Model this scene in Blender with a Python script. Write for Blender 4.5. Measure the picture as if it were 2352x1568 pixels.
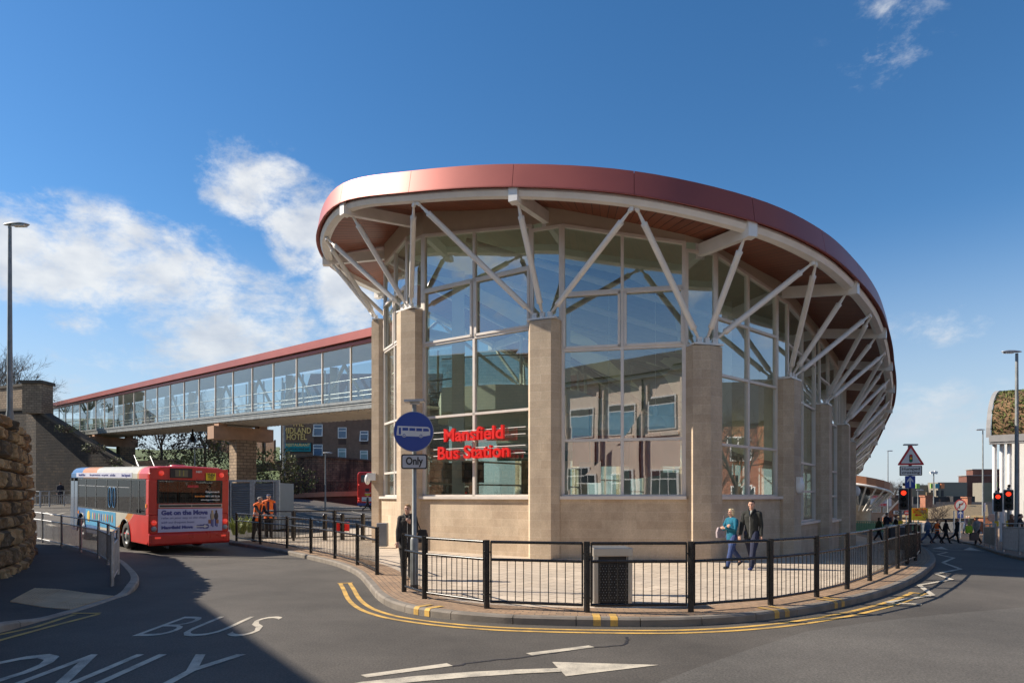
import bpy, bmesh, math, random
from mathutils import Vector, Matrix, noise
R = math.radians
rng = random.Random(7)
for o in list(bpy.data.objects): bpy.data.objects.remove(o)
SC = bpy.context.scene
COL = SC.collection
# ------------------------------------------------------------------ camera
CH = 1.9
cam = bpy.data.cameras.new('camera'); cam.lens = 24; cam.sensor_width = 36; cam.shift_y = 0.1514
cam.clip_end = 6000; cam.clip_start = 0.05
camo = bpy.data.objects.new('camera', cam); COL.objects.link(camo)
camo.location = (0, 0, CH); camo.rotation_euler = (R(90), 0, 0); SC.camera = camo
SC.render.resolution_x = 1024; SC.render.resolution_y = 682
SC.view_settings.view_transform = 'Standard'; SC.view_settings.look = 'None'
SC.view_settings.exposure = EXPO = 0.72; SC.view_settings.gamma = 1; SC.view_settings.use_curve_mapping = False
# ------------------------------------------------------------------ sun and sky
SUN_EL = R(36); SUN_DIR = Vector((-0.985 * math.cos(SUN_EL), 0.17 * math.cos(SUN_EL), math.sin(SUN_EL))).normalized()
sl = bpy.data.lights.new('sun', 'SUN'); sl.energy = 4.9; sl.angle = R(0.5); sl.color = (1, 0.89, 0.75)
so = bpy.data.objects.new('sun', sl); COL.objects.link(so); so.location = (-60, 20, 60)
so.rotation_euler = SUN_DIR.to_track_quat('Z', 'Y').to_euler()
W = bpy.data.worlds.new('World'); SC.world = W; W.use_nodes = True
nt = W.node_tree; nd = nt.nodes; lk = nt.links
for n in list(nd): nd.remove(n)
def wn(t, **k):
    n = nd.new(t)
    for a, b in k.items(): setattr(n, a, b)
    return n
def wmath(op, a, b=None, c=None, clamp=False):
    n = nd.new('ShaderNodeMath'); n.operation = op; n.use_clamp = clamp
    for i, v in enumerate((a, b, c)):
        if v is None: continue
        if isinstance(v, (int, float)): n.inputs[i].default_value = v
        else: lk.new(v, n.inputs[i])
    return n.outputs[0]
out = wn('ShaderNodeOutputWorld'); bg = wn('ShaderNodeBackground'); sky = wn('ShaderNodeTexSky')
sky.sky_type = 'NISHITA'; sky.sun_disc = False; sky.sun_elevation = SUN_EL
sky.sun_rotation = math.atan2(SUN_DIR.x, SUN_DIR.y); sky.air_density = 1.0; sky.dust_density = 0.1; sky.ozone_density = 3.0
tc = wn('ShaderNodeTexCoord'); sp = wn('ShaderNodeSeparateXYZ'); lk.new(tc.outputs['Generated'], sp.inputs[0])
dx, dy, dz = sp.outputs
az = wmath('ARCTAN2', dx, dy); el = wmath('ARCSINE', dz)
AZ = wmath('MULTIPLY', az, 57.2958); EL = wmath('MULTIPLY', el, 57.2958)
# cloud cover: soft patches of the sky (azimuth, elevation, half widths, strength) broken up by noise
def blob(a, e, ra, re, s):
    u = wmath('MULTIPLY', wmath('SUBTRACT', AZ, a), 1.0 / ra); v = wmath('MULTIPLY', wmath('SUBTRACT', EL, e), 1.0 / re)
    r2 = wmath('ADD', wmath('MULTIPLY', u, u), wmath('MULTIPLY', v, v))
    return wmath('MULTIPLY', wmath('SUBTRACT', 1.0, r2, clamp=True), s)
BLOBS = [(-32.0, 16.5, 16, 4.6, 1.12), (-21.5, 13.0, 10, 5.5, 0.95), (-20.8, 23.3, 5.0, 3.8, 1.0), (-16.5, 20.5, 5.4, 4.2, 1.15),
         (-13.8, 16.5, 3.8, 5.0, 1.25), (-25.0, 10.0, 12, 2.6, 0.6), (-32.5, 12.0, 3, 1.3, .7), (29, 30.8, 5.5, 4.6, 0.34), (31.0, 12.0, 5.5, 1.9, 0.72),
         (31, 5.5, 10, 3.2, 0.62), (-32, 6, 30, 4.5, 0.5), (150, 22, 40, 12, .8), (-120, 25, 40, 12, .9), (-70, 18, 24, 8, .8), (70, 16, 24, 8, .55), (110, 30, 25, 9, .6)]
acc = None
for b in BLOBS:
    v = blob(*b); acc = v if acc is None else wmath('MAXIMUM', acc, v)
cv = wn('ShaderNodeCombineXYZ'); lk.new(wmath('MULTIPLY', AZ, 0.12), cv.inputs[0]); lk.new(wmath('MULTIPLY', EL, 0.2), cv.inputs[1])
nz = wn('ShaderNodeTexNoise'); nz.inputs['Scale'].default_value = 1.5; nz.inputs['Detail'].default_value = 9; nz.inputs['Roughness'].default_value = .66; nz.inputs['Distortion'].default_value = .15
lk.new(cv.outputs[0], nz.inputs['Vector'])
dens = wmath('ADD', acc, wmath('MULTIPLY', wmath('SUBTRACT', nz.outputs['Fac'], 0.5), 2.9))
mr = wn('ShaderNodeMapRange'); mr.interpolation_type = 'SMOOTHSTEP'; mr.inputs['From Min'].default_value = 0.22; mr.inputs['From Max'].default_value = 1.15
lk.new(dens, mr.inputs['Value'])
cmask = wmath('MULTIPLY', mr.outputs[0], wmath('MINIMUM', 1.0, wmath('MULTIPLY', acc, 3.0)))
cmask = wmath('MULTIPLY', cmask, 0.93)
nz2 = wn('ShaderNodeTexNoise'); nz2.inputs['Scale'].default_value = 2.3; nz2.inputs['Detail'].default_value = 6
lk.new(cv.outputs[0], nz2.inputs['Vector'])
cr = wn('ShaderNodeValToRGB'); cr.color_ramp.elements[0].position = .3; cr.color_ramp.elements[0].color = (4.9, 5.3, 6.0, 1)
cr.color_ramp.elements[1].position = .62; cr.color_ramp.elements[1].color = (7.6, 7.7, 7.7, 1); lk.new(nz2.outputs['Fac'], cr.inputs[0])
mx = wn('ShaderNodeMix'); mx.data_type = 'RGBA'; lk.new(cmask, mx.inputs['Factor'])
hs = wn('ShaderNodeHueSaturation'); hs.inputs['Saturation'].default_value = 1.25; hs.inputs['Value'].default_value = 1.15; lk.new(sky.outputs[0], hs.inputs['Color'])
lk.new(hs.outputs[0], mx.inputs['A']); lk.new(cr.outputs[0], mx.inputs['B'])
hz = wn('ShaderNodeMapRange'); hz.interpolation_type = 'SMOOTHSTEP'; lk.new(EL, hz.inputs['Value']); hz.inputs['From Min'].default_value = 21; hz.inputs['From Max'].default_value = -2; hz.inputs['To Min'].default_value = 0; hz.inputs['To Max'].default_value = .9
mx2 = wn('ShaderNodeMix'); mx2.data_type = 'RGBA'; lk.new(hz.outputs[0], mx2.inputs['Factor']); lk.new(mx.outputs['Result'], mx2.inputs['A']); mx2.inputs['B'].default_value = (4.6, 5.3, 6.1, 1)
lk.new(mx2.outputs['Result'], bg.inputs['Color']); bg.inputs['Strength'].default_value = 0.075
lk.new(bg.outputs[0], out.inputs['Surface'])
SC.render.engine = 'CYCLES'; SC.cycles.max_bounces = 10; SC.cycles.transparent_max_bounces = 24; SC.cycles.glossy_bounces = 4

# ------------------------------------------------------------------ ground height and sight helpers
FD = 1568.8
def sm(a, b, x):
    t = max(0.0, min(1.0, (x - a) / (b - a))); return t * t * (3 - 2 * t)
def tz(x, y):
    r = max(0.0, y - 18.0)
    g = .043 * r if r < 27 else 1.161 + .015 * (min(r, 90) - 27)
    wr = sm(3, 12, x); ky = .08 * max(0.0, y - 30); wl = sm(-9 - ky, -24 - ky, x)
    h = .034 * min(r, 50)
    return -g * wr + h * wl + .006 * min(r, 60) * (1 - wr) * (1 - wl)
def at(px, py, Y): return Vector(((px - 1176) * Y / FD, Y, CH - (py - 1140) * Y / FD))
def gp(px, py):
    Y = 12.0
    for i in range(60):
        z = tz((px - 1176) * Y / FD, Y); Yn = FD * (CH - z) / max(4, (py - 1140)); Y = .6 * Y + .4 * Yn
    return Vector(((px - 1176) * Y / FD, Y, tz((px - 1176) * Y / FD, Y)))
def gpp(px, py, h=.12):
    Y = 12.0
    for i in range(60):
        z = tz((px - 1176) * Y / FD, Y) + h; Yn = FD * (CH - z) / max(4, (py - 1140)); Y = .6 * Y + .4 * Yn
    return Vector(((px - 1176) * Y / FD, Y, tz((px - 1176) * Y / FD, Y) + h))
def gx(px, Y):
    x = (px - 1176) * Y / FD; return Vector((x, Y, tz(x, Y)))
def spline(pts, n=6, closed=False):
    P = [Vector(p) for p in pts]; out = []; m = len(P)
    rngi = range(m if closed else m - 1)
    for i in rngi:
        if closed: a, b, c, d = P[(i - 1) % m], P[i], P[(i + 1) % m], P[(i + 2) % m]
        else: a, b, c, d = P[max(0, i - 1)], P[i], P[i + 1], P[min(m - 1, i + 2)]
        for k in range(n):
            t = k / n
            out.append(.5 * ((2 * b) + (c - a) * t + (2 * a - 5 * b + 4 * c - d) * t * t + (-a + 3 * b - 3 * c + d) * t ** 3))
    if not closed: out.append(P[-1].copy())
    return out
def offset2(pts, d, closed=False):
    """offset a ground line to its right by d"""
    out = []; m = len(pts)
    for i, p in enumerate(pts):
        a = pts[(i - 1) % m] if closed else pts[max(0, i - 1)]; b = pts[(i + 1) % m] if closed else pts[min(m - 1, i + 1)]
        t = Vector((b.x - a.x, b.y - a.y)); t.normalize()
        out.append(Vector((p.x + t.y * d, p.y - t.x * d, p.z)))
    return out

# ------------------------------------------------------------------ materials
def newmat(name):
    m = bpy.data.materials.new(name); m.use_nodes = True
    t = m.node_tree; b = t.nodes['Principled BSDF']; return m, t, b
def tn(t, typ, ins=None, **k):
    n = t.nodes.new(typ)
    for a, b in k.items(): setattr(n, a, b)
    for a, b in (ins or {}).items():
        if hasattr(b, 'is_output') or isinstance(b, bpy.types.NodeSocket): t.links.new(b, n.inputs[a])
        else: n.inputs[a].default_value = b
    return n
def mixc(t, fac, a, b, mode='MIX'):
    n = t.nodes.new('ShaderNodeMix'); n.data_type = 'RGBA'; n.blend_type = mode
    for k, v in (('Factor', fac), ('A', a), ('B', b)):
        if isinstance(v, bpy.types.NodeSocket): t.links.new(v, n.inputs[k])
        else: n.inputs[k].default_value = v if k == 'Factor' else (*v[:3], 1)
    return n.outputs['Result']
def ramp(t, src, stops):
    n = t.nodes.new('ShaderNodeValToRGB'); t.links.new(src, n.inputs[0]); e = n.color_ramp.elements
    while len(e) < len(stops): e.new(.5)
    for i, (p, c) in enumerate(stops):
        e[i].position = p; e[i].color = (*c[:3], 1) if hasattr(c, '__len__') else (c, c, c, 1)
    return n.outputs[0]
def coords(t, kind='Object'): return t.nodes.new('ShaderNodeTexCoord').outputs[kind]
def bump(t, b, h, s=.3, d=.01):
    n = tn(t, 'ShaderNodeBump', {'Strength': s, 'Distance': d, 'Height': h}); t.links.new(n.outputs[0], b.inputs['Normal'])
def M(name, col, rough=.5, metal=0.0, var=.12, vs=2.5, bmp=0.0, bs=60, coat=0.0, emit=None, es=1.0, rv=.1):
    m, t, b = newmat(name)
    co = coords(t); n = tn(t, 'ShaderNodeTexNoise', {'Vector': co, 'Scale': vs, 'Detail': 5})
    c1 = [max(0, c * (1 - var)) for c in col]; c2 = [min(1, c * (1 + var)) for c in col]
    t.links.new(ramp(t, n.outputs['Fac'], [(.3, c1), (.7, c2)]), b.inputs['Base Color'])
    rr = tn(t, 'ShaderNodeMapRange', {'Value': n.outputs['Fac'], 'To Min': max(0.02, rough - rv), 'To Max': min(1, rough + rv)})
    t.links.new(rr.outputs[0], b.inputs['Roughness']); b.inputs['Metallic'].default_value = metal
    b.inputs['Coat Weight'].default_value = coat
    if bmp: bump(t, b, tn(t, 'ShaderNodeTexNoise', {'Vector': co, 'Scale': bs, 'Detail': 3}).outputs['Fac'], bmp, .01)
    if emit:
        b.inputs['Emission Color'].default_value = (*emit, 1); b.inputs['Emission Strength'].default_value = es
    return m
def brickM(name, c1, c2, mort, bw, bh, ms=.012, stain=.0, stcol=(.03, .025, .02), rough=.85, bmp=.5, off=.5, sq=1.0, rot=0.0, sscale=.35, patch=.25, streak=1.0):
    m, t, b = newmat(name)
    uv = coords(t, 'UV')
    mp = tn(t, 'ShaderNodeMapping', {'Vector': uv}); mp.inputs['Rotation'].default_value[2] = rot
    br = tn(t, 'ShaderNodeTexBrick', {'Vector': mp.outputs[0], 'Color1': (*c1, 1), 'Color2': (*c2, 1), 'Mortar': (*mort, 1), 'Scale': 1.0,
        'Mortar Size': ms, 'Mortar Smooth': .2, 'Bias': 0.0, 'Brick Width': bw, 'Row Height': bh})
    br.offset = off; br.squash = sq
    n = tn(t, 'ShaderNodeTexNoise', {'Vector': coords(t), 'Scale': 1.3, 'Detail': 6, 'Roughness': .65})
    n2 = tn(t, 'ShaderNodeTexNoise', {'Vector': coords(t), 'Scale': 30, 'Detail': 4})
    c = mixc(t, 1.0, br.outputs['Color'], ramp(t, n.outputs['Fac'], [(.3, 1 - patch), (.7, 1 + patch * .4)]), 'MULTIPLY')
    c = mixc(t, 1.0, c, ramp(t, n2.outputs['Fac'], [(.3, .88), (.7, 1.08)]), 'MULTIPLY')
    if stain:
        mp2 = tn(t, 'ShaderNodeMapping', {'Vector': coords(t)}); mp2.inputs['Scale'].default_value = (1, 1, streak)
        n3 = tn(t, 'ShaderNodeTexNoise', {'Vector': mp2.outputs[0], 'Scale': sscale, 'Detail': 7, 'Roughness': .7})
        c = mixc(t, tn(t, 'ShaderNodeMath', {0: ramp(t, n3.outputs['Fac'], [(.42, 0.0), (.62, 1.0)]), 1: stain}, operation='MULTIPLY').outputs[0], c, stcol)
    t.links.new(c, b.inputs['Base Color']); b.inputs['Roughness'].default_value = rough
    h = tn(t, 'ShaderNodeMath', {0: br.outputs['Fac'], 1: -1.0, 2: n2.outputs['Fac']}, operation='MULTIPLY_ADD')
    bump(t, b, h.outputs[0], bmp, .012)
    return m
def glassM(name, tint, base=.1, rough=0.0, wob=.0, kf=.8, gcol=(.95, .97, 1)):
    m, t, b = newmat(name); t.nodes.remove(b)
    o = t.nodes['Material Output']
    fr = tn(t, 'ShaderNodeLayerWeight', {'Blend': .5}); pw5 = tn(t, 'ShaderNodeMath', {0: fr.outputs['Facing'], 1: 4.0}, operation='POWER')
    f = tn(t, 'ShaderNodeMath', {0: pw5.outputs[0], 1: kf, 2: base + .04}, operation='MULTIPLY_ADD'); f.use_clamp = True
    tr = tn(t, 'ShaderNodeBsdfTransparent', {'Color': (*tint, 1)}); gl = tn(t, 'ShaderNodeBsdfGlossy', {'Color': (*gcol, 1), 'Roughness': rough})
    if wob:
        n = tn(t, 'ShaderNodeTexNoise', {'Vector': coords(t), 'Scale': .55, 'Detail': 1})
        bu = tn(t, 'ShaderNodeBump', {'Strength': wob, 'Distance': .05, 'Height': n.outputs['Fac']}); t.links.new(bu.outputs[0], gl.inputs['Normal'])
    mxs = tn(t, 'ShaderNodeMixShader', {0: f.outputs[0], 1: tr.outputs[0], 2: gl.outputs[0]})
    t.links.new(mxs.outputs[0], o.inputs['Surface']); return m
def asphaltM(name, col, grain=.35, patch=.25):
    m, t, b = newmat(name); co = coords(t)
    g = tn(t, 'ShaderNodeTexNoise', {'Vector': co, 'Scale': 38, 'Detail': 4, 'Roughness': .85})
    p = tn(t, 'ShaderNodeTexNoise', {'Vector': co, 'Scale': .35, 'Detail': 6, 'Roughness': .6})
    w = tn(t, 'ShaderNodeTexNoise', {'Vector': co, 'Scale': 4, 'Detail': 4})
    vo = tn(t, 'ShaderNodeTexVoronoi', {'Vector': co, 'Scale': 34})
    c = mixc(t, 1.0, col, ramp(t, g.outputs['Fac'], [(.3, 1 - grain), (.72, 1 + grain)]), 'MULTIPLY')
    c = mixc(t, 1.0, c, ramp(t, p.outputs['Fac'], [(.3, 1 - patch), (.7, 1 + patch * .8)]), 'MULTIPLY')
    c = mixc(t, 1.0, c, ramp(t, w.outputs['Fac'], [(.3, .93), (.7, 1.05)]), 'MULTIPLY')
    sp_ = ramp(t, vo.outputs['Distance'], [(.08, 1.0), (.16, 0.0)])
    rnd = ramp(t, vo.outputs['Color'], [(.72, 0.0), (.8, .55)])
    f = tn(t, 'ShaderNodeMath', {0: sp_, 1: rnd}, operation='MULTIPLY')
    c = mixc(t, f.outputs[0], c, (.22, .21, .2))
    t.links.new(c, b.inputs['Base Color']); b.inputs['Roughness'].default_value = .82
    bump(t, b, g.outputs['Fac'], .55, .008); return m
def paintM(name, col, wear=.35):
    m, t, b = newmat(name); co = coords(t)
    g = tn(t, 'ShaderNodeTexNoise', {'Vector': co, 'Scale': 60, 'Detail': 4, 'Roughness': .8}); p = tn(t, 'ShaderNodeTexNoise', {'Vector': co, 'Scale': 3, 'Detail': 6})
    f = tn(t, 'ShaderNodeMath', {0: g.outputs['Fac'], 1: p.outputs['Fac']}, operation='MULTIPLY')
    c = mixc(t, ramp(t, f.outputs[0], [(.13, wear), (.29, 0.0)]), col, (.1, .1, .1))
    c = mixc(t, 1.0, c, ramp(t, p.outputs['Fac'], [(.3, .82), (.7, 1.05)]), 'MULTIPLY')
    t.links.new(c, b.inputs['Base Color']); b.inputs['Roughness'].default_value = .75
    bump(t, b, g.outputs['Fac'], .3, .005); return m
MT = {}
def mats_init():
    A = MT
    A['asphalt'] = asphaltM('asphalt', (.082, .073, .062), .7, .4); A['asphalt_old'] = asphaltM('older_paler_asphalt', (.105, .097, .085), .7, .3); A['asphalt_pave'] = asphaltM('asphalt_pavement', (.05, .046, .042), .5, .35)
    A['white_paint'] = paintM('white_road_paint', (.58, .52, .41), .6); A['yellow_paint'] = paintM('yellow_road_paint', (.66, .40, .09), .55)
    A['ashlar'] = brickM('sandstone_ashlar', (.61, .49, .35), (.53, .41, .285), (.66, .545, .41), .95, .245, .005, .38, (.22, .15, .1), bmp=.15, sscale=.9, patch=.16, off=.37, streak=.6)
    A['ashlar_d'] = brickM('sandstone_pier', (.57, .455, .325), (.50, .39, .275), (.62, .52, .40), .78, .245, .005, .32, (.22, .16, .12), bmp=.15, sscale=.9, patch=.16, off=.45, streak=.6)
    A['slab'] = brickM('paving_slabs', (.60, .50, .385), (.51, .42, .32), (.2, .15, .11), .62, .42, .010, .3, (.3, .26, .22), bmp=.3, rot=R(38), sscale=.6, patch=.15)
    A['block'] = brickM('block_paviours', (.40, .26, .155), (.30, .19, .115), (.1, .08, .06), .21, .105, .006, .25, (.16, .14, .11), bmp=.5, sscale=.8, patch=.25)
    A['kerb'] = M('kerb_stone', (.2, .175, .145), .85, var=.25, vs=3, bmp=.4, bs=40)
    A['kerb_pale'] = M('kerb_concrete', (.34, .29, .23), .85, var=.25, vs=3, bmp=.4, bs=40)
    A['tactile'] = M('tactile_paving', (.50, .37, .23), .85, var=.15, bmp=.3)
    A['black'] = M('black_gloss_paint', (.012, .012, .013), .28, var=.3, vs=6, rv=.12); A['galv'] = M('galvanised_steel', (.42, .43, .44), .5, .75, var=.2, vs=9)
    A['galv_pole'] = M('galvanised_pole', (.22, .235, .235), .5, .25, var=.2, vs=5)
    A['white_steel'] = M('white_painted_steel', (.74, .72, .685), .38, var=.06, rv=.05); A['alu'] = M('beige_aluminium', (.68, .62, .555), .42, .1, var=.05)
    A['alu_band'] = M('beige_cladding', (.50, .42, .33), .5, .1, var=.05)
    A['fascia'] = M('red_fascia_metal', (.31, .078, .062), .46, .4, var=.05, vs=.8, rv=.04, coat=.1)
    A['fascia2'] = M('red_brown_trim', (.22, .04, .02), .5, .1, var=.1)
    A['roof_top'] = M('roof_membrane', (.25, .25, .25), .8)
    A['glass'] = glassM('green_tinted_glass', (.74, .83, .76), .26, wob=.045); A['glass_b'] = glassM('bridge_glass', (.80, .86, .86), .10, wob=.05)
    A['glass_dark'] = glassM('bus_glass', (.22, .24, .24), .01, kf=.35); A['glass_house'] = M('window_glass_dark', (.05, .065, .075), .06, .0, var=.3, vs=1.5, rv=.04, coat=.6)
    A['inside_white'] = M('interior_white', (.78, .78, .70), .6, var=.04); A['inside_floor'] = M('interior_floor', (.3, .28, .26), .35)
    A['ceiling'] = M('interior_ceiling', (.6, .62, .52), .7, var=.05)
    A['dark'] = M('dark_interior', (.03, .03, .035), .5); A['rubber'] = M('tyre_rubber', (.018, .018, .018), .8, var=.3)
    A['red_sign'] = M('red_sign_letter', (.72, .015, .012), .35, var=.05); A['blue_sign'] = M('blue_sign_face', (.0, .045, .29), .35, var=.06)
    A['white_sign'] = M('white_sign_face', (.62, .62, .62), .4, var=.05); A['sign_grey'] = M('sign_grey', (.3, .32, .36), .4); A['black_sign'] = M('black_sign_face', (.012, .012, .014), .4)
    A['red_rim'] = M('red_sign_rim', (.5, .02, .03), .4)
    A['brick_brown'] = brickM('brown_brick', (.27, .15, .095), (.21, .115, .075), (.2, .17, .14), .225, .075, .01, .2, (.08, .05, .04))
    A['brick_dark'] = brickM('dark_brick', (.10, .05, .035), (.075, .04, .03), (.1, .09, .08), .225, .075, .01)
    A['brick_red'] = brickM('red_brick', (.42, .13, .06), (.32, .1, .05), (.35, .27, .2), .225, .075, .01, .2, (.15, .06, .04))
    A['brick_tan'] = brickM('tan_brick', (.46, .31, .2), (.4, .27, .17), (.4, .33, .25), .225, .075, .01, .15, (.25, .18, .12))
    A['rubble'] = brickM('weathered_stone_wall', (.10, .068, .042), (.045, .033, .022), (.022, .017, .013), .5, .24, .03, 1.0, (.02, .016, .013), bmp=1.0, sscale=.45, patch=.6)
    A['rubble_l'] = brickM('pale_stone_wall', (.42, .30, .19), (.30, .21, .13), (.12, .09, .06), .42, .19, .018, .35, (.08, .06, .05), bmp=1.0, sscale=.7, patch=.3)
    
    for i_, k_ in enumerate(((.36, .25, .13), (.20, .14, .08), (.28, .17, .08), (.13, .10, .065))): A['stone_%d' % i_] = M('rough_stone_tone', k_, .9, var=.5, vs=2.4, bmp=1.0, bs=14)
    A['stone_block'] = M('rough_stone_block', (.30, .205, .11), .9, var=.6, vs=1.4, bmp=1.0, bs=14)
    A['coping'] = M('stone_coping', (.08, .066, .05), .9, var=.35, vs=2, bmp=.6, bs=12)
    A['pier_cap'] = M('pier_capstone', (.36, .22, .14), .8, var=.15, bmp=.2)
    A['render_w'] = M('pale_render', (.72, .6, .5), .85, var=.06, vs=.6); A['render_g'] = M('grey_render', (.3, .29, .28), .85, var=.1)
    A['concrete'] = M('pebbledash_concrete', (.22, .2, .16), .95, var=.3, vs=25, bmp=.5); A['slate'] = M('slate_roof', (.035, .034, .037), .8, var=.3, vs=6, bmp=.3, bs=20)
    A['tile'] = M('mossy_brown_tiles', (.20, .15, .085), .9, var=.4, vs=8, bmp=.4, bs=20)
    A['sedum_green'] = M('sedum_leaf', (.10, .12, .03), .9, var=.6, vs=3); A['sedum'] = M('sedum_roof', (.17, .10, .05), .95, var=.75, vs=1.4, bmp=1.0, bs=7)
    A['wood_fence'] = M('brown_timber', (.17, .1, .06), .85, var=.3, vs=6); A['bark'] = M('bark', (.09, .07, .055), .9, var=.3, vs=10, bmp=.5)
    A['twig'] = M('twig', (.075, .058, .048), .9, var=.2); A['hedge'] = M('shrub_leaf', (.10, .115, .035), .7, var=.5, vs=9); A['hedge_b'] = M('dry_shrub_leaf', (.15, .105, .07), .8, var=.45, vs=9)
    A['grass'] = M('grass_bank', (.085, .12, .03), .9, var=.4, vs=4, bmp=.6); A['spiky'] = M('flax_leaf', (.28, .32, .09), .6, var=.4, vs=8)
    A['skin'] = M('skin', (.50, .29, .21), .55, var=.08); A['white'] = M('white_plastic', (.75, .75, .73), .4, var=.04); A['steel'] = M('brushed_steel', (.5, .5, .48), .35, .9, var=.1)
    A['under'] = M('bridge_underside', (.45, .41, .36), .6, var=.1); A['shutter'] = M('grey_shutter', (.2, .22, .245), .5, .4, var=.1)
    A['lamp_red'] = M('red_signal_lamp', (.8, .03, .01), .4, emit=(1, .03, .01), es=1.6); A['lamp_off'] = M('unlit_signal_lens', (.02, .02, .015), .3)
    A['lamp_core'] = M('signal_core', (.9, .3, .05), .4, emit=(1, .32, .06), es=5.0)
    A['yellow_box'] = M('yellow_plastic', (.75, .5, .02), .45); A['yellow_sign'] = M('yellow_sign_face', (.8, .62, .02), .5, var=.05)
    # soffit: dark stained boards running outward, one board every 0.3 m along the eaves
    m, t, b = newmat('soffit_boards'); s = tn(t, 'ShaderNodeSeparateXYZ', {0: coords(t, 'UV')})
    q = tn(t, 'ShaderNodeMath', {0: s.outputs[0], 1: 3.7}, operation='MULTIPLY'); fr = tn(t, 'ShaderNodeMath', {0: q.outputs[0]}, operation='FRACT')
    fl = tn(t, 'ShaderNodeMath', {0: q.outputs[0]}, operation='FLOOR'); wn_ = tn(t, 'ShaderNodeTexWhiteNoise', {'W': fl.outputs[0]}, noise_dimensions='1D')
    gro = ramp(t, fr.outputs[0], [(.06, 0.08), (.11, 1.0)])
    c = mixc(t, 1.0, ramp(t, wn_.outputs['Value'], [(0, (.20, .062, .032)), (1, (.25, .08, .042))]), gro, 'MULTIPLY')
    t.links.new(c, b.inputs['Base Color']); b.inputs['Roughness'].default_value = .45; bump(t, b, gro, .5, .01); A['soffit'] = m

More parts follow.
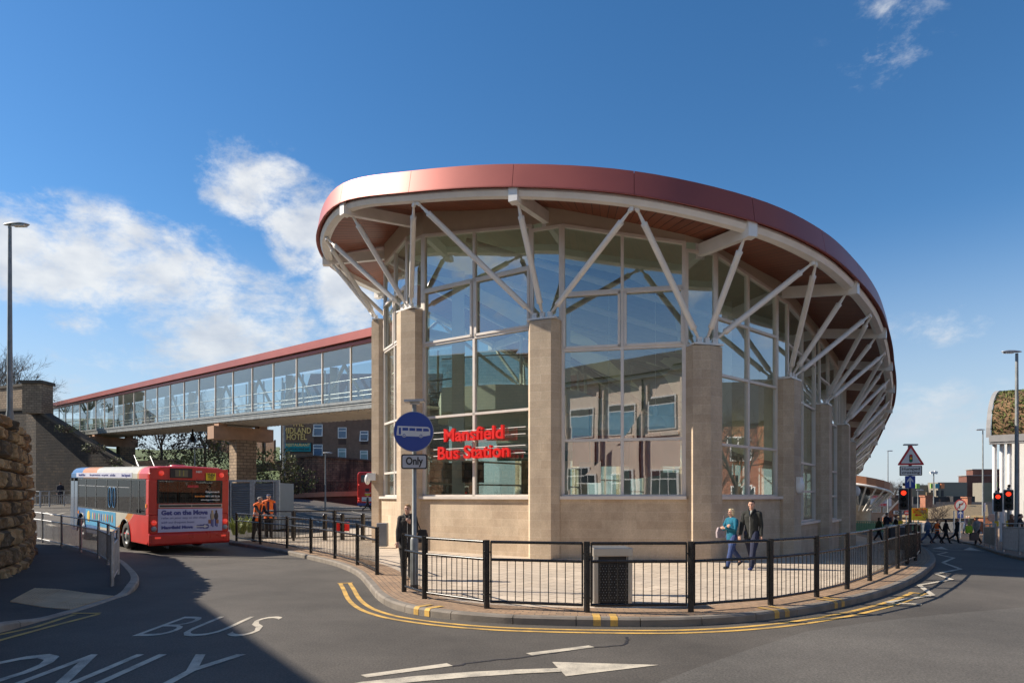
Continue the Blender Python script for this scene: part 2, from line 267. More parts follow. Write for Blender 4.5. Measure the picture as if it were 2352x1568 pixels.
# ------------------------------------------------------------------ mesh builder
class MB:
    def __init__(s): s.v = []; s.f = []; s.m = []; s.uv = {}; s.mi = 0; s.sm = []; s.smooth = False
    def poly(s, pts, uvs=None, mi=None):
        b = len(s.v); s.v += [tuple(p) for p in pts]; s.f.append(tuple(range(b, b + len(pts)))); s.m.append(s.mi if mi is None else mi); s.sm.append(s.smooth)
        if uvs: s.uv[len(s.f) - 1] = uvs
    def mesh(s, vs, fs, mi=None, smooth=None):
        b = len(s.v); s.v += [tuple(p) for p in vs]
        for f in fs: s.f.append(tuple(b + i for i in f)); s.m.append(s.mi if mi is None else mi); s.sm.append(s.smooth if smooth is None else smooth)
    def frame(s, c, ax, ay, az, hx, hy, hz, bev=0):
        c = Vector(c); ax = Vector(ax).normalized(); ay = Vector(ay).normalized(); az = Vector(az).normalized()
        vs = [c + ax * (hx * i) + ay * (hy * j) + az * (hz * k) for i in (-1, 1) for j in (-1, 1) for k in (-1, 1)]
        s.mesh(vs, [(0, 1, 3, 2), (4, 6, 7, 5), (0, 4, 5, 1), (2, 3, 7, 6), (0, 2, 6, 4), (1, 5, 7, 3)], smooth=False)
    def box(s, x0, x1, y0, y1, z0, z1): s.frame(((x0 + x1) / 2, (y0 + y1) / 2, (z0 + z1) / 2), (1, 0, 0), (0, 1, 0), (0, 0, 1), (x1 - x0) / 2, (y1 - y0) / 2, (z1 - z0) / 2)
    def beam(s, p, q, w, h, up=(0, 0, 1), ext=0):
        p = Vector(p); q = Vector(q); d = (q - p); L = d.length; d.normalize(); sd = d.cross(Vector(up))
        if sd.length < 1e-4: sd = d.cross(Vector((1, 0, 0)))
        sd.normalize(); u = sd.cross(d)
        s.frame((p + q) / 2, d, sd, u, L / 2 + ext, w / 2, h / 2)
    def tube(s, pts, r, n=10, cap=True, closed=False, smooth=True):
        P = [Vector(p) for p in pts]; rr = r if hasattr(r, '__len__') else [r] * len(P); m = len(P); vs = []; fs = []; pu = None
        for i, p in enumerate(P):
            a = P[(i - 1) % m] if closed else P[max(0, i - 1)]; b = P[(i + 1) % m] if closed else P[min(m - 1, i + 1)]
            d = (b - a).normalized()
            if pu is None:
                pu = d.cross(Vector((0, 0, 1)))
                if pu.length < .05: pu = Vector((1, 0, 0))
            u = (pu - d * pu.dot(d)).normalized(); pu = u; w = d.cross(u)
            for k in range(n):
                t = 2 * math.pi * k / n; vs.append(p + (u * math.cos(t) + w * math.sin(t)) * rr[i])
        for i in range(m if closed else m - 1):
            j = (i + 1) % m
            for k in range(n): fs.append((i * n + k, i * n + (k + 1) % n, j * n + (k + 1) % n, j * n + k))
        s.mesh(vs, fs, smooth=smooth)
        if cap and not closed:
            s.mesh(vs[:n], [tuple(range(n - 1, -1, -1))], smooth=False); s.mesh(vs[-n:], [tuple(range(n))], smooth=False)
    def ball(s, c, rx, ry=None, rz=None, n=12, m=8, rot=None):
        ry = rx if ry is None else ry; rz = rx if rz is None else rz; c = Vector(c); vs = []; fs = []
        for i in range(m + 1):
            a = math.pi * i / m
            for k in range(n):
                b = 2 * math.pi * k / n; v = Vector((rx * math.sin(a) * math.cos(b), ry * math.sin(a) * math.sin(b), rz * math.cos(a)))
                vs.append(c + (rot @ v if rot else v))
        for i in range(m):
            for k in range(n): fs.append((i * n + k, (i + 1) * n + k, (i + 1) * n + (k + 1) % n, i * n + (k + 1) % n))
        s.mesh(vs, fs, smooth=True)
    def prism(s, poly, z0, z1):
        """vertical prism over a ground polygon (counter-clockwise list of xy)"""
        n = len(poly); f0 = z0 if callable(z0) else (lambda x, y: z0); f1 = z1 if callable(z1) else (lambda x, y: z1)
        lo = [(p[0], p[1], f0(p[0], p[1])) for p in poly]; hi = [(p[0], p[1], f1(p[0], p[1])) for p in poly]
        s.mesh(lo + hi, [tuple(range(n - 1, -1, -1)), tuple(range(n, 2 * n))] + [(i, (i + 1) % n, n + (i + 1) % n, n + i) for i in range(n)], smooth=False)
    def extr(s, prof, o, ax, ay, d, L):
        """profile (list of 2-D) in plane ax, ay at o, extruded along d by L"""
        o = Vector(o); ax = Vector(ax); ay = Vector(ay); d = Vector(d); n = len(prof)
        a = [o + ax * p[0] + ay * p[1] for p in prof]; b = [p + d * L for p in a]
        s.mesh(a + b, [tuple(range(n - 1, -1, -1)), tuple(range(n, 2 * n))] + [(i, (i + 1) % n, n + (i + 1) % n, n + i) for i in range(n)], smooth=False)
    def lathe(s, c, prof, n=20, axis=(0, 0, 1)):
        c = Vector(c); q = Vector((0, 0, 1)).rotation_difference(Vector(axis)); vs = []; fs = []
        for r, z in prof:
            for k in range(n):
                t = 2 * math.pi * k / n; vs.append(c + q @ Vector((r * math.cos(t), r * math.sin(t), z)))
        for i in range(len(prof) - 1):
            for k in range(n): fs.append((i * n + k, i * n + (k + 1) % n, (i + 1) * n + (k + 1) % n, (i + 1) * n + k))
        s.mesh(vs, fs, smooth=True)
    def build(s, name, mat, parent=None, local=False, bev=0.0, recalc=True, **props):
        me = bpy.data.meshes.new(name); off = Vector((0, 0, 0))
        if parent is not None and not local:
            p = parent
            while p is not None: off += p.location; p = p.parent
        me.from_pydata([Vector(v) - off for v in s.v], [], s.f)
        ml = mat if isinstance(mat, (list, tuple)) else [mat]
        for m in ml: me.materials.append(MT[m] if isinstance(m, str) else m)
        for i, p in enumerate(me.polygons): p.material_index = s.m[i]; p.use_smooth = s.sm[i]
        uvl = me.uv_layers.new(name='UVMap'); me.update()
        for i, p in enumerate(me.polygons):
            if i in s.uv:
                for k, li in enumerate(p.loop_indices): uvl.data[li].uv = s.uv[i][k]
            else:
                n = p.normal
                if abs(n.z) > .7:
                    for li in p.loop_indices: v = s.v[me.loops[li].vertex_index]; uvl.data[li].uv = (v[0], v[1])
                else:
                    t = Vector((-n.y, n.x, 0)); t.normalize()
                    for li in p.loop_indices: v = s.v[me.loops[li].vertex_index]; uvl.data[li].uv = (v[0] * t.x + v[1] * t.y, v[2])
        if recalc:
            bm = bmesh.new(); bm.from_mesh(me); bmesh.ops.recalc_face_normals(bm, faces=bm.faces); bm.to_mesh(me); bm.free()
        o = bpy.data.objects.new(name, me); COL.objects.link(o)
        if parent is not None: o.parent = parent
        if bev:
            b = o.modifiers.new('bevel', 'BEVEL'); b.width = bev; b.segments = 2; b.limit_method = 'ANGLE'
        for k, v in props.items(): o[k] = v
        return o
def thing(name, label, cat, loc=(0, 0, 0), rz=0, group=None):
    o = bpy.data.objects.new(name, None); COL.objects.link(o); o.location = loc; o.rotation_euler = (0, 0, rz)
    o.empty_display_size = .2; o['label'] = label; o['category'] = cat
    if group: o['group'] = group
    return o
def tag(o, label, cat, group=None):
    o['label'] = label; o['category'] = cat
    if group: o['group'] = group
    return o
def copytree(o, loc=None, rz=None, label=None, parent=None):
    c = o.copy(); COL.objects.link(c)
    if parent is not None: c.parent = parent
    if loc is not None: c.location = loc
    if rz is not None: c.rotation_euler = (0, 0, rz)
    if label: c['label'] = label
    for ch in list(o.children): copytree(ch, parent=c)
    return c
def textmesh(txt, size=1, extr=.0, off=0.0, sx=1.0, shear=0, align='CENTER', sp=1.0, ls=1.0):
    """vertices and faces of a piece of lettering in the xy plane"""
    cu = bpy.data.curves.new('t', 'FONT'); cu.body = txt; cu.size = size; cu.extrude = extr; cu.offset = off; cu.align_x = align; cu.align_y = 'CENTER'
    cu.space_character = sp; cu.space_line = ls; cu.shear = shear; cu.resolution_u = 3
    ob = bpy.data.objects.new('t', cu); COL.objects.link(ob)
    dg = bpy.context.evaluated_depsgraph_get(); me = bpy.data.meshes.new_from_object(ob.evaluated_get(dg))
    vs = [Vector((v.co.x * sx, v.co.y, v.co.z)) for v in me.vertices]; fs = [tuple(p.vertices) for p in me.polygons]
    bpy.data.objects.remove(ob); bpy.data.curves.remove(cu); bpy.data.meshes.remove(me); return vs, fs
def addtext(mb, txt, o, ax, ay, size, **k):
    mi = k.pop('mi', None); fit = k.pop('fit', None)
    vs, fs = textmesh(txt, size, **k)
    o = Vector(o); ax = Vector(ax).normalized(); ay = Vector(ay).normalized(); az = ax.cross(ay)
    s = 1.0
    if fit:
        w = max(v.x for v in vs) - min(v.x for v in vs); s = fit / w
    mb.mesh([o + ax * v.x * s + ay * v.y + az * v.z for v in vs], fs, mi=mi, smooth=False)
def drape(poly, off, step, name, mat, **props):
    """polygon (xy) cut on a grid and laid on the terrain"""
    bm = bmesh.new(); vs = [bm.verts.new((p[0], p[1], 0)) for p in poly]; bm.faces.new(vs)
    bmesh.ops.triangulate(bm, faces=bm.faces[:])
    x0, x1 = min(p[0] for p in poly), max(p[0] for p in poly); y0, y1 = min(p[1] for p in poly), max(p[1] for p in poly)
    def cut(co, no): bmesh.ops.bisect_plane(bm, geom=bm.verts[:] + bm.edges[:] + bm.faces[:], plane_co=co, plane_no=no, dist=1e-5)
    k = math.ceil(x0 / step)
    while k * step < x1: cut((k * step, 0, 0), (1, 0, 0)); k += 1
    k = math.ceil(y0 / step)
    while k * step < y1: cut((0, k * step, 0), (0, 1, 0)); k += 1
    mb = MB(); bm.verts.ensure_lookup_table(); bm.verts.index_update()
    mb.mesh([(v.co.x, v.co.y, tz(v.co.x, v.co.y) + off) for v in bm.verts], [tuple(v.index for v in f.verts) for f in bm.faces]); bm.free()
    o = mb.build(name, mat); 
    for p in o.data.polygons:
        if p.normal.z < 0: p.flip()
    for k, v in props.items(): o[k] = v
    return o
def ribbon(pts, w, off, name, mat, build=True, mb=None, custom=None):
    mb = mb or MB(); a = offset2(pts, -w / 2); b = offset2(pts, w / 2); L = 0
    for i in range(len(pts) - 1):
        q = [a[i], b[i], b[i + 1], a[i + 1]]; l2 = L + (pts[i + 1] - pts[i]).length
        mb.poly([(p.x, p.y, tz(p.x, p.y) + off) for p in q], uvs=[(L, 0), (L, w), (l2, w), (l2, 0)]); L = l2
    return mb.build(name, mat, kind='structure') if build else mb
mats_init()
# ================================================================== GROUND, ROADS, PAVEMENTS
def lin(a, b, s):
    n = max(1, round((b - a) / s)); return [a + (b - a) * i / n for i in range(n + 1)]
gxs = [-1500, -500, -200, -100] + lin(-70, 70, 1.0) + [100, 200, 500, 1500]
gys = [-400, -120, -60] + lin(-30, 110, 1.0) + [150, 220, 400, 900, 3000]
g = MB(); nx = len(gxs)
g.mesh([(x, y, tz(x, y)) for y in gys for x in gxs], [(j * nx + i, j * nx + i + 1, (j + 1) * nx + i + 1, (j + 1) * nx + i) for j in range(len(gys) - 1) for i in range(nx - 1)])
g.build('road', 'asphalt', kind='structure', recalc=False)

# outer kerb line of the station pavement, from the bus yard round the prow to the right flank
KP = [(525, 1250), (583, 1259), (644, 1270), (721, 1287), (777, 1302), (818, 1321), (842, 1346), (862, 1372), (888, 1391), (924, 1404), (966, 1413), (1052, 1424), (1159, 1432), (1282, 1436), (1409, 1438), (1534, 1438),
      (1651, 1433), (1753, 1424), (1832, 1413), (1896, 1402), (1959, 1388), (2023, 1370), (2086, 1345), (2124, 1322), (2146, 1301), (2148, 1285), (2132, 1266), (2104, 1251)]
kerb = [gp(*p) for p in KP]
kline = spline(kerb, 6)
# continue to the far side of the building
kline += spline([kline[-1], (21.5, 38, 0), (25.5, 46, 0), (29, 56, 0), (31, 66, 0)], 5)[1:]
kline = [Vector((p.x, p.y, 0)) for p in kline]
if kline[0].x > kline[-1].x: kline.reverse()
ktop0 = offset2(kline, -.13)            # inner edge of the kerbstones (building lies to the left of the line)
inner = [(p.x, p.y) for p in offset2(kline, -.13)]
back = [(31, 72), (10, 72), (-6, 45), (-9.0, 33)]
PZ = .12
def stones(line, w, h, name, mat, Ls=.92, drop=None):
    """kerb: separate stones about 0.9 m long with open joints, chamfered front"""
    mb = MB(); acc = 0; a_in = offset2(line, -w); seg = []
    def stone(ps, qs):
        m = len(ps)
        for i in range(m - 1):
            P, Q, A, B = ps[i], ps[i + 1], qs[i], qs[i + 1]
            def hz(p): return tz(p.x, p.y) + (h if drop is None else drop(p, h))
            n1 = (A - P).normalized() * .03; n2 = (B - Q).normalized() * .03
            r = [[Vector((P.x, P.y, tz(P.x, P.y) - .1)), Vector((Q.x, Q.y, tz(Q.x, Q.y) - .1))], [Vector((P.x, P.y, hz(P) - .03)), Vector((Q.x, Q.y, hz(Q) - .03))],
                 [Vector((P.x + n1.x, P.y + n1.y, hz(P))), Vector((Q.x + n2.x, Q.y + n2.y, hz(Q)))], [Vector((A.x, A.y, hz(A))), Vector((B.x, B.y, hz(B)))], [Vector((A.x, A.y, tz(A.x, A.y) - .1)), Vector((B.x, B.y, tz(B.x, B.y) - .1))]]
            for k in range(4): mb.poly([r[k][0], r[k][1], r[k + 1][1], r[k + 1][0]])
            if i == 0: mb.poly([x[0] for x in r])
            if i == m - 2: mb.poly([x[1] for x in r][::-1])
    # resample
    pts = []; qts = []; 
    for i in range(len(line) - 1):
        L = (line[i + 1] - line[i]).length; k = max(1, int(L / .12))
        for j in range(k): pts.append(line[i].lerp(line[i + 1], j / k)); qts.append(a_in[i].lerp(a_in[i + 1], j / k))
    ps = [pts[0]]; qs = [qts[0]]; L = 0
    for i in range(1, len(pts)):
        L += (pts[i] - pts[i - 1]).length; ps.append(pts[i]); qs.append(qts[i])
        if L > Ls:
            e = (ps[-1] - ps[-2]).normalized() * .012; ps[-1] = ps[-1] - e; qs[-1] = qs[-1] - e
            stone(ps, qs); ps = [pts[i]]; qs = [qts[i]]; L = 0
    if len(ps) > 1: stone(ps, qs)
    return mb.build(name, mat, recalc=False, kind='structure')
def dk(p, h):   # dropped kerb at the crossing point by the left gate
    return h if p.y < 12.5 and p.x > -2.2 or p.y > 17 or p.x > 0 else h
stones(kline, .14, PZ + .006, 'station_kerb', 'kerb')
k2 = offset2(kline, -.145); k3 = offset2(kline, -.95)
iv = [(p.x, p.y) for p in k3]
drape([(p.x, p.y) for p in k3] + back, PZ - .004, 1.0, 'station_pavement', 'slab', kind='structure')
ribbon(offset2(kline, -.54), .80, PZ, 'station_paviour_border', 'block')
# tactile blisters near the crossing gate
tq = [gp(752, 1318), gp(800, 1311), gp(925, 1344), gp(905, 1372), gp(868, 1362), gp(838, 1334)]
def quadpatch(pts, off, name, mat): return drape([(p.x, p.y) for p in pts], off, 1.0, name, mat, kind='structure')
# left pavement
LK = [(-60, 1472), (0, 1452), (24, 1446), (88, 1428), (161, 1408), (215, 1392), (262, 1376), (304, 1360), (319, 1337), (302, 1312), (277, 1292), (232, 1277), (185, 1262), (140, 1250), (95, 1241), (30, 1236), (-60, 1234)]
lk_ = spline([gp(*p) for p in LK], 5); lk_ = [Vector((p.x, p.y, 0)) for p in lk_]
lk_.reverse()
def ldrop(p, h):
    # kerb drops to the road beside the tactile paving
    d = min((Vector((p.x, p.y)) - Vector((q.x, q.y))).length for q in LDROP); return .02 + (h - .02) * sm(.5, 1.7, d)
LDROP = [gp(x, y) for x, y in ((170, 1405), (215, 1392), (250, 1380))]
lk_.reverse()
# pavement must lie to the left of the travel direction used by stones(): travel from far to near
lkr = lk_
stones(lkr, -(-.16), .12, 'left_kerb', 'kerb_pale', drop=ldrop) if False else None
def side(line, ref):
    a, b = line[len(line) // 2], line[len(line) // 2 + 1]; t = b - a; return t.x * (ref.y - a.y) - t.y * (ref.x - a.x)
ref = gp(150, 1330)
if side(lk_, ref) < 0: lk_.reverse()
stones(lk_, .16, .12, 'left_kerb', 'kerb_pale', drop=ldrop)
lin_ = offset2(lk_, -.155)
pv = [(p.x, p.y) for p in lin_]
lp = pv + ([(-30, 22), (-26, 12)] if pv[-1][1] > pv[0][1] else [(-26, 12), (-30, 22)])
o = drape(lp, .112, .5, 'left_pavement', 'asphalt_pave', kind='structure')
for v in o.data.vertices:
    if v.co.y < 16: v.co.z = tz(v.co.x, v.co.y) + ldrop(v.co, .112)
# tactile paving: ribbed slabs
tp = [gp(22, 1394), gp(78, 1364), gp(262, 1371), gp(161, 1402)]
mb = MB(); n = 26
for i in range(3):
    for j in range(3):
        def bl(u, v): return tp[0].lerp(tp[1], v).lerp(tp[3].lerp(tp[2], v), u)
        q = [bl((i + .01) / 3, (j + .01) / 3), bl((i + .99) / 3, (j + .01) / 3), bl((i + .99) / 3, (j + .99) / 3), bl((i + .01) / 3, (j + .99) / 3)]
        zz = [ldrop(p, .112) + .012 for p in q]
        mb.mesh([(p.x, p.y, z) for p, z in zip(q, zz)] + [(p.x, p.y, -.05) for p in q], [(0, 1, 2, 3), (0, 4, 5, 1), (1, 5, 6, 2), (2, 6, 7, 3), (3, 7, 4, 0)])
for i in range(24):
    for j in range(18):
        c = bl((i + .5) / 24, (j + .5) / 18); z = ldrop(c, .112) + .012
        if ldrop(c, .112) >= 0: mb.lathe((c.x, c.y, z), [(.022, -.002), (.018, .006), (0.0001, .007)], 6)
mb.build('tactile_paving', 'tactile', kind='structure')
# right pavement, far side of the road
RK = [(2420, 1295), (2352, 1287), (2300, 1275), (2262, 1262), (2235, 1252), (2205, 1245), (2175, 1238), (2150, 1233), (2165, 1226), (2210, 1220), (2280, 1216)]
rk = spline([gp(*p) for p in RK], 4); rk = [Vector((p.x, p.y, 0)) for p in rk]
refr = gp(2320, 1250)
if side(rk, refr) < 0: rk.reverse()
stones(rk, .16, .12, 'right_kerb', 'kerb')
q = [(p.x, p.y) for p in offset2(rk, -.155)]
e = [(46, 50), (40, 16)]
drape(q + (e if q[-1][1] > q[0][1] else e[::-1]), .112, 1.0, 'right_pavement', 'block', kind='structure')
# ------------------------------------------------------------------ markings
def markpoly(dpts, off, name='road_marking', mat='white_paint', z=None):
    return drape([(p.x, p.y) for p in [gp(*d) for d in dpts]], off, 1.0, name, mat, kind='structure')
def arc(line, i0, i1): return line[i0:i1]
# double yellow lines round the prow
def nearest(line, p): return min(range(len(line)), key=lambda i: (line[i].x - p.x) ** 2 + (line[i].y - p.y) ** 2)
i0, i1 = sorted((nearest(kline, gp(838, 1335)), nearest(kline, gp(2060, 1358))))
for d in (.30, .50): ribbon(offset2(kline[i0:i1 + 1], d), .085, .006, 'yellow_line', 'yellow_paint')
for ii, s in ((i0, 1), (i1, -1)):
    a = offset2(kline, .24)[ii]; b = offset2(kline, .56)[ii]; ribbon([a, b], .085, .009, 'yellow_line', 'yellow_paint')
# short yellow bars up the kerb face
mb = MB()
for px in (968, 1398, 1790, 1925):
    best = min(range(len(kline)), key=lambda i: abs(1176 + FD * kline[i].x / kline[i].y - px) + (0 if kline[i].y < 20 else 999))
    p = kline[best]; t = (kline[best + 1] - kline[best - 1]).normalized(); nn = Vector((t.y, -t.x, 0))
    for s in (-.16, .09):
        a = p + t * s; b = p + t * (s + .11); o1 = nn * .004
        mb.mesh([(a + o1) + Vector((0, 0, .005)), (b + o1) + Vector((0, 0, .005)), (b + o1) + Vector((0, 0, PZ - .024)), (a + o1) + Vector((0, 0, PZ - .024)),
                 b - nn * .03 + Vector((0, 0, PZ + .011)), a - nn * .03 + Vector((0, 0, PZ + .011)), b - nn * .34 + Vector((0, 0, PZ + .011)), a - nn * .34 + Vector((0, 0, PZ + .011))], [(0, 1, 2, 3), (3, 2, 4, 5), (5, 4, 6, 7)])
mb.build('yellow_kerb_marks', 'yellow_paint', kind='structure')
# left double yellow
L1 = [gp(-60, 1470), gp(0, 1457), gp(80, 1440), gp(171, 1411)]; L2 = [gp(-60, 1490), gp(0, 1470), gp(110, 1440), gp(226, 1410)]
ribbon(L1, .085, .006, 'yellow_line', 'yellow_paint'); ribbon(L2, .085, .006, 'yellow_line', 'yellow_paint'); ribbon([gp(166, 1408.5), gp(230, 1408.5)], .085, .01, 'yellow_line', 'yellow_paint')
markpoly([(1208, 1500), (1222, 1505), (1366, 1486), (1352, 1482)], .006, 'centre_dash')
markpoly([(828, 1550), (842, 1556), (1040, 1529), (1026, 1523)], .006, 'centre_dash')
mb = MB()
def rp(mb, dp, off=.006):
    ps = [gp(*d) for d in dp]; mb.poly([(p.x, p.y, p.z + off) for p in ps])
rp(mb, [(1268, 1520), (1300, 1553), (1514, 1527)])
for a, b in zip([(700, 1590, 1610), (830, 1566, 1580), (950, 1553, 1566), (1080, 1543, 1555), (1180, 1538, 1548)], [(830, 1566, 1580), (950, 1553, 1566), (1080, 1543, 1555), (1180, 1538, 1548), (1288, 1534.5, 1543)]):
    rp(mb, [(a[0], a[1]), (a[0], a[2]), (b[0], b[2]), (b[0], b[1])], .008 if b[0] > 1200 else .006)
mb.build('arrow_marking', 'white_paint', kind='structure')
# BUS ONLY painted on the road, 1.6 m tall letters
for txt, x0, x1, y0, y1 in (('BUS', -5.18, -3.58, 9.28, 10.82), ('ONLY', -5.95, -3.2, 6.55, 8.24)):
    vs, fs = textmesh(txt, 1, 0, -.012 if txt == 'BUS' else .0, align='LEFT', sp=1.05)
    ax0, ax1 = min(v.x for v in vs), max(v.x for v in vs); ay0, ay1 = min(v.y for v in vs), max(v.y for v in vs)
    mb = MB(); mb.mesh([(x0 + (v.x - ax0) / (ax1 - ax0) * (x1 - x0), y0 + (v.y - ay0) / (ay1 - ay0) * (y1 - y0), .006) for v in vs], fs)
    mb.build('road_lettering', 'white_paint', kind='structure')
# zigzags before the crossing
def zig(dp, w=.1, name='zigzag_marking'):
    mb = MB(); P = [gp(*d) for d in dp]; P = [Vector((p.x, p.y, 0)) for p in P]
    for i in range(len(P) - 1):
        k = 4; ribbon([P[i].lerp(P[i + 1], j / k) for j in range(k + 1)], w, .010 + .004 * (i % 2), '', '', build=False, mb=mb)
    mb.build(name, 'white_paint', kind='structure')
zig([(2117, 1388), (2037, 1384), (2143, 1367), (2112, 1344), (2187, 1331), (2151, 1318), (2207, 1307), (2166, 1292), (2192, 1281), (2154, 1273), (2177, 1268), (2141, 1264)])
zig([(2440, 1296), (2375, 1288), (2352, 1285), (2318, 1278), (2340, 1275), (2290, 1268), (2306, 1266), (2262, 1260)], .09)
ribbon([gp(2118, 1259), gp(2180, 1262), gp(2262, 1266)], .1, .012, 'crossing_line', 'white_paint')
mb = MB()
rp(mb, [(2142, 1259.5), (2178, 1262), (2163, 1255.5)], .02); rp(mb, [(2213, 1263), (2255, 1265), (2228, 1257)], .02)
mb.build('hump_triangles', 'white_paint', kind='structure')
# zigzag beyond the crossing and by the left-hand road
ribbon([gp(79, 1171), gp(160, 1171)], .12, .012, 'give_way_line', 'white_paint')
zig([(105, 1176), (120, 1184), (150, 1177)], .14, 'left_road_marking'); zig([(110, 1203), (124, 1208), (168, 1206)], .25, 'left_road_marking')
# bus yard markings
zig([(650, 1173), (705, 1186)], .14, 'yard_marking'); zig([(750, 1173), (790, 1184)], .14, 'yard_marking'); zig([(560, 1172), (620, 1185)], .14, 'yard_marking')
zig([(715, 1187), (735, 1200), (765, 1187)], .16, 'yard_marking'); zig([(805, 1173), (858, 1184)], .14, 'yard_marking')
drape([(p.x, p.y) for p in [gp(*d) for d in [(1380, 1640), (1500, 1572), (1600, 1533), (1720, 1491), (1850, 1450), (2000, 1428), (2150, 1412), (2450, 1385), (2800, 1395), (2900, 1500), (2600, 1640)]]], .003, 1.0, 'older_asphalt', 'asphalt_old', kind='structure')
# old sealed crack winding across the carriageway
cr_ = spline([gp(*p) for p in ((1040, 1530), (1100, 1519), (1160, 1513), (1225, 1506), (1300, 1494), (1360, 1487), (1425, 1481), (1441, 1472), (1436, 1463))], 5)
random.seed(3); cr_ = [Vector((p.x + random.uniform(-.03, .03), p.y + random.uniform(-.02, .02), 0)) for p in cr_]
ribbon(cr_, .035, .004, 'sealed_crack', 'dark')
# darker resurfaced strip along the prow kerb
# yard: far kerb and pavement
yk = spline([gp(300, 1166), gp(500, 1166), gp(640, 1167), gp(760, 1167), gp(900, 1167), gp(1000, 1167)], 4)
yk = [Vector((p.x, p.y, 0)) for p in yk]
if side(yk, Vector((yk[0].x, yk[0].y + 20, 0))) < 0: yk.reverse()
stones(yk, .3, .14, 'yard_kerb', 'kerb_pale', Ls=5)
# ================================================================== BUS STATION
random.seed(11)
colp = {-1: (-4.3, 30.2), 0: (-5.06, 26.2), 1: (-3.4, 22.8), 2: (.93, 19.8), 3: (5.35, 19.0), 4: (8.9, 22.0), 5: (12.05, 26.5), 6: (14.9, 30.8), 7: (17.3, 35.0), 8: (19.4, 39.5), 9: (21.6, 44.3), 10: (23.7, 49.1), 11: (25.8, 54), 12: (27.7, 58.8), 13: (29.4, 63.6)}
ringz = {-1: 11.3, 0: 11.0, 1: 10.92, 2: 9.88, 3: 8.64, 4: 8.33, 5: 8.07, 6: 7.7, 7: 7.4, 8: 6.94, 9: 6.49, 10: 5.86, 11: 5.25, 12: 4.6, 13: 3.9}
midz = {-1: 11.2, 0: 10.95, 1: 10.38, 2: 9.28, 3: 8.44, 4: 8.2}
colz = {-1: 8.7, 0: 8.57, 1: 8.07, 2: 6.98, 3: 6.07, 4: 5.64, 5: 5.43, 6: 5.10, 7: 4.67, 8: 4.3, 9: 3.9, 10: 3.5, 11: 3.1, 12: 2.6, 13: 2.1}
bk = [(27, 67.5), (22, 67), (18, 63), (14.5, 57.5), (11, 52), (7.5, 46.5), (4, 41), (.6, 35.6)]
IDX = list(range(-1, 14)); k = 14
for i, p in enumerate(bk):
    colp[k] = p; ringz[k] = 3.9 + 7.0 * (i + 1) / 9; colz[k] = ringz[k] - 2.6; IDX.append(k); k += 1
N = len(IDX)
BP = [Vector((*colp[i], 0)) for i in IDX]
st = thing('bus_station', 'curved glass and sandstone bus station with a red rimmed roof on white raking struts', 'bus station', (9, 38, 0))
def nrm(k):
    a, b = BP[(k - 1) % N], BP[(k + 1) % N]; t = (b - a).normalized(); return Vector((t.y, -t.x, 0)), t
OV = 2.05
CORR = {0: 1.9, 1: 2.3, 2: 2.05, 3: 2.0, 4: 1.85, 5: 1.95, 6: 1.75, 7: 1.8}
ring = []      # ordered ring nodes: column node, mid node, ...
for k in range(N):
    n, t = nrm(k); i = IDX[k]; p = BP[k] + n * CORR.get(i, OV); p.z = ringz[i]; ring.append(p)
nodes = []
rs = spline(ring, 2, True)             # gives node and midpoint
for k in range(N):
    nodes.append(rs[2 * k]); m = rs[2 * k + 1]; i = IDX[k]
    if i in midz: m.z = midz[i]
    nodes.append(m)
rc = spline(nodes, 6, True)            # smooth ring, 12 points per bay
def ringpt(k, half=0): return nodes[(2 * k + half) % (2 * N)]
# roof edge: white ring tube, red-brown trim, tall red fascia
mb = MB(); L = 0
prof = [(-.17, -.11), (-.15, .13), (.13, .13), (.17, -.02), (.1, -.14), (-.06, -.16)]
off = {d: offset2(rc, d, True) for d in (-.17, -.15, .13, .17, .1, -.06, .12, .22, .30, .26, .16, .31, .19, -.3, .38)}
m = len(rc)
for i in range(m):
    j = (i + 1) % m
    for q in range(len(prof)):
        a, b = prof[q], prof[(q + 1) % len(prof)]
        P = [off[a[0]][i], off[a[0]][j], off[b[0]][j], off[b[0]][i]]; Z = [a[1], a[1], b[1], b[1]]
        mb.mesh([(p.x, p.y, p.z + z) for p, z in zip(P, Z)], [(0, 1, 2, 3)], smooth=True)
mb.build('ring_beam', 'white_steel', st)
mb = MB()
for i in range(m):
    j = (i + 1) % m
    for (d0, z0, d1, z1) in ((.12, .09, .22, .05), (.22, .05, .31, .04)):
        mb.poly([(off[d0][i].x, off[d0][i].y, off[d0][i].z + z0), (off[d0][j].x, off[d0][j].y, off[d0][j].z + z0), (off[d1][j].x, off[d1][j].y, off[d1][j].z + z1), (off[d1][i].x, off[d1][i].y, off[d1][i].z + z1)])
mb.build('eaves_trim', 'fascia2', st)
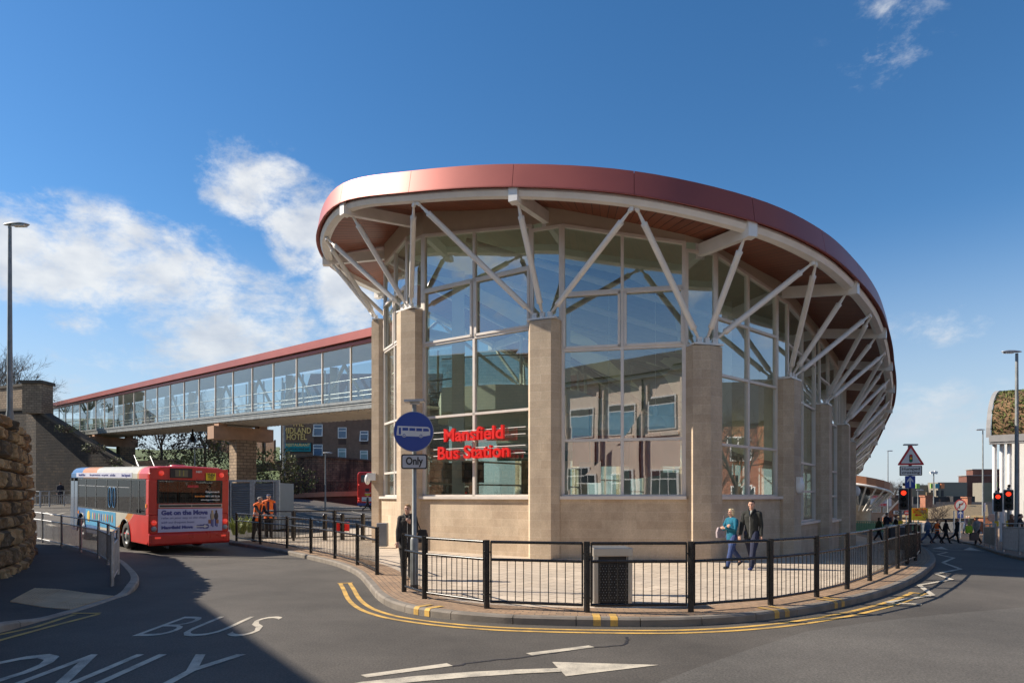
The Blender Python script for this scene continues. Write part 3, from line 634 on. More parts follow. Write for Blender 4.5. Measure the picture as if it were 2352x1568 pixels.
# fascia panels with fine joints (one panel per half bay)
FZ0, FZ1 = .02, .66; FE_ = MB()
for s in range(2 * N):
    mb = MB(); i0 = s * 6; vs = []; fs = []
    for q in range(7):
        i = (i0 + q) % m; A, D_ = off[.31][i], off[.19][i]; nn = (A - D_); nn.z = 0; nn = nn.normalized() * -.05
        if q in (0, 6):
            o_ = off[.31][(i + (1 if q == 0 else -1)) % m]; e = (o_ - A); e = e * .006 / e.length; A = A + e; D_ = D_ + e
        lo = Vector((A.x, A.y, A.z + FZ0)); hi = Vector((D_.x, D_.y, D_.z + FZ1)); vs += [lo, hi, hi + nn, lo + nn]
    for q in range(6):
        a = 4 * q; fs += [(a + 1, a + 5, a + 6, a + 2), (a + 2, a + 6, a + 7, a + 3), (a + 3, a + 7, a + 4, a)]
    FE_.mesh(vs, fs + [(0, 1, 2, 3), (27, 26, 25, 24)], smooth=False)
    fv = []; fn = []
    for q in range(7):
        i = (i0 + q) % m; fv += [vs[4 * q], vs[4 * q + 1]]
        tg = (rc[(i + 2) % m] - rc[(i - 2) % m]); n_ = Vector((tg.y, -tg.x, 0)).normalized(); n_ = (n_ + Vector((0, 0, .15))).normalized(); fn += [n_, n_]
    mb.mesh(fv, [(2 * q, 2 * q + 2, 2 * q + 3, 2 * q + 1) for q in range(6)], smooth=True)
    o = mb.build('fascia_panel', 'fascia', st, recalc=False)
    if o.data.polygons[0].normal.dot(fn[0]) < 0: o.data.flip_normals()
    o.data.normals_split_custom_set_from_vertices([tuple(x) for x in fn])
FE_.build('fascia_edges', 'fascia', st)
mb = MB()
for i in range(m):
    j = (i + 1) % m; A, B = off[.16][i], off[.16][j]; mb.poly([(A.x, A.y, A.z + FZ0 + .03), (B.x, B.y, B.z + FZ0 + .03), (B.x, B.y, B.z + FZ1 - .04), (A.x, A.y, A.z + FZ1 - .04)])
mb.build('fascia_backing', 'fascia2', st)
# wall line: glazing plane just inside the piers
WIN = {}
wall = []
for k in range(N):
    n, t = nrm(k); wall.append(BP[k] - n * .30)
# soffit boards from ring to wall head, roof cap
inn = []
for i in range(m):
    k = i / 12.0; a = int(k) % N; f = k - int(k); w0, w1 = wall[a], wall[(a + 1) % N]; p = w0.lerp(w1, f); p.z = rc[i].z + .5; inn.append(p)
mb = MB(); L = 0
for i in range(m):
    j = (i + 1) % m; A, B = off[-.15][i], off[-.15][j]; C_, D_ = inn[j], inn[i]
    l2 = L + (B - A).length; mb.poly([(A.x, A.y, A.z + .10), (B.x, B.y, B.z + .10), C_, D_], uvs=[(L, 0), (l2, 0), (l2, 2), (L, 2)]); L = l2
mb.build('soffit', 'soffit', st)
mb = MB(); cen = sum(rc, Vector()) / m
for i in range(m):
    j = (i + 1) % m; A, B = off[.16][i], off[.16][j]; a2 = A.lerp(cen, .25); b2 = B.lerp(cen, .25)
    fz = lambda p, c: p.z + c
    mb.poly([(A.x, A.y, A.z + .58), (B.x, B.y, B.z + .58), (b2.x, b2.y, B.z + .62), (a2.x, a2.y, A.z + .62)]); mb.poly([(a2.x, a2.y, A.z + .62), (b2.x, b2.y, B.z + .62), (cen.x, cen.y, cen.z + .7)])
mb.build('roof_deck', 'roof_top', st)
mb = MB()
for i in range(m):
    j = (i + 1) % m; a2 = inn[i].lerp(cen, .35); b2 = inn[j].lerp(cen, .35); a2.z = inn[i].z - .1; b2.z = inn[j].z - .1
    mb.poly([inn[i] - Vector((0, 0, .05)), inn[j] - Vector((0, 0, .05)), b2, a2]); mb.poly([a2, b2, (cen.x, cen.y, cen.z + .3)])
mb.build('inside_ceiling', 'ceiling', st)
# piers, plinths, glazing, struts
TR = {0: [1.9, 2.75, 4.6, 7.3, 9.1], 1: [1.9, 4.47, 6.85, 8.67], 2: [1.9, 3.5, 6.1, 7.75], 3: [1.9, 3.37, 5.35, 6.95], 4: [1.0, 2.07, 3.08, 5.2, 6.9], 5: [.9, 1.9, 2.96, 5.0, 6.6]}
OPEN = {0: 3, 1: 2, 2: 2}
HW = .48
PL = MB()
for k in range(N):
    n, t = nrm(k); i = IDX[k]; c = BP[k]; zt = colz[i]; zb = tz(c.x, c.y) - .4
    mb = MB(); poly = [c + t * a + n * b for a, b in ((-HW, -.34), (-HW, .02), (-HW + .16, .30), (HW - .16, .30), (HW, .02), (HW, -.34))]
    if i in (1, 3): poly = [c + t * a + n * b for a, b in ((-HW, -.34), (-HW, .22), (-.02, .36), (HW, .14), (HW, -.34))]
    pz = [(zt if (p - c).dot(n) < .1 else zt - .03) for p in poly]
    m6 = len(poly); mb.mesh([(p.x, p.y, zb) for p in poly] + [(p.x, p.y, z) for p, z in zip(poly, pz)], [tuple(range(m6, 2 * m6))] + [(a, (a + 1) % m6, m6 + (a + 1) % m6, m6 + a) for a in range(m6)])
    mb.build('stone_pier', 'ashlar_d', st)
    # bearing plate with hinge lugs
    bp = MB(); pc = c + n * .05; pc.z = zt
    bp.frame(pc + Vector((0, 0, .025)), t, n, (0, 0, 1), HW * .93, .22, .025)
    for s in (-.24, 0, .24):
        for e in (-.035, .035): bp.frame(pc + t * s + n * .08 + (n if s == 0 else Vector()) * 0 + Vector((0, 0, .13)) + t * 0 + n * e, t, n, (0, 0, 1), .07, .012, .09)
        bp.tube([pc + t * s + n * .02 + Vector((0, 0, .16)), pc + t * s + n * .14 + Vector((0, 0, .16))], .03, 8)
    bp.build('bearing_plate', 'white_steel', st)
    # struts
    base = pc + n * .08 + Vector((0, 0, .16))
    tops = [(ringpt(k - 1, 1), -.24, .10), (ringpt(k, 0), 0, 0), (ringpt(k, 1), .24, -.10)]
    for tp_, s, e in tops:
        P = base + t * s; Q = tp_ + Vector((0, 0, -.22)) + t * e - n * (.0 if s else .1)
        d = (Q - P).normalized(); Ls = (Q - P).length; r = .082
        sb = MB()
        sb.tube([P, P + d * .10, P + d * .34, P + d * .36, P + d * .46, Q - d * .46, Q - d * .36, Q - d * .34, Q - d * .10, Q], [.03, .035, .05, r * 1.12, r, r, r * 1.12, .05, .035, .03], 12)
        sb.ball(P, .062, n=8, m=6); sb.ball(Q, .062, n=8, m=6)
        sd = d.cross(Vector((0, 0, 1))).normalized(); sb.frame(Q + d * .06 + Vector((0, 0, .06)), t, n, (0, 0, 1), .05, .018, .12)
        sb.build('strut', 'white_steel', st)
    # radial box beam to the ring, with its blunt end plate
    q = ringpt(k, 0); a = c - n * .25; a.z = ringz[i] + .18
    rb = MB(); rb.beam(a, q + Vector((0, 0, -.12)) + n * .0, .17, .34); d = (q - a).normalized()
    rb.frame(q + n * .11 + Vector((0, 0, -.12)), n, t, (0, 0, 1), .13, .125, .20)
    rb.frame(a + n * .02, n, t, (0, 0, 1), .03, .14, .25)
    rb.build('radial_beam', 'white_steel', st)
fr_w = .075
def zat(z, p): return z
for k in range(N):
    i = IDX[k]; k2 = (k + 1) % N; n0, t0 = nrm(k); n1, t1 = nrm(k2)
    A = BP[k] + t0 * (HW - .02) - n0 * .22; B = BP[k2] - t1 * (HW - .02) - n1 * .22
    d = (B - A); Lb = d.length; d.normalize(); n = Vector((d.y, -d.x, 0))
    za = ringz[i] + (.0 if i != 0 else -.3); zb_ = ringz[IDX[k2]] + 0.0
    WT = {0: (10.66, 10.75), 1: (10.55, 9.92), 2: (9.78, 9.0), 3: (8.80, 8.38), 4: (8.3, 8.15)}.get(i, (za + .05, zb_ + .05))
    tr = TR.get(i, None)
    if tr is None:
        base = tz(*(BP[k].xy)) + 1.35; top = min(WT); tr = [base, base + 1.0, base + 2.1] + ([base + 4.1] if top - base > 5 else []); 
        if top - base < 3.2: tr = tr[:2]
    # plinth wall
    zg = min(tz(A.x, A.y), tz(B.x, B.y)) - .4
    mb = MB(); PA = A + n * .14 - d * .1; PB = B + n * .14 + d * .1
    mb.frame(((PA + PB) / 2) - n * .14 + Vector((0, 0, (zg + tr[0] - .06) / 2)), d, n, (0, 0, 1), (PB - PA).length / 2, .14, (tr[0] - .06 - zg) / 2)
    mb.build('plinth_wall', 'ashlar', st)
    mb = MB(); mb.frame((PA + PB) / 2 + n * .01 - n * .05 + Vector((0, 0, tr[0] - .03)), d, n, (0, 0, 1), Lb / 2 + .02, .14, .045); mb.build('sill', 'alu', st)
    # wall head band under the soffit
    def P(u, z, o=0.0): return A + d * (u * Lb) + n * o + Vector((0, 0, z))
    hb = MB(); w0 = wall[k].copy(); w1 = wall[k2].copy()
    s0, s1 = ringz[i] + .5, ringz[IDX[k2]] + .5
    lo0, lo1 = WT[0] - .02, WT[1] - .02
    X0 = BP[k] - n0 * .17; X1 = BP[k2] - n1 * .17; h0, h1 = WT[0], WT[1]
    hb.mesh([(X0.x, X0.y, h0), (A.x + n.x * .03, A.y + n.y * .03, h0), (B.x + n.x * .03, B.y + n.y * .03, h1), (X1.x, X1.y, h1), (X0.x, X0.y, s0 + .1), (A.x + n.x * .03, A.y + n.y * .03, s0 + .1), (B.x + n.x * .03, B.y + n.y * .03, s1 + .1), (X1.x, X1.y, s1 + .1)],
            [(0, 1, 5, 4), (1, 2, 6, 5), (2, 3, 7, 6)])
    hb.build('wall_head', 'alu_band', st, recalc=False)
    # glazed bay
    win = bpy.data.objects.new('window', None); COL.objects.link(win); win.parent = st; win.location = (A + B) / 2 - st.location; win.location.z = 0
    fb = MB()
    ztop = lambda u: WT[0] + (WT[1] - WT[0]) * u
    for u in (0, .5, 1):
        uu = min(max(u, fr_w / Lb / 2), 1 - fr_w / Lb / 2); wv = .11 if u != .5 else .085
        fb.beam(P(uu, tr[0]), P(uu, ztop(u)), wv, .13, up=n)
    fb.beam(P(0, ztop(0) - .03, .002), P(1, ztop(1) - .03, .002), .132, .09)
    for z in tr: fb.beam(P(.0, z + .02, .001), P(1, z + .02, .001), .128, .075 if z != tr[0] else .09)
    if i in OPEN:
        z0, z1 = tr[OPEN[i]] + .05, (tr[OPEN[i] + 1] if len(tr) > OPEN[i] + 1 else WT[0]) - .01
        for u0, u1 in ((0, .5), (.5, 1)):
            e = .09 / Lb; a, b = u0 + e, u1 - e; o_ = .06
            c4 = [P(a, z0 + .04, o_), P(b, z0 + .04, o_), P(b, z1 - .04, o_), P(a, z1 - .04, o_)]
            of = MB()
            for q in range(4): of.beam(c4[q], c4[(q + 1) % 4], .07, .075, up=n, ext=.034)
            of.build('opening_frame', 'alu', win)
    fb.build('frame', 'alu', win)
    lv = list(tr) + [None]
    for a, z0 in enumerate(tr):
        for u0, u1 in ((0, .5), (.5, 1)):
            top0, top1 = (tr[a + 1], tr[a + 1]) if a + 1 < len(tr) else (ztop(u0) - .03, ztop(u1) - .03)
            pb = MB(); jit = random.uniform(-.004, .004)
            v = [P(u0, z0, jit), P(u1, z0, -jit), P(u1, top1, jit * .5), P(u0, top0, -jit)]
            pb.mesh(v, [(0, 1, 2, 3)]); pb.build('pane', 'glass', win, recalc=False)
    # narrow pane standing on the pier
    A2 = BP[k] - t0 * (HW - .03) - n0 * .2; B2 = BP[k] + t0 * (HW - .03) - n0 * .2; zt = colz[i]; zt2 = WT[0]
    w2 = bpy.data.objects.new('pier_light', None); COL.objects.link(w2); w2.parent = st; w2.location = (BP[k] - st.location); w2.location.z = 0
    nb = MB()
    for p in (A2, B2): nb.beam(p + Vector((0, 0, zt)), p + Vector((0, 0, zt2)), .10, .09, up=n0)
    nb.beam(A2 + Vector((0, 0, zt2 - .04)), B2 + Vector((0, 0, zt2 - .04)), .1, .09); nb.beam(A2 + Vector((0, 0, zt + .05)), B2 + Vector((0, 0, zt + .05)), .1, .09)
    nb.build('frame', 'alu', w2)
    pb = MB(); pb.mesh([A2 + Vector((0, 0, zt)), B2 + Vector((0, 0, zt)), B2 + Vector((0, 0, zt2)), A2 + Vector((0, 0, zt2))], [(0, 1, 2, 3)]); pb.build('pane', 'glass', w2, recalc=False)
# ---- interior
ins = [p - nrm(k)[0] * .5 for k, p in enumerate(BP)]
mb = MB(); mb.prism([(p.x, p.y) for p in ins], -.15 - .9, .13) if False else None
fl = [(p.x, p.y) for p in ins]
drape(fl, .16, 2.0, 'concourse_floor', 'inside_floor', kind='structure')
MZ0, MZ1 = 5.05, 5.95
mez = [(-2.6, 25.4), (-.6, 24.6), (1.2, 24.8), (2.6, 26.2), (4.6, 30), (7.2, 34.6), (11, 39), (14, 43.5), (10, 47), (4, 39), (-.2, 33.6), (-3.2, 29.6)]
mb = MB(); mb.prism(mez[::-1] if False else mez, MZ0, MZ1); mb.build('mezzanine', 'inside_white', st)
mb = MB(); mz = [Vector((*p, MZ1)) for p in mez]
for z in (1.05,): mb.tube([p + Vector((0, 0, z)) for p in mz[:8]], .025, 6)
mb.build('handrail', 'steel', st)
mb = MB()
for a, b in zip(mz[:7], mz[1:8]):
    mb.mesh([a + Vector((0, 0, .05)), b + Vector((0, 0, .05)), b + Vector((0, 0, 1.0)), a + Vector((0, 0, 1.0))], [(0, 1, 2, 3)])
mb.build('balustrade', 'glass_b', st, recalc=False)
for x, y, w, z in ((-1.9, 24.2, .42, 9.8), (7.4, 23.7, .35, 8.6), (2.2, 28.5, .45, 9.5), (10.2, 29, .4, 8.1), (5.5, 33, .4, 8.5)):
    mb = MB(); mb.box(x - w / 2, x + w / 2, y - w / 2, y + w / 2, .1 - .3, z); mb.build('inside_column', 'inside_white', st)
for j in range(5):   # long folded duct fins under the mezzanine
    mb = MB(); y = 26 + j * 2.2; z = 4.55 - .0 * j
    mb.extr([(-.35, 0), (.35, .06), (.35, .34), (-.35, .5)], (-2.4 + j * .4, y, z), (0, 1, 0), (0, 0, 1), (1, .12, 0), 11); mb.build('duct', 'inside_white', st)
for j in range(4):
    mb = MB(); y = 22.2 + j * 3.2; mb.tube([(-1.5 + j, y, 10.2 - .3 * j), (8 + j, y + 2.5, 8.2 - .3 * j)], .12, 8); mb.build('roof_truss', 'inside_white', st)
for (x, y, z) in ((3.15, 22.2, 4.15), (4.75, 22.6, 4.3)):
    mb = MB(); mb.lathe((x, y, z - .1), [(.33, 0), (.35, .02), (.33, .14), (.25, .28), (.10, .38), (.07, .40), (.07, .7), (.0001, .72)], 20); mb.tube([(x, y, z + .6), (x, y, 8.6)], .008, 5)
    mb.build('pendant_lamp', 'white', st)
mb = MB(); mb.box(-.6, 3.2, 27.5, 27.7, 3.35, 3.75); mb.mi = 1; mb.box(-.6, 4.6, 27.4, 27.68, 3.76, 4.05); mb.build('information_panel', [M('green_panel', (.02, .2, .15), .5), 'white'], st)
mb = MB(); mb.box(2.4, 6.6, 26.8, 27.1, 3.1, 4.3); mb.box(4.6, 4.9, 22.5, 26.8, 2.6, 4.0); mb.build('inside_partition', M('orange_red_wall', (.42, .06, .03), .6), st)
for x, y in ((-1.35, 23.6), (2.75, 24.0), (1.1, 23.9)):
    mb = MB(); mb.frame((x, y, 2.75), (1, .1, 0), (-.1, 1, .25), (0, -.25, 1), .38, .05, .36); mb.tube([(x, y, 3.1), (x, y + .2, 5.0)], .025, 6); mb.build('display_screen', 'dark', st)
for k_ in range(3):
    mb = MB(); mb.box(6 + k_ * 2, 7.6 + k_ * 2, 31 + 2 * k_, 31.1 + 2 * k_, .2, 3); mb.build('shop_front', 'inside_white', st)
# ---- name letters on horizontal rails in front of the first front bay
d = (BP[3] - BP[2]).normalized()
A = BP[2] + nrm(2)[1] * HW; B = BP[3] - nrm(3)[1] * HW; d = (B - A).normalized(); n = Vector((d.y, -d.x, 0)); Lb = (B - A).length
def W_(px, py, o=.12):
    """point on the glazing line seen at a given bearing"""
    u = (px - 1176) / FD; a = A + n * o; t = (u * a.y - a.x) / (d.x - u * d.y); p = a + d * t; return p + Vector((0, 0, CH - (py - 1140) * p.y / FD))
sg = bpy.data.objects.new('name_sign', None); COL.objects.link(sg); sg.parent = st; sg.location = (BP[2] - st.location)
for txt, l, r, yb, yt in (('Mansfield', (1021, 1000), (1157, 994), 0, 0), ('Bus Station', (1007, 1042), (1171, 1035), 0, 0)):
    p, q = W_(l[0], l[1]), W_(r[0], r[1]); lm = MB(); c = (p + q) / 2; c.z = (p.z + q.z) / 2
    vs, fs = textmesh(txt, 1, .0, .02); w = max(v.x for v in vs) - min(v.x for v in vs)
    addtext(lm, txt, c, d, (0, 0, 1), .56, fit=(q - p).xy.length, extr=.05, off=.012)
    lm.build('sign_lettering', 'red_sign', sg)
SGB = (A, B, d, n)
mb = MB()
for y in (988, 1003, 1028, 1044):
    p, q = W_(996, y + 2, .06), W_(1207, y - 4, .06); p.z = q.z = (p.z + q.z) / 2; mb.tube([p, q], .012, 6)
mb.build('sign_rail', 'white_steel', sg)
# small wall fittings
def walllamp(px, py, k, side_=1):
    n, t = nrm(k); c = BP[k]; u = (px - 1176) / FD; p = c + n * .34 if True else c; z = CH - (py - 1140) * p.y / FD
    mb = MB(); mb.ball((p.x, p.y, z), .17, .15, .26, 12, 8); mb.frame((p.x - n.x * .04, p.y - n.y * .04, z + .18), n, t, (0, 0, 1), .12, .14, .10); mb.build('wall_lamp', 'white', st)
walllamp(0, 1115, IDX.index(4)); walllamp(0, 1128, IDX.index(7))
nn, tt = nrm(IDX.index(0)); c = BP[IDX.index(0)]; mb = MB(); p = Vector((-5.45, 25.75, 2.55)); mb.ball(p, .11, .1, .2, 12, 8); mb.frame(p + Vector((.15, .05, .1)), (1, 0, 0), (0, 1, 0), (0, 0, 1), .16, .1, .14); mb.build('wall_lamp', 'white', st)
# ================================================================== FOOTBRIDGE
random.seed(5)
B0 = Vector((-7.19, 30.5, 6.16)); B1 = Vector((-38.6, 61.0, 7.77))
bd = (B1 - B0) / 18.0; hd = Vector((bd.x, bd.y, 0)).normalized(); hn = Vector((hd.y, -hd.x, 0))   # hn points to the right/back of travel
if hn.y > 0: hn = -hn                                                                           # towards the camera side
def BR(k, o=0.0, z=0.0): p = B0 + bd * k - hn * o; return Vector((p.x, p.y, p.z + z))
br = thing('footbridge', 'long glazed footbridge with red top rail climbing left on stone piers', 'footbridge', (B0.x, B0.y, 6))
K0, K1, WD, HT = -1.6, 24, 3.0, 2.45
mb = MB(); mb.beam(BR(K0, -.06, -.06), BR(K1, -.06, -.06), .12, .12); mb.beam(BR(K0, .02, -.27), BR(K1, .02, -.27), .16, .26)
mb.tube([BR(K0, -.02, -.2), BR(K1, -.02, -.2)], .06, 8); mb.beam(BR(K0, WD, -.15), BR(K1, WD, -.15), .16, .4); mb.build('edge_beam', 'galv_pole', br)
mb = MB()
for k in range(int(K0) - 1, K1):
    a, b = BR(max(k, K0) + .01, .1, -.40), BR(k + .99, .1, -.40); c, d_ = BR(max(k, K0) + .01, WD - .1, -.40), BR(k + .99, WD - .1, -.40)
    up = Vector((0, 0, .12)); mb.mesh([a, b, d_, c, a + up, b + up, d_ + up, c + up], [(0, 1, 2, 3), (4, 7, 6, 5), (0, 4, 5, 1), (1, 5, 6, 2), (2, 6, 7, 3), (3, 7, 4, 0)])
    for j in range(5): mb.beam(BR(k + .1 + j * .18, .1, -.43), BR(k + .1 + j * .18, WD - .1, -.43), .09, .05)
mb.build('underside', 'under', br)
mb = MB(); mb.mesh([BR(K0, 0, -.24), BR(K1, 0, -.24), BR(K1, WD, -.24), BR(K0, WD, -.24)], [(0, 1, 2, 3)]); mb.build('deck', 'inside_floor', br)
mb = MB(); mb.beam(BR(K0, -.16, HT + .36), BR(K1, -.16, HT + .36), .2, .36); mb.beam(BR(K0, -.02, HT + .06), BR(K1, -.02, HT + .06), .16, .14); mb.build('top_rail', 'fascia', br)
mb = MB(); mb.mesh([BR(K0, -.1, HT + .5), BR(K1, -.1, HT + .5), BR(K1, WD + .1, HT + .5), BR(K0, WD + .1, HT + .5)], [(0, 1, 2, 3)])
mb.mesh([BR(K0, 0, HT + .12), BR(K1, 0, HT + .12), BR(K1, WD, HT + .12), BR(K0, WD, HT + .12)], [(0, 1, 2, 3)]); mb.build('bridge_roof', 'inside_white', br)
for k in range(-1, K1):
    mb = MB(); mb.beam(BR(k, 0, 0), BR(k, 0, HT), .05, .09, up=hn); mb.build('mullion', 'alu', br)
    mb = MB(); mb.mesh([BR(k + .01, 0, 0), BR(k + .99, 0, 0), BR(k + .99, 0, HT), BR(k + .01, 0, HT)], [(0, 1, 2, 3)]); mb.build('glass_panel', 'glass_b', br, recalc=False)
mb = MB()
for k in range(-1, K1):
    mb.beam(BR(k, WD, 0), BR(k, WD, HT), .05, .09, up=hn)
    if k % 2 == 0: mb.box(*[v for p in [BR(k + .5, WD - .15, 0)] for v in (p.x - .2, p.x + .2, p.y - .2, p.y + .2)], BR(k + .5).z, BR(k + .5).z + HT)
mb.build('rear_posts', 'inside_white', br)
mb = MB()
for k in range(-1, K1 - 1):
    a, b = (0, HT) if k % 2 else (HT, 0); mb.tube([BR(k, WD - .3, a), BR(k + 1, WD - .3, b)], .09, 8)
mb.build('diagonal_brace', 'inside_white', br)
mb = MB(); mb.mesh([BR(K0, WD, 0), BR(K1, WD, 0), BR(K1, WD, HT), BR(K0, WD, HT)], [(0, 1, 2, 3)]); mb.build('rear_glazing', 'glass_b', br, recalc=False)
for z in (.25, .45, 1.0):
    mb = MB()
    for o in (.22, WD - .45): mb.tube([BR(K0, o, z), BR(K1, o, z)], .03, 6)
    mb.build('handrail', 'steel', br)
def pier(k, side, name, label, colside=1, wb=2.2, zb=-.3):
    t = thing(name, label, 'bridge pier', (*BR(k, WD / 2).xy, 0))
    ztop = BR(k).z - .62; mb = MB()
    mb.beam(BR(k, -.35, 0) * 1 + Vector((0, 0, ztop - .38 - BR(k).z)), BR(k, WD + .35) + Vector((0, 0, ztop - .38 - BR(k).z)), .9, .76); mb.build('crosshead', 'pier_cap', t)
    mb = MB(); c = BR(k, WD / 2 + .1 + side); zt = ztop - .76; mb.frame((c.x, c.y, (zt + zb) / 2), hd, hn, (0, 0, 1), .5, .62, (zt - zb) / 2); mb.build('shaft', 'rubble_l', t)
    mb = MB()
    for o in (.25, WD - .25): p = BR(k, o); mb.frame((p.x, p.y, ztop + .1), hd, hn, (0, 0, 1), .32, .26, .1); mb.frame((p.x, p.y, ztop + .24), hd, hn, (0, 0, 1), .18, .15, .05)
    mb.build('bearing', 'pier_cap', t)
pier(5.94, 0, 'bridge_pier', 'stone bridge pier with broad cap standing behind the red single deck bus')
pier(16.3, .9, 'bridge_pier', 'farther stone bridge pier rising behind the sloping dark wall')
# ================================================================== LEFT-HAND STONEWORK
# near wall: individually bulging rough blocks, slightly battered
base = [Vector((-7.9, 4.0, 0)), Vector((-9.3, 9.5, 0)), Vector((-10.3, 12.8, 0)), Vector((-10.72, 14.25, 0)), Vector((-11.05, 15.2, 0)), Vector((-11.85, 16.8, 0)), Vector((-13.5, 19.4, 0)), Vector((-15.3, 22.0, 0)), Vector((-17.4, 23.6, 0)), Vector((-21, 24.8, 0)), Vector((-28, 25.5, 0))]
base = [p + Vector((-.22, .1, 0)) for p in base]; bl_ = spline(base, 10)
w1 = thing('stone_wall', 'near rough faced curving stone wall of bulging tan blocks, left edge', 'wall', (-12, 16, 0))
S = [0]
for i in range(1, len(bl_)): S.append(S[-1] + (bl_[i] - bl_[i - 1]).length)
def along(s):
    s = max(0, min(S[-1] - .001, s))
    for i in range(1, len(S)):
        if S[i] >= s: f = (s - S[i - 1]) / (S[i] - S[i - 1]); p = bl_[i - 1].lerp(bl_[i], f); t = (bl_[i] - bl_[i - 1]).normalized(); return p, Vector((t.y, -t.x, 0))
mb = MB(); zrow = -.1; r_ = 0
def htop(s): return 3.62 + .05 * math.sin(s * 1.3)
while zrow < 3.6:
    h = random.choice((.28, .34, .42, .3)); s = random.uniform(0, .3)
    while s < S[-1] - .5:
        w = random.uniform(.24, .55); nu, nv = 12, 8; off_ = random.uniform(-.04, .06); sd_ = random.random() * 99
        vs = []
        for j in range(nv + 1):
            for i in range(nu + 1):
                u, v = i / nu, j / nv; p, n = along(s + .014 + (w - .028) * u); z = zrow + .014 + (h - .028) * v
                e = min(1, min(u, 1 - u) * w / .05); f = min(1, min(v, 1 - v) * h / .045); bul = .05 * min(e, f) ** .5
                nzv = noise.fractal(Vector((s + u * w + sd_, z * 1.0 + sd_, 3)) * 4.5, 0.7, 2.2, 5)
                d = -.05 + bul + off_ * e + nzv * .075 * (e * f + .2) - z * .05 + (.0 if e and f else -.04)
                vs.append((p.x + n.x * d, p.y + n.y * d, z + tz(p.x, p.y) * (1 if p.y > 18 else 0)))
        mb.mesh(vs, [(j * (nu + 1) + i, j * (nu + 1) + i + 1, (j + 1) * (nu + 1) + i + 1, (j + 1) * (nu + 1) + i) for j in range(nv) for i in range(nu)], smooth=False)
        mb.m[-nu * nv:] = [random.choice((0, 0, 1, 2, 3))] * (nu * nv)
        s += w
    zrow += h
mb.build('stone_blocks', ['stone_0', 'stone_1', 'stone_2', 'stone_3'], w1)
mb = MB(); vs = []
for p, n in [along(S[-1] * i / 60) for i in range(61)]:
    zg = tz(p.x, p.y)
    for d, z in ((-.12, -.2), (-.33, 3.68), (-1.5, 3.6)): vs.append((p.x + n.x * d, p.y + n.y * d, z + zg))
mb.mesh(vs, [(i * 3 + j, i * 3 + j + 1, (i + 1) * 3 + j + 1, (i + 1) * 3 + j) for i in range(60) for j in range(2)]); mb.build('mortar_core', M('dark_mortar', (.06, .045, .03), .95, var=.4, bmp=.8, bs=15), w1)
# ground behind that wall
mb = MB(); P1_ = [along(S[-1] * i / 20) for i in range(21)]
L_ = [(p.x - n.x * .4, p.y - n.y * .4) for p, n in P1_]
mb.mesh([(x, y, 3.55) for x, y in L_] + [(-60, y, 3.9) for x, y in L_], [(i, i + 1, 22 + i, 21 + i) for i in range(20)]); mb.build('upper_ground', 'grass', kind='structure')
# dark retaining wall with sloping coping and parapet
wl = thing('stone_wall', 'tall blackened stone retaining wall with coping sloping down towards the bus', 'wall', (-33, 52, 0))
prof_ = [(-260, 64, 9.4), (-30, 60, 9.35), (60, 57.8, 9.2), (82, 57, 9.06), (192, 55.5, 6.46), (288, 54.3, 4.36), (340, 53.5, 3.26), (430, 52, 2.3)]
pp = []
for px, Y, z in prof_: x = (px - 1176) * Y / FD; pp.append(Vector((x, Y, z)))
mb = MB()
for a, b in zip(pp, pp[1:]):
    d = (b - a); d.z = 0; n = Vector((d.y, -d.x, 0)).normalized(); 
    for (o, sgn) in ((0, 1),):
        A, B = a, b; back_ = -n * .8
        mb.mesh([(A.x, A.y, -.3), (B.x, B.y, -.3), B, A, (A.x + back_.x, A.y + back_.y, -.3), (B.x + back_.x, B.y + back_.y, -.3), B + back_, A + back_], [(0, 1, 2, 3), (4, 7, 6, 5), (3, 2, 6, 7)])
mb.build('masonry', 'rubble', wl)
mb = MB()
for a, b in zip(pp, pp[1:]): n = Vector((b.y - a.y, a.x - b.x, 0)).normalized(); mb.beam(a + n * -.35 + Vector((0, 0, .1)), b + n * -.35 + Vector((0, 0, .1)), .9, .2, ext=.03)
mb.build('coping', 'coping', wl)
pw = thing('parapet_wall', 'stone parapet with end pillar high above the dark retaining wall', 'wall', (-40, 58, 9))
a, b, c = pp[0], pp[1], at(64, 900, 57.6); mb = MB()
for A, B in ((a, b), (b, c)):
    d = (B - A); d.z = 0; d.normalize(); n = Vector((d.y, -d.x, 0)); A = A - n * .3; B = B - n * .3
    mb.frame(((A.x + B.x) / 2, (A.y + B.y) / 2, 10.2), d, n, (0, 0, 1), (B - A).xy.length / 2, .22, 1.1)
mb.build('masonry', 'rubble_l', pw)
mb = MB()
for A, B in ((a, b), (b, c)):
    A = Vector((A.x, A.y, 11.38)); B = Vector((B.x, B.y, 11.38)); d = (B - A).normalized(); n = Vector((d.y, -d.x, 0)); mb.beam(A - n * .3, B - n * .3, .62, .22)
mb.build('coping', 'coping', pw)
mb = MB(); x0, x1 = (62 - 1176) * 57 / FD, (99 - 1176) * 56.6 / FD; mb.box(x0, x1, 56.4, 57.8, 8.8, 11.25); mb.build('pillar', 'rubble_l', pw); mb = MB(); mb.box(x0 - .12, x1 + .12, 56.28, 57.92, 11.25, 11.5); mb.build('pillar_cap', 'coping', pw)
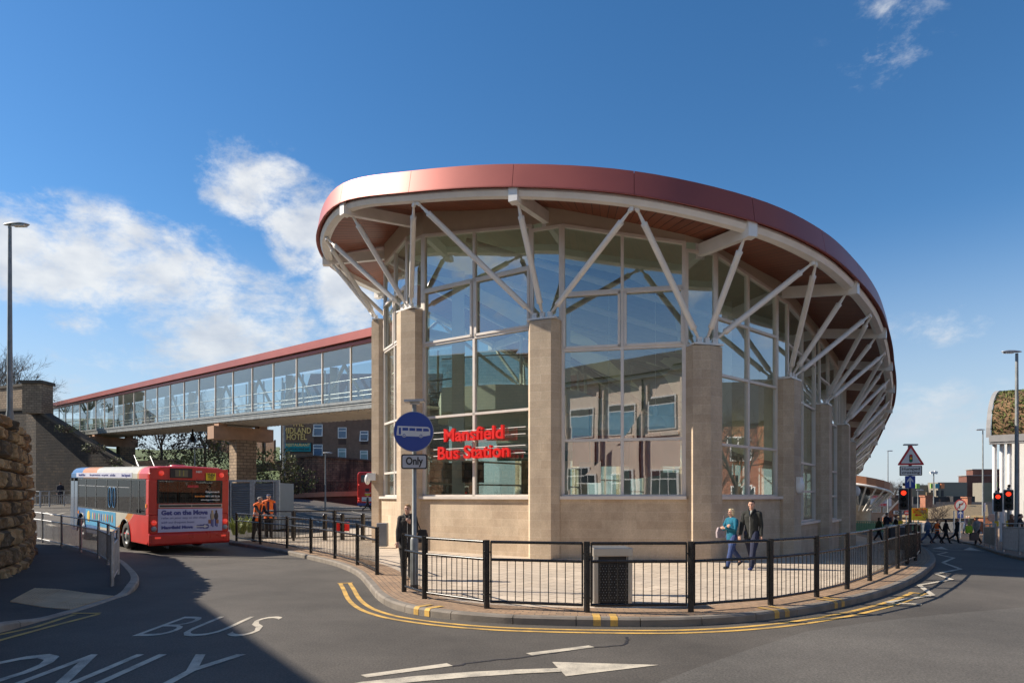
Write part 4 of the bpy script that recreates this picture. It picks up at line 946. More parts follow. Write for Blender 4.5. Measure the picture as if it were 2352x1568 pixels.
# hillside behind the wall, up to the bridge and the hotel
def hill_z(x, y):
    z = 0
    # along the left: high behind the wall
    u = x / max(y, 1)
    zw = 9.2 + (u + .70) / (.565 - .70) * -5.1 * -1 if False else 9.2 - 5.2 * sm(-.70, -.56, u)
    z = zw - .25 + .08 * max(0, y - 58)
    z = z * (1 - sm(-.50, -.44, u)) + (2.3 + .09 * max(0, y - 58)) * sm(-.50, -.44, u)
    return z
mb = MB(); us = [-1.2 + .02 * i for i in range(44)]; ys = [0, 1.5, 3, 5, 8, 12, 18, 26, 40, 70, 120, 200]
vs = []
def wy(u):   # front edge of the hill follows the wall
    px = 1176 + FD * u
    for (a, Ya, _), (b, Yb, _) in zip(prof_, prof_[1:]):
        if a <= px <= b: return Ya + (Yb - Ya) * (px - a) / (b - a) + .6
    return 64 if px < -260 else 52.6 + (px - 430) * .1
for u in us:
    for k_, e in enumerate(ys): y = wy(u) + e; x = u * y; vs.append((x, y, hill_z(x, y) + (.35 * noise.noise(Vector((x * .3, y * .3, 0)))) - (0 if k_ else .2)))
ny = len(ys)
mb.mesh(vs, [(i * ny + j, i * ny + j + 1, (i + 1) * ny + j + 1, (i + 1) * ny + j) for i in range(len(us) - 1) for j in range(ny - 1)], smooth=True); mb.build('hillside', 'grass', kind='structure')
# ------------------------------------------------------------------ vegetation
def leafmass(blobs, n, size, seed=0, flat=False):
    rr = random.Random(seed); mb = MB()
    for (c, r) in blobs:
        c = Vector(c); r = Vector(r)
        for i in range(int(n * (r.x * r.y * r.z) ** .66)):
            d = Vector((rr.gauss(0, 1), rr.gauss(0, 1), rr.gauss(0, 1))).normalized(); q = rr.uniform(.55, 1.03) ** .7
            w = 1 + .25 * noise.noise(d * 2.2 + c); p = c + Vector((d.x * r.x, d.y * r.y, d.z * r.z)) * q * w
            if noise.noise(p * 1.3) < -.28: continue
            a = Vector((rr.gauss(0, 1), rr.gauss(0, 1), rr.gauss(0, 1))).normalized(); b = a.cross(Vector((rr.gauss(0, 1), rr.gauss(0, 1), rr.gauss(0, 1)))).normalized(); s = size * rr.uniform(.6, 1.4)
            mb.poly([p - a * s, p + b * s * .6, p + a * s, p - b * s * .6])
    return mb
def twigs(mb, p, d, L, r, depth, rr, spread=.5, up=.1):
    n = 3; pts = [p]; q = Vector(p); dd = Vector(d)
    for i in range(n):
        dd = (dd + Vector((rr.gauss(0, .12), rr.gauss(0, .12), rr.gauss(0, .08) + up * .3))).normalized(); q = q + dd * L / n; pts.append(q.copy())
    mb.tube(pts, [r * (1 - .45 * i / n) for i in range(n + 1)], 5 if r > .03 else 3, cap=False)
    if depth == 0: return
    for k_ in range(rr.randint(3, 4) if depth > 1 else rr.randint(3, 5)):
        i = rr.randint(1, n); nd_ = (dd + Vector((rr.gauss(0, spread), rr.gauss(0, spread), rr.gauss(0, spread * .7)))).normalized()
        twigs(mb, pts[i], nd_, L * rr.uniform(.55, .8), max(.008, r * .48), depth - 1, rr, spread, up)
def baretree(x, y, z, H, label, seed, depth=5, group='bare winter trees', spread=.5, name='bare_tree', r=None):
    t = thing(name, label, 'tree', (x, y, z), group=group); rr = random.Random(seed); r = r or H * .022
    mb = MB(); mb.tube([(x, y, z - .4), (x + .05, y, z + H * .15), (x - .05, y + .05, z + H * .32)], [r, r * .85, r * .7], 8); mb.build('trunk', 'bark', t)
    cb = MB()
    for i in range(8):
        a = i * .8 + rr.random(); h0 = z + H * rr.uniform(.2, .32); dd = Vector((math.cos(a) * .55, math.sin(a) * .55, 1)).normalized()
        twigs(cb, Vector((x - .03, y, h0)), dd, H * .33, r * .42, depth - 1, rr, spread)
    cb.build('crown', 'twig', t, recalc=False); return t
def shrub(label, blobs, n, size, mat, seed, name='shrub', group='shrubs on the bank behind the bus'):
    c = Vector(blobs[0][0]); t = thing(name, label, 'shrub', (c.x, c.y, c.z - blobs[0][1][2]), group=group)
    leafmass(blobs, n, size, seed).build('foliage', mat, t, recalc=False); sb = MB(); rr = random.Random(seed)
    for b, r in blobs:
        for i in range(14): a = Vector((b[0] + rr.uniform(-.3, .3) * r[0], b[1], b[2] - r[2])); twigs(sb, a, Vector((rr.gauss(0, .6), rr.gauss(0, .6), 1)).normalized(), r[2] * .9, .03, 2, rr)
    sb.build('stem', 'twig', t, recalc=False); return t
shrub('dry brown shrub under the middle of the footbridge', [((-29.0, 57, 6.4), (2.6, 1.6, 2.1)), ((-26.6, 57.5, 6.6), (2.4, 1.6, 2.0))], 260, .11, 'hedge_b', 1)
shrub('second reddish brown shrub left of the near bridge pier', [((-24.0, 56.5, 6.4), (2.2, 1.6, 1.8))], 260, .11, 'hedge_b', 2)
shrub('broad green shrub spilling down the bank above the bus roof', [((-21.6, 52, 4.2), (3.4, 1.8, 2.3)), ((-24.4, 51, 3.6), (2.0, 1.2, 1.3))], 330, .10, 'hedge', 3)
shrub('dark ivy shrub right of the near bridge pier', [((-18.4, 53, 4.2), (2.2, 1.3, 1.6)), ((-16.6, 53, 3.2), (1.6, 1.0, 1.1))], 330, .10, 'hedge', 4)
shrub('low shrub beside the lamp post on the bank', [((-28.0, 50, 3.5), (1.8, 1.2, .8))], 300, .09, 'hedge', 6)
for i, (px, py, Y, s) in enumerate(((100, 905, 60, .9), (150, 965, 55, .8), (215, 1010, 52.5, .9), (262, 1040, 50.5, .7))):
    p = at(px, py + 18, Y); shrub('small ivy tuft number %s along the sloping coping' % ('one', 'two', 'three', 'four')[i] if False else ['ivy tuft beside the parapet pillar', 'ivy tuft where the coping starts to fall', 'ivy tuft in the middle of the sloping coping', 'ivy tuft low on the coping by the far pier'][i], [((p.x, p.y, p.z), (1.1 * s, .6, .5 * s))], 400, .07, 'hedge', 20 + i, group='ivy tufts on the coping')
for (px, Y, H, sd, lb) in ((20, 66, 9, 1, 'bare tree rising behind the parapet beside the tall lamp post'), (-60, 70, 10, 2, 'bare tree cut by the left edge above the parapet'), (75, 68, 6.5, 3, 'smaller leaning bare tree right of the parapet pillar')):
    baretree((px - 1176) * Y / FD, Y, 9.0, H * .8, lb, sd)
for (px, Y, H, sd, lb) in ((370, 66, 6.5, 5, 'bare tree seen through the middle footbridge glass'), (470, 68, 7, 6, 'taller bare tree seen through the footbridge glass'), (560, 70, 6, 7, 'bare tree behind the footbridge above the near pier')):
    baretree((px - 1176) * Y / FD, Y, 5.0, H, lb, sd, 5, 'bare trees behind the footbridge')
# timber fence behind the shrubs
tf = thing('timber_fence', 'brown close boarded fence running up to the hotel', 'fence', (-20, 62, 4)); mb = MB()
p, q = at(480, 982, 66), at(632, 1012, 60); p.z -= 0
for i in range(46):
    a = p.lerp(q, i / 46); b = p.lerp(q, (i + .9) / 46); zz = 2.0; mb.mesh([a - Vector((0, 0, zz)), b - Vector((0, 0, zz)), b, a, a - Vector((0, -.03, zz)), b - Vector((0, -.03, zz)), b + Vector((0, .03, 0)), a + Vector((0, .03, 0))], [(0, 1, 2, 3), (4, 7, 6, 5), (3, 2, 6, 7), (0, 3, 7, 4), (1, 5, 6, 2)])
mb.build('boards', 'wood_fence', tf); mb = MB()
for i in range(7): a = p.lerp(q, i / 6) - Vector((0, .08, 0)); mb.box(a.x - .06, a.x + .06, a.y - .06, a.y + .06, a.z - 2.4, a.z + .08)
mb.build('posts', 'wood_fence', tf)
# garden wall, steps and rails above the bus
gw = MB()
for px0, px1, py, Y in ((310, 395, 1058, 54), (318, 400, 1066, 53)):
    a, b = at(px0, py, Y), at(px1, py - 4, Y); gw.mesh([(a.x, a.y, 1), (b.x, b.y, 1), b, a, (a.x, a.y + 1.5, 1), (b.x, b.y + 1.5, 1), b + Vector((0, 1.5, 0)), a + Vector((0, 1.5, 0))], [(0, 1, 2, 3), (3, 2, 6, 7), (1, 5, 6, 2), (0, 3, 7, 4)])
tag(gw.build('low_garden_wall', 'rubble_l'), 'low tan stone garden wall seen over the bus roof', 'wall')
hrt = thing('stair_handrail', 'pair of slanting white stair rails above the bus roof', 'handrail', at(320, 1060, 48))
for (x0, y0, x1, y1) in ((308, 1045, 320, 1073), (311, 1052, 318, 1073), (345, 1047, 356, 1074)):
    mb = MB(); mb.tube([at(x0, y0, 52), at(x1, y1, 51)], .045, 6); mb.build('rail', 'galv', hrt)
# ================================================================== HOTEL
HY_ = 96.0
ht = thing('hotel', 'brown brick hotel with white windows behind the bus yard', 'hotel', at(750, 1100, HY_))
def H(px, py, dy=0): 
    return at(px, py, HY_ + dy)
x0, x1 = H(645, 0).x, H(1010, 0).x; zt = H(0, 900).z; zbm = 1.0
mb = MB(); mb.box(x0, x1, HY_, HY_ + 14, zbm, zt); mb.build('wall', 'brick_brown', ht)
mb = MB(); a = H(604, 0).x; mb.mesh([(x0 - .01, HY_ - .01, zbm), (x0 - .01, HY_ - .01, zt), (x0 - 3.0, HY_ + 9, zt), (x0 - 3.0, HY_ + 9, zbm)], [(0, 1, 2, 3)]); mb.build('side_wall', 'brick_tan', ht)
mb = MB(); zr = H(0, 948).z
mb.extr([(0, 0), (.15, -.1), (5, 6), (5.2, 6.4), (0, .3)], (H(690, 0).x, HY_ - .35, zr), (0, 1, 0), (0, 0, 1), (1, 0, 0), x1 - H(690, 0).x); mb.build('roof', M('dark_red_tiles', (.07, .035, .03), .85, var=.3, vs=12, bmp=.3), ht)
for px in (742, 780, 822, 855):
    mb = MB(); p, q = H(px - 6, 925, -.5), H(px + 4, 962, -.5); mb.beam(p, q, .25, .2); mb.build('white_flashing', 'sign_grey', ht)
for (c, r_) in ((730, 0), (786, 0), (837, 0)):
    pass
def hwin(px0, px1, py0, py1, op, cur):
    a, b = H(px0, py1), H(px1, py0); t = bpy.data.objects.new('window', None); COL.objects.link(t); t.parent = ht; t.location = Vector(((a.x + b.x) / 2, HY_, a.z)) - ht.location
    mb = MB(); zc = a.z + (b.z - a.z) * .66
    for q in ((a.x, a.x + .1, a.z, b.z), (b.x - .1, b.x, a.z, b.z)): mb.box(q[0], q[1], HY_ - .06, HY_ + .02, q[2], q[3])
    for z in (a.z, zc, b.z - .1): mb.box(a.x + .1, b.x - .1, HY_ - .055, HY_ + .02, z, z + .1)
    if op:
        c = [(a.x + .02, HY_ - .07, zc), (b.x - .02, HY_ - .07, zc), (b.x - .02, HY_ - .45, a.z - .03), (a.x + .02, HY_ - .45, a.z - .03)]
        for i in range(4): mb.beam(c[i], c[(i + 1) % 4], .09, .07, up=(0, -1, 0))
    mb.build('frame', 'white', t)
    mb = MB(); mb.box(a.x + .1, b.x - .1, HY_ - .02, HY_ - .005, a.z, b.z); mb.build('pane', MT['blue_curtain'] if cur else MT['net_curtain'], t)
MT['blue_curtain'] = M('blue_curtain_glass', (.05, .12, .22), .15, var=.3, vs=1.2, coat=.5); MT['net_curtain'] = M('net_curtain_glass', (.25, .36, .36), .25, var=.2, vs=2, coat=.4)
HWN = [(720, 741, 974, 1001, 1, 1), (776, 796, 981, 1006, 0, 1), (827, 846, 989, 1012, 1, 1), (719, 741, 1020, 1047, 0, 1), (776, 795, 1029, 1053, 0, 0), (827, 845, 1034, 1058, 0, 0), (880, 898, 990, 1014, 0, 1), (880, 898, 1036, 1060, 0, 1)]
for w in HWN: hwin(*w)
mb = MB()
for (l, r, _, _, _, _) in HWN[:3]:
    a, b = H(l + 1, 0), H(r - 1, 0); mb.box(a.x, b.x, HY_ - .03, HY_, H(0, 1020).z, H(0, 1003 if l == 720 else 1008).z) ; mb.box(a.x, b.x, HY_ - .03, HY_, H(0, 1080).z, H(0, 1050 if l == 720 else 1060).z)
mb.build('dark_brick_panels', 'brick_dark', ht)
MT['gold'] = M('gold_letter', (.75, .5, .18), .35, .5); MT['teal'] = M('teal_board', (.0, .25, .27), .5)
hs_ = bpy.data.objects.new('hotel_lettering', None); COL.objects.link(hs_); hs_.parent = ht
for txt, px, py, wpx, hgt in (('THE', 684, 973, 27, 1.15), ('MIDLAND', 682, 989, 64, 1.15), ('HOTEL', 681, 1003.5, 46, 1.15)):
    mb = MB(); addtext(mb, txt, H(px, py, -.12), (1, 0, 0), (0, 0, 1), hgt, fit=wpx * HY_ / FD, extr=.06, off=.01); mb.build('hotel_lettering', 'gold', hs_)
sgn = thing('restaurant_sign', 'teal restaurant sign board on the hotel wall', 'sign', H(682, 1026, -.1)); a, b = H(650, 1038), H(716, 1016)
mb = MB(); mb.box(a.x, b.x, HY_ - .16, HY_ - .02, a.z, b.z); mb.build('board', 'black_sign', sgn); mb = MB(); mb.box(a.x + .1, b.x - .1, HY_ - .18, HY_ - .15, a.z + .1, b.z - .1); mb.build('face', 'teal', sgn)
mb = MB(); addtext(mb, 'RESTAURANT', H(684, 1021.5, -.2), (1, 0, 0), (0, 0, 1), .55, fit=55 * HY_ / FD, extr=.01, off=.01); mb.mi = 1; addtext(mb, 'RUMOURS WINE BAR', H(684, 1031, -.2), (1, 0, 0), (0, 0, 1), .42, fit=52 * HY_ / FD, extr=.01); mb.build('lettering', ['gold', 'black_sign'], sgn)
# retaining wall, railings and low wall beyond the yard
RW = 90.0
tp_ = [(590, 1068), (640, 1060), (670, 1052), (712, 1046), (768, 1050), (850, 1057), (960, 1062), (1100, 1066)]
wt = thing('stone_wall', 'soot streaked stone retaining wall under the hotel', 'wall', at(760, 1110, RW)); mb = MB(); cp = MB()
tp_ = [(430, 1092), (520, 1080)] + tp_
for (a, ya), (b, yb) in zip(tp_, tp_[1:]):
    A, B = at(a, ya, RW), at(b, yb, RW); z = Vector((0, .7, 0)); A0, B0_ = Vector((A.x, A.y, -1)), Vector((B.x, B.y, -1))
    mb.mesh([A0, B0_, B, A, A + z, B + z], [(0, 1, 2, 3), (3, 2, 5, 4)]); cp.beam(A + z * .4, B + z * .4, .9, .22)
MT['rubble_s'] = brickM('soot_streaked_stone', (.27, .18, .115), (.17, .115, .075), (.06, .045, .035), .55, .28, .02, .9, (.018, .015, .012), bmp=1.0, sscale=.7, streak=.25, patch=.4)
mb.build('masonry', 'rubble_s', wt); cp.build('coping', 'coping', wt)
LW = 84.0; lw = thing('low_wall', 'low brown brick wall with pale stone top beyond the bus yard', 'wall', at(760, 1140, LW))
mb = MB(); cp = MB(); L0 = [(642, 1139, 1162), (760, 1134, 1162), (860, 1132, 1162), (1000, 1130, 1162)]
for (a, ya, _), (b, yb, _) in zip(L0, L0[1:]):
    A, B = at(a, ya, LW), at(b, yb, LW); A0, B0_ = Vector((A.x, A.y, -.5)), Vector((B.x, B.y, -.5)); z = Vector((0, .4, 0)); mb.mesh([A0, B0_, B, A, A + z, B + z], [(0, 1, 2, 3), (3, 2, 5, 4)])
    cp.beam(A + Vector((0, -.02, .0)), B + Vector((0, -.02, .0)), .5, .6)
mb.build('masonry', 'brick_dark', lw); cp.build('capping', 'pier_cap', lw)
rl = thing('railing', 'black vertical bar railing on the low wall beyond the yard', 'railing', at(760, 1130, LW)); mb = MB()
for (a, ya, _), (b, yb, _) in zip(L0, L0[1:]):
    A, B = at(a, ya, LW + .3), at(b, yb, LW + .3); n = int((B - A).length / .16); up = Vector((0, 0, 1.45))
    for i in range(n): p = A.lerp(B, i / n) + Vector((0, 0, .2)); r = .035 if i % 14 == 0 else .012; mb.box(p.x - r, p.x + r, p.y - r, p.y + r, p.z, p.z + (1.3 if r < .02 else 1.38))
    mb.beam(A + up, B + up, .05, .05); mb.beam(A + Vector((0, 0, .32)), B + Vector((0, 0, .32)), .04, .04)
mb.build('bars', 'black', rl)
# grey shuttered enclosure
KY = 35.0; ks = thing('shuttered_enclosure', 'grey louvred steel enclosure behind the orange vested workers', 'enclosure', at(585, 1180, KY))
a, b = at(527, 1106, KY), at(640, 1109, KY); zb = tz(a.x, KY)
for i in range(2):
    xa, xb = a.x + (b.x - a.x) * (i * .47 + .03), a.x + (b.x - a.x) * (i * .47 + .45); mb = MB()
    z = zb + .15
    while z < a.z - .12: mb.extr([(0, 0), (-.05, .02), (-.05, .04), (0, .09)], (xa, KY - .02, z), (0, 1, 0), (0, 0, 1), (1, 0, 0), xb - xa); z += .095
    mb.build('louvre_panel', 'shutter', ks)
mb = MB()
for f in (0, .03, .45, .5, .92, .95, 1): x = a.x + (b.x - a.x) * f; mb.box(x - .06, x + .06, KY - .1, KY + .04, zb, a.z)
mb.box(a.x - .06, b.x + .06, KY - .11, KY + .05, a.z - .002, a.z + .1); mb.build('frame', 'galv', ks)
mb = MB(); mb.box(a.x, b.x, KY + .06, KY + 2.4, zb, a.z - .05); mb.build('casing', 'shutter', ks)
# spiky planting
random.seed(9)
for i, (px, py, lb) in enumerate(((540, 1228, 'leftmost yellow green flax clump by the rear of the bus'), (556, 1226, 'middle flax clump behind the end of the black railing'), (574, 1222, 'flax clump beside the vested workers'))):
    p = gpp(px, py); mb = MB()
    for k_ in range(70):
        a = random.uniform(0, 6.28); L = random.uniform(.5, 1.05); lean = random.uniform(.15, .8); d = Vector((math.cos(a), math.sin(a), 0)); w = d.cross(Vector((0, 0, 1))) * .022
        q = [p + d * .1, p + d * (.1 + L * lean * .35) + Vector((0, 0, L * .6)), p + d * (.1 + L * lean) + Vector((0, 0, L * (1.0 - lean * .45)))]
        mb.mesh([q[0] - w, q[0] + w, q[1] + w, q[1] - w, q[2]], [(0, 1, 2, 3), (3, 2, 4)])
    tag(mb.build('flax_plant', 'spiky', recalc=False), lb, 'plant', 'flax clumps by the railing')
# ================================================================== SINGLE-DECK BUS
bs = thing('single_deck_bus', 'red, cream and blue single deck bus seen from behind, turning left', 'bus', (-11.72 + .69 * 1.3, 22 + .72 * 1.3, tz(-11, 23) + .0), R(46.2))
bs.rotation_euler = (R(1.4), 0, R(46.2)); bs.rotation_mode = 'XYZ'
HWb, LB = 1.3, 9.15
m, t, b = newmat('bus_livery')
s = tn(t, 'ShaderNodeSeparateXYZ', {0: coords(t)}); X_, Y_, Z_ = s.outputs
def mm(op, a, b_=None): n = t.nodes.new('ShaderNodeMath'); n.operation = op; [ (t.links.new(v, n.inputs[i]) if isinstance(v, bpy.types.NodeSocket) else setattr(n.inputs[i], 'default_value', v)) for i, v in enumerate((a, b_)) if v is not None ]; return n.outputs[0]
low = mm('MAXIMUM', mm('SUBTRACT', 1.35, Z_), 0.0)
edge = mm('ADD', .92, mm('ADD', mm('MULTIPLY', low, 1.0), mm('MULTIPLY', mm('MULTIPLY', low, low), 1.5))); edge = mm('ADD', edge, mm('MULTIPLY', mm('LESS_THAN', Z_, 1.36), .38))
q = mm('SUBTRACT', Y_, edge)
ow = mm('ADD', .15, mm('MULTIPLY', mm('LESS_THAN', Z_, 1.36), .45))
c = mixc(t, mm('GREATER_THAN', q, 0.0), (.58, .03, .02), (.5, .46, .4))
c = mixc(t, mm('GREATER_THAN', q, .035), c, (.58, .21, .01)); c = mixc(t, mm('GREATER_THAN', q, ow), c, (.54, .52, .43))
f2 = mm('ADD', 5.9, mm('MULTIPLY', mm('SUBTRACT', 2.86, Z_), -1.2))
c = mixc(t, mm('MULTIPLY', mm('GREATER_THAN', Y_, f2), mm('GREATER_THAN', Z_, 2.0)), c, (.58, .21, .01))
c = mixc(t, mm('GREATER_THAN', Y_, mm('ADD', f2, 1.7)), c, (.02, .19, .45)) if False else mixc(t, mm('GREATER_THAN', mm('SUBTRACT', Y_, mm('MULTIPLY', mm('SUBTRACT', Z_, 2.86), 1.0)), 7.75), c, (.01, .12, .34))
c = mixc(t, mm('MULTIPLY', mm('LESS_THAN', Z_, .52), mm('GREATER_THAN', Y_, 3.2)), c, (.03, .04, .1))
nzb = tn(t, 'ShaderNodeTexNoise', {'Vector': coords(t), 'Scale': 1.5, 'Detail': 6}); 
dirt = mm('MULTIPLY', ramp(t, Z_, [(.3, .0), (.9, 0.0)]), 1.0)
c = mixc(t, 1.0, c, ramp(t, nzb.outputs['Fac'], [(.3, .86), (.7, 1.05)]), 'MULTIPLY')
t.links.new(c, b.inputs['Base Color']); b.inputs['Roughness'].default_value = .3; b.inputs['Coat Weight'].default_value = .12; MT['livery'] = m
MT['bus_red'] = M('bus_red_paint', (.55, .028, .02), .3, var=.08, coat=.3); MT['bus_grille'] = M('bus_grille', (.5, .48, .42), .5)
def sect(z0, z1, y0, y1, inset=0.0):
    """solid body slice between two heights"""
    mb.box(-HWb + inset, HWb - inset, y0, y1, z0, z1)
# body
mb = MB()
# skirt and lower sides with wheel arches cut as polygons
def sideprof():
    pts = [(0.0, .42), (.12, .3), (1.45, .3)]
    for cy in (2.3, 7.55):
        for k_ in range(9): a = math.pi * (1 - k_ / 8); pts.append((cy + math.cos(a) * -.58 * -1 if False else cy - .58 * math.cos(math.pi * k_ / 8), .3 + .72 * math.sin(math.pi * k_ / 8)))
        pts.append((cy + .6, .3))
    pts += [(8.9, .3), (LB, .42), (LB, 1.27), (0, 1.27)]
    return pts
sp_ = sideprof()
for sx in (-1, 1): mb.extr(sp_, (sx * HWb - (.04 if sx > 0 else 0), 0, 0), (0, 1, 0), (0, 0, 1), (1, 0, 0), .04)
mb.box(-HWb + .04, HWb - .04, .002, .08, .66, 1.27); mb.box(-HWb + .04, HWb - .04, LB - .08, LB - .002, .35, 1.27)
mb.box(-HWb + .05, HWb - .05, .1, LB - .1, .5, .56)
# upper band and roof
arcp = [(-HWb, 2.42), (-HWb, 2.60), (-HWb + .06, 2.72), (-HWb + .16, 2.81), (-HWb + .34, 2.86), (0, 2.89), (HWb - .34, 2.86), (HWb - .16, 2.81), (HWb - .06, 2.72), (HWb, 2.60), (HWb, 2.42), (HWb - .05, 2.42), (HWb - .05, 2.55), (HWb - .2, 2.74), (0, 2.82), (-HWb + .2, 2.74), (-HWb + .05, 2.55), (-HWb + .05, 2.42)]
n = len(arcp); ysec = [0.0, .06, .16, LB - .16, LB]; sc_ = [.985, .995, 1, 1, .985]; dzs = [-.05, -.015, 0, 0, -.05]
vs = []
for y, k_, dz_ in zip(ysec, sc_, dzs): vs += [(p[0] * k_, y, p[1] + (dz_ if p[1] > 2.6 else 0)) for p in arcp]
mb.mesh(vs, [(a * n + i, a * n + (i + 1) % n, (a + 1) * n + (i + 1) % n, (a + 1) * n + i) for a in range(4) for i in range(n)], smooth=False)
mb.mesh(vs[:n], [tuple(range(5, -1, -1)) + (17, 16, 15, 14), (5, 14, 13, 12, 11, 10, 9, 8, 7, 6)])
mb.box(-HWb * .98, HWb * .98, .012, .07, 2.405, 2.80)
# corner pillars at the rear
for sx in (-1, 1): mb.box(sx * HWb - (0 if sx < 0 else .26), sx * HWb + (.26 if sx < 0 else 0), .004, .30, 1.27, 2.42)
mb.box(-HWb + .26, HWb - .26, .006, .08, 1.27, 1.66)
mb.build('body', 'livery', bs, local=True, bev=.02)
mb = MB(); mb.extr([(0, 0), (.05, -.02), (.1, .05), (.1, .34), (.02, .38), (-.02, .38)], (-HWb - .01, .0, .29), (0, -1, 0), (0, 0, 1), (1, 0, 0), 2 * HWb + .02)
mb.extr([(0, 0), (.05, 0), (.05, .3), (0, .3)], (-HWb + .06, -.06, .32), (0, -1, 0), (0, 0, 1), (1, 0, 0), 2 * HWb - .12); mb.build('rear_bumper', 'bus_red', bs, local=True, bev=.02)
mb = MB(); mb.lathe((-.1, .8, 2.86), [(.3, 0), (.3, .04), (.2, .07), (.0001, .07)], 16); mb.build('roof_vent', 'bus_red', bs, local=True)
WS = [(.33, .92), (.97, 1.74), (1.80, 3.07), (3.13, 4.35), (4.41, 5.67), (5.73, 6.96), (7.02, 8.02)]
for sx in (-1, 1):
    mb = MB(); 
    for yy in [.3] + [w[1] + .02 for w in WS] + [8.62, 9.1]: mb.box(sx * (HWb - .02) - .022, sx * (HWb - .02) + .022, yy - .045, yy + .045, 1.27, 2.42)
    mb.box(sx * (HWb - .02) - .024, sx * (HWb - .02) + .024, .3, 8.05, 1.25, 1.30); mb.box(sx * (HWb - .02) - .024, sx * (HWb - .02) + .024, .3, 8.05, 2.38, 2.43); mb.build('window_surround', 'black', bs, local=True)
    for a, b_ in WS:
        w = MB(); x = sx * (HWb - .005); w.mesh([(x, a, 1.3), (x, b_, 1.3), (x, b_, 2.38), (x, a, 2.38)], [(0, 1, 2, 3)]); wo = w.build('side_window', 'glass_dark', bs, local=True, recalc=False)
        if b_ - a > .9:
            w = MB(); w.box(x - .012 if sx > 0 else x - .012, x + .012, a + .05, b_ - .05, 2.12, 2.14); w.build('vent_frame', 'galv', wo, local=True)
mb = MB()
for y0 in (8.1, 8.62): mb.box(-HWb - .01, -HWb + .03, y0, y0 + .44, .4, 2.3)
mb.build('door', M('blue_door', (.02, .06, .13), .15, coat=.5), bs, local=True)
mb = MB(); mb.box(-HWb + .1, HWb - .1, LB - .07, LB - .01, 1.25, 2.45); mb.build('windscreen', 'glass_dark', bs, local=True, recalc=False)
# interior
mb = MB(); mb.box(-HWb + .08, HWb - .08, .2, LB - .3, .56, .62)
for y in (.5, 1.4, 2.2, 3.0, 3.8, 4.6, 5.4, 6.2):
    for x in (-.8, .8): mb.box(x - .4, x + .4, y, y + .1, .62, 1.55); mb.box(x - .4, x + .4, y, y + .5, .95, 1.08)
mb.build('seats', M('bus_seats', (.05, .06, .12), .8), bs, local=True)
mb = MB()
for y in (.9, 2.2, 3.6, 5.0, 6.4):
    for x in (-.4, .4): mb.tube([(x, y, .62), (x, y, 2.75)], .025, 6)
mb.tube([(-.4, .5, 2.2), (-.4, 7, 2.2)], .02, 6); mb.tube([(-1.0, .55, 1.6), (1.0, .55, 1.6)], .025, 6); mb.build('grab_rails', M('orange_rail', (.65, .2, .02), .4), bs, local=True)
# rear window and fittings
mb = MB(); mb.mesh([(-.99, .0, 1.67), (1.03, .0, 1.67), (1.03, .0, 2.40), (-.99, .0, 2.40)], [(0, 1, 2, 3)]); rw_ = mb.build('rear_window', 'glass_dark', bs, local=True, recalc=False)
mb = MB(); 
for q_ in ((-1.02, 1.06, 1.64, 1.68), (-1.02, 1.06, 2.38, 2.42)): mb.box(q_[0], q_[1], -.014, .02, q_[2], q_[3])
for q_ in ((-1.04, -.99), (1.03, 1.07)): mb.box(q_[0], q_[1], -.012, .02, 1.64, 2.42)
mb.build('window_seal', 'black', rw_, local=True)
def rt(txt, x, z, size, fit, mat, par, name='lettering', off_=.004, y=-.02, ext=.002, ls=1.0, shear=0):
    mb = MB(); addtext(mb, txt, (x, y, z), (1, 0, 0), (0, 0, 1), size, fit=fit, extr=ext, off=off_, ls=ls, shear=shear); mb.build(name, mat, par, local=True)
rt('Stagecoach', .72, 2.03, .085, .48, 'white_sign', rw_, shear=.2); rt('traveline', .30, 1.88, .08, .33, MT.setdefault('orange', M('orange_letter', (.8, .25, .03), .5)), rw_); rt('0871 200 22 33', .73, 1.88, .07, .48, 'white_sign', rw_)
rt('www.stagecoachbus.com', .66, 1.76, .055, .65, 'white_sign', rw_)
mb = MB(); mb.box(-.1, .25, -.02, -.01, 2.17, 2.25); mb.build('red_sticker', 'red_rim', rw_, local=True)
mb = MB(); mb.box(-.66, .06, -.02, .02, 2.48, 2.80); ds = mb.build('destination_screen', 'black_sign', bs, local=True, bev=.03); mb = MB(); mb.box(-.5, -.1, -.03, -.02, 2.52, 2.75); mb.build('display', M('dim_display', (.12, .11, .07), .4), ds, local=True)
rt('11', -.3, 2.635, .26, .16, MT.setdefault('dimyellow', M('dim_yellow', (.3, .27, .06), .5)), ds, y=-.034)
mb = MB(); mb.box(.50, .83, -.03, .0, 2.42, 2.67); npl = mb.build('number_plate', 'yellow_sign', bs, local=True); rt('YN04', .665, 2.60, .15, .26, 'black_sign', npl, y=-.034); rt('YXV', .665, 2.49, .15, .2, 'black_sign', npl, y=-.034)
rt('34571', .27, 2.70, .09, .2, 'white_sign', bs, 'fleet_number')
mb = MB(); mb.box(-1.0, 1.06, -.02, .0, 1.50, 1.615); vn = mb.build('vent_strip', 'bus_grille', bs, local=True); mb = MB(); mb.box(-.97, .03, -.026, -.018, 1.525, 1.59); mb.box(.05, 1.03, -.026, -.018, 1.525, 1.59); mb.build('vent_slot', 'black_sign', vn, local=True)
mb = MB(); mb.box(-1.02, 1.07, -.022, .0, .70, 1.47); ad = mb.build('advert_panel', M('lilac_advert', (.46, .49, .70), .45, var=.05), bs, local=True)
MT['navy'] = M('navy_letter', (.05, .06, .25), .5)
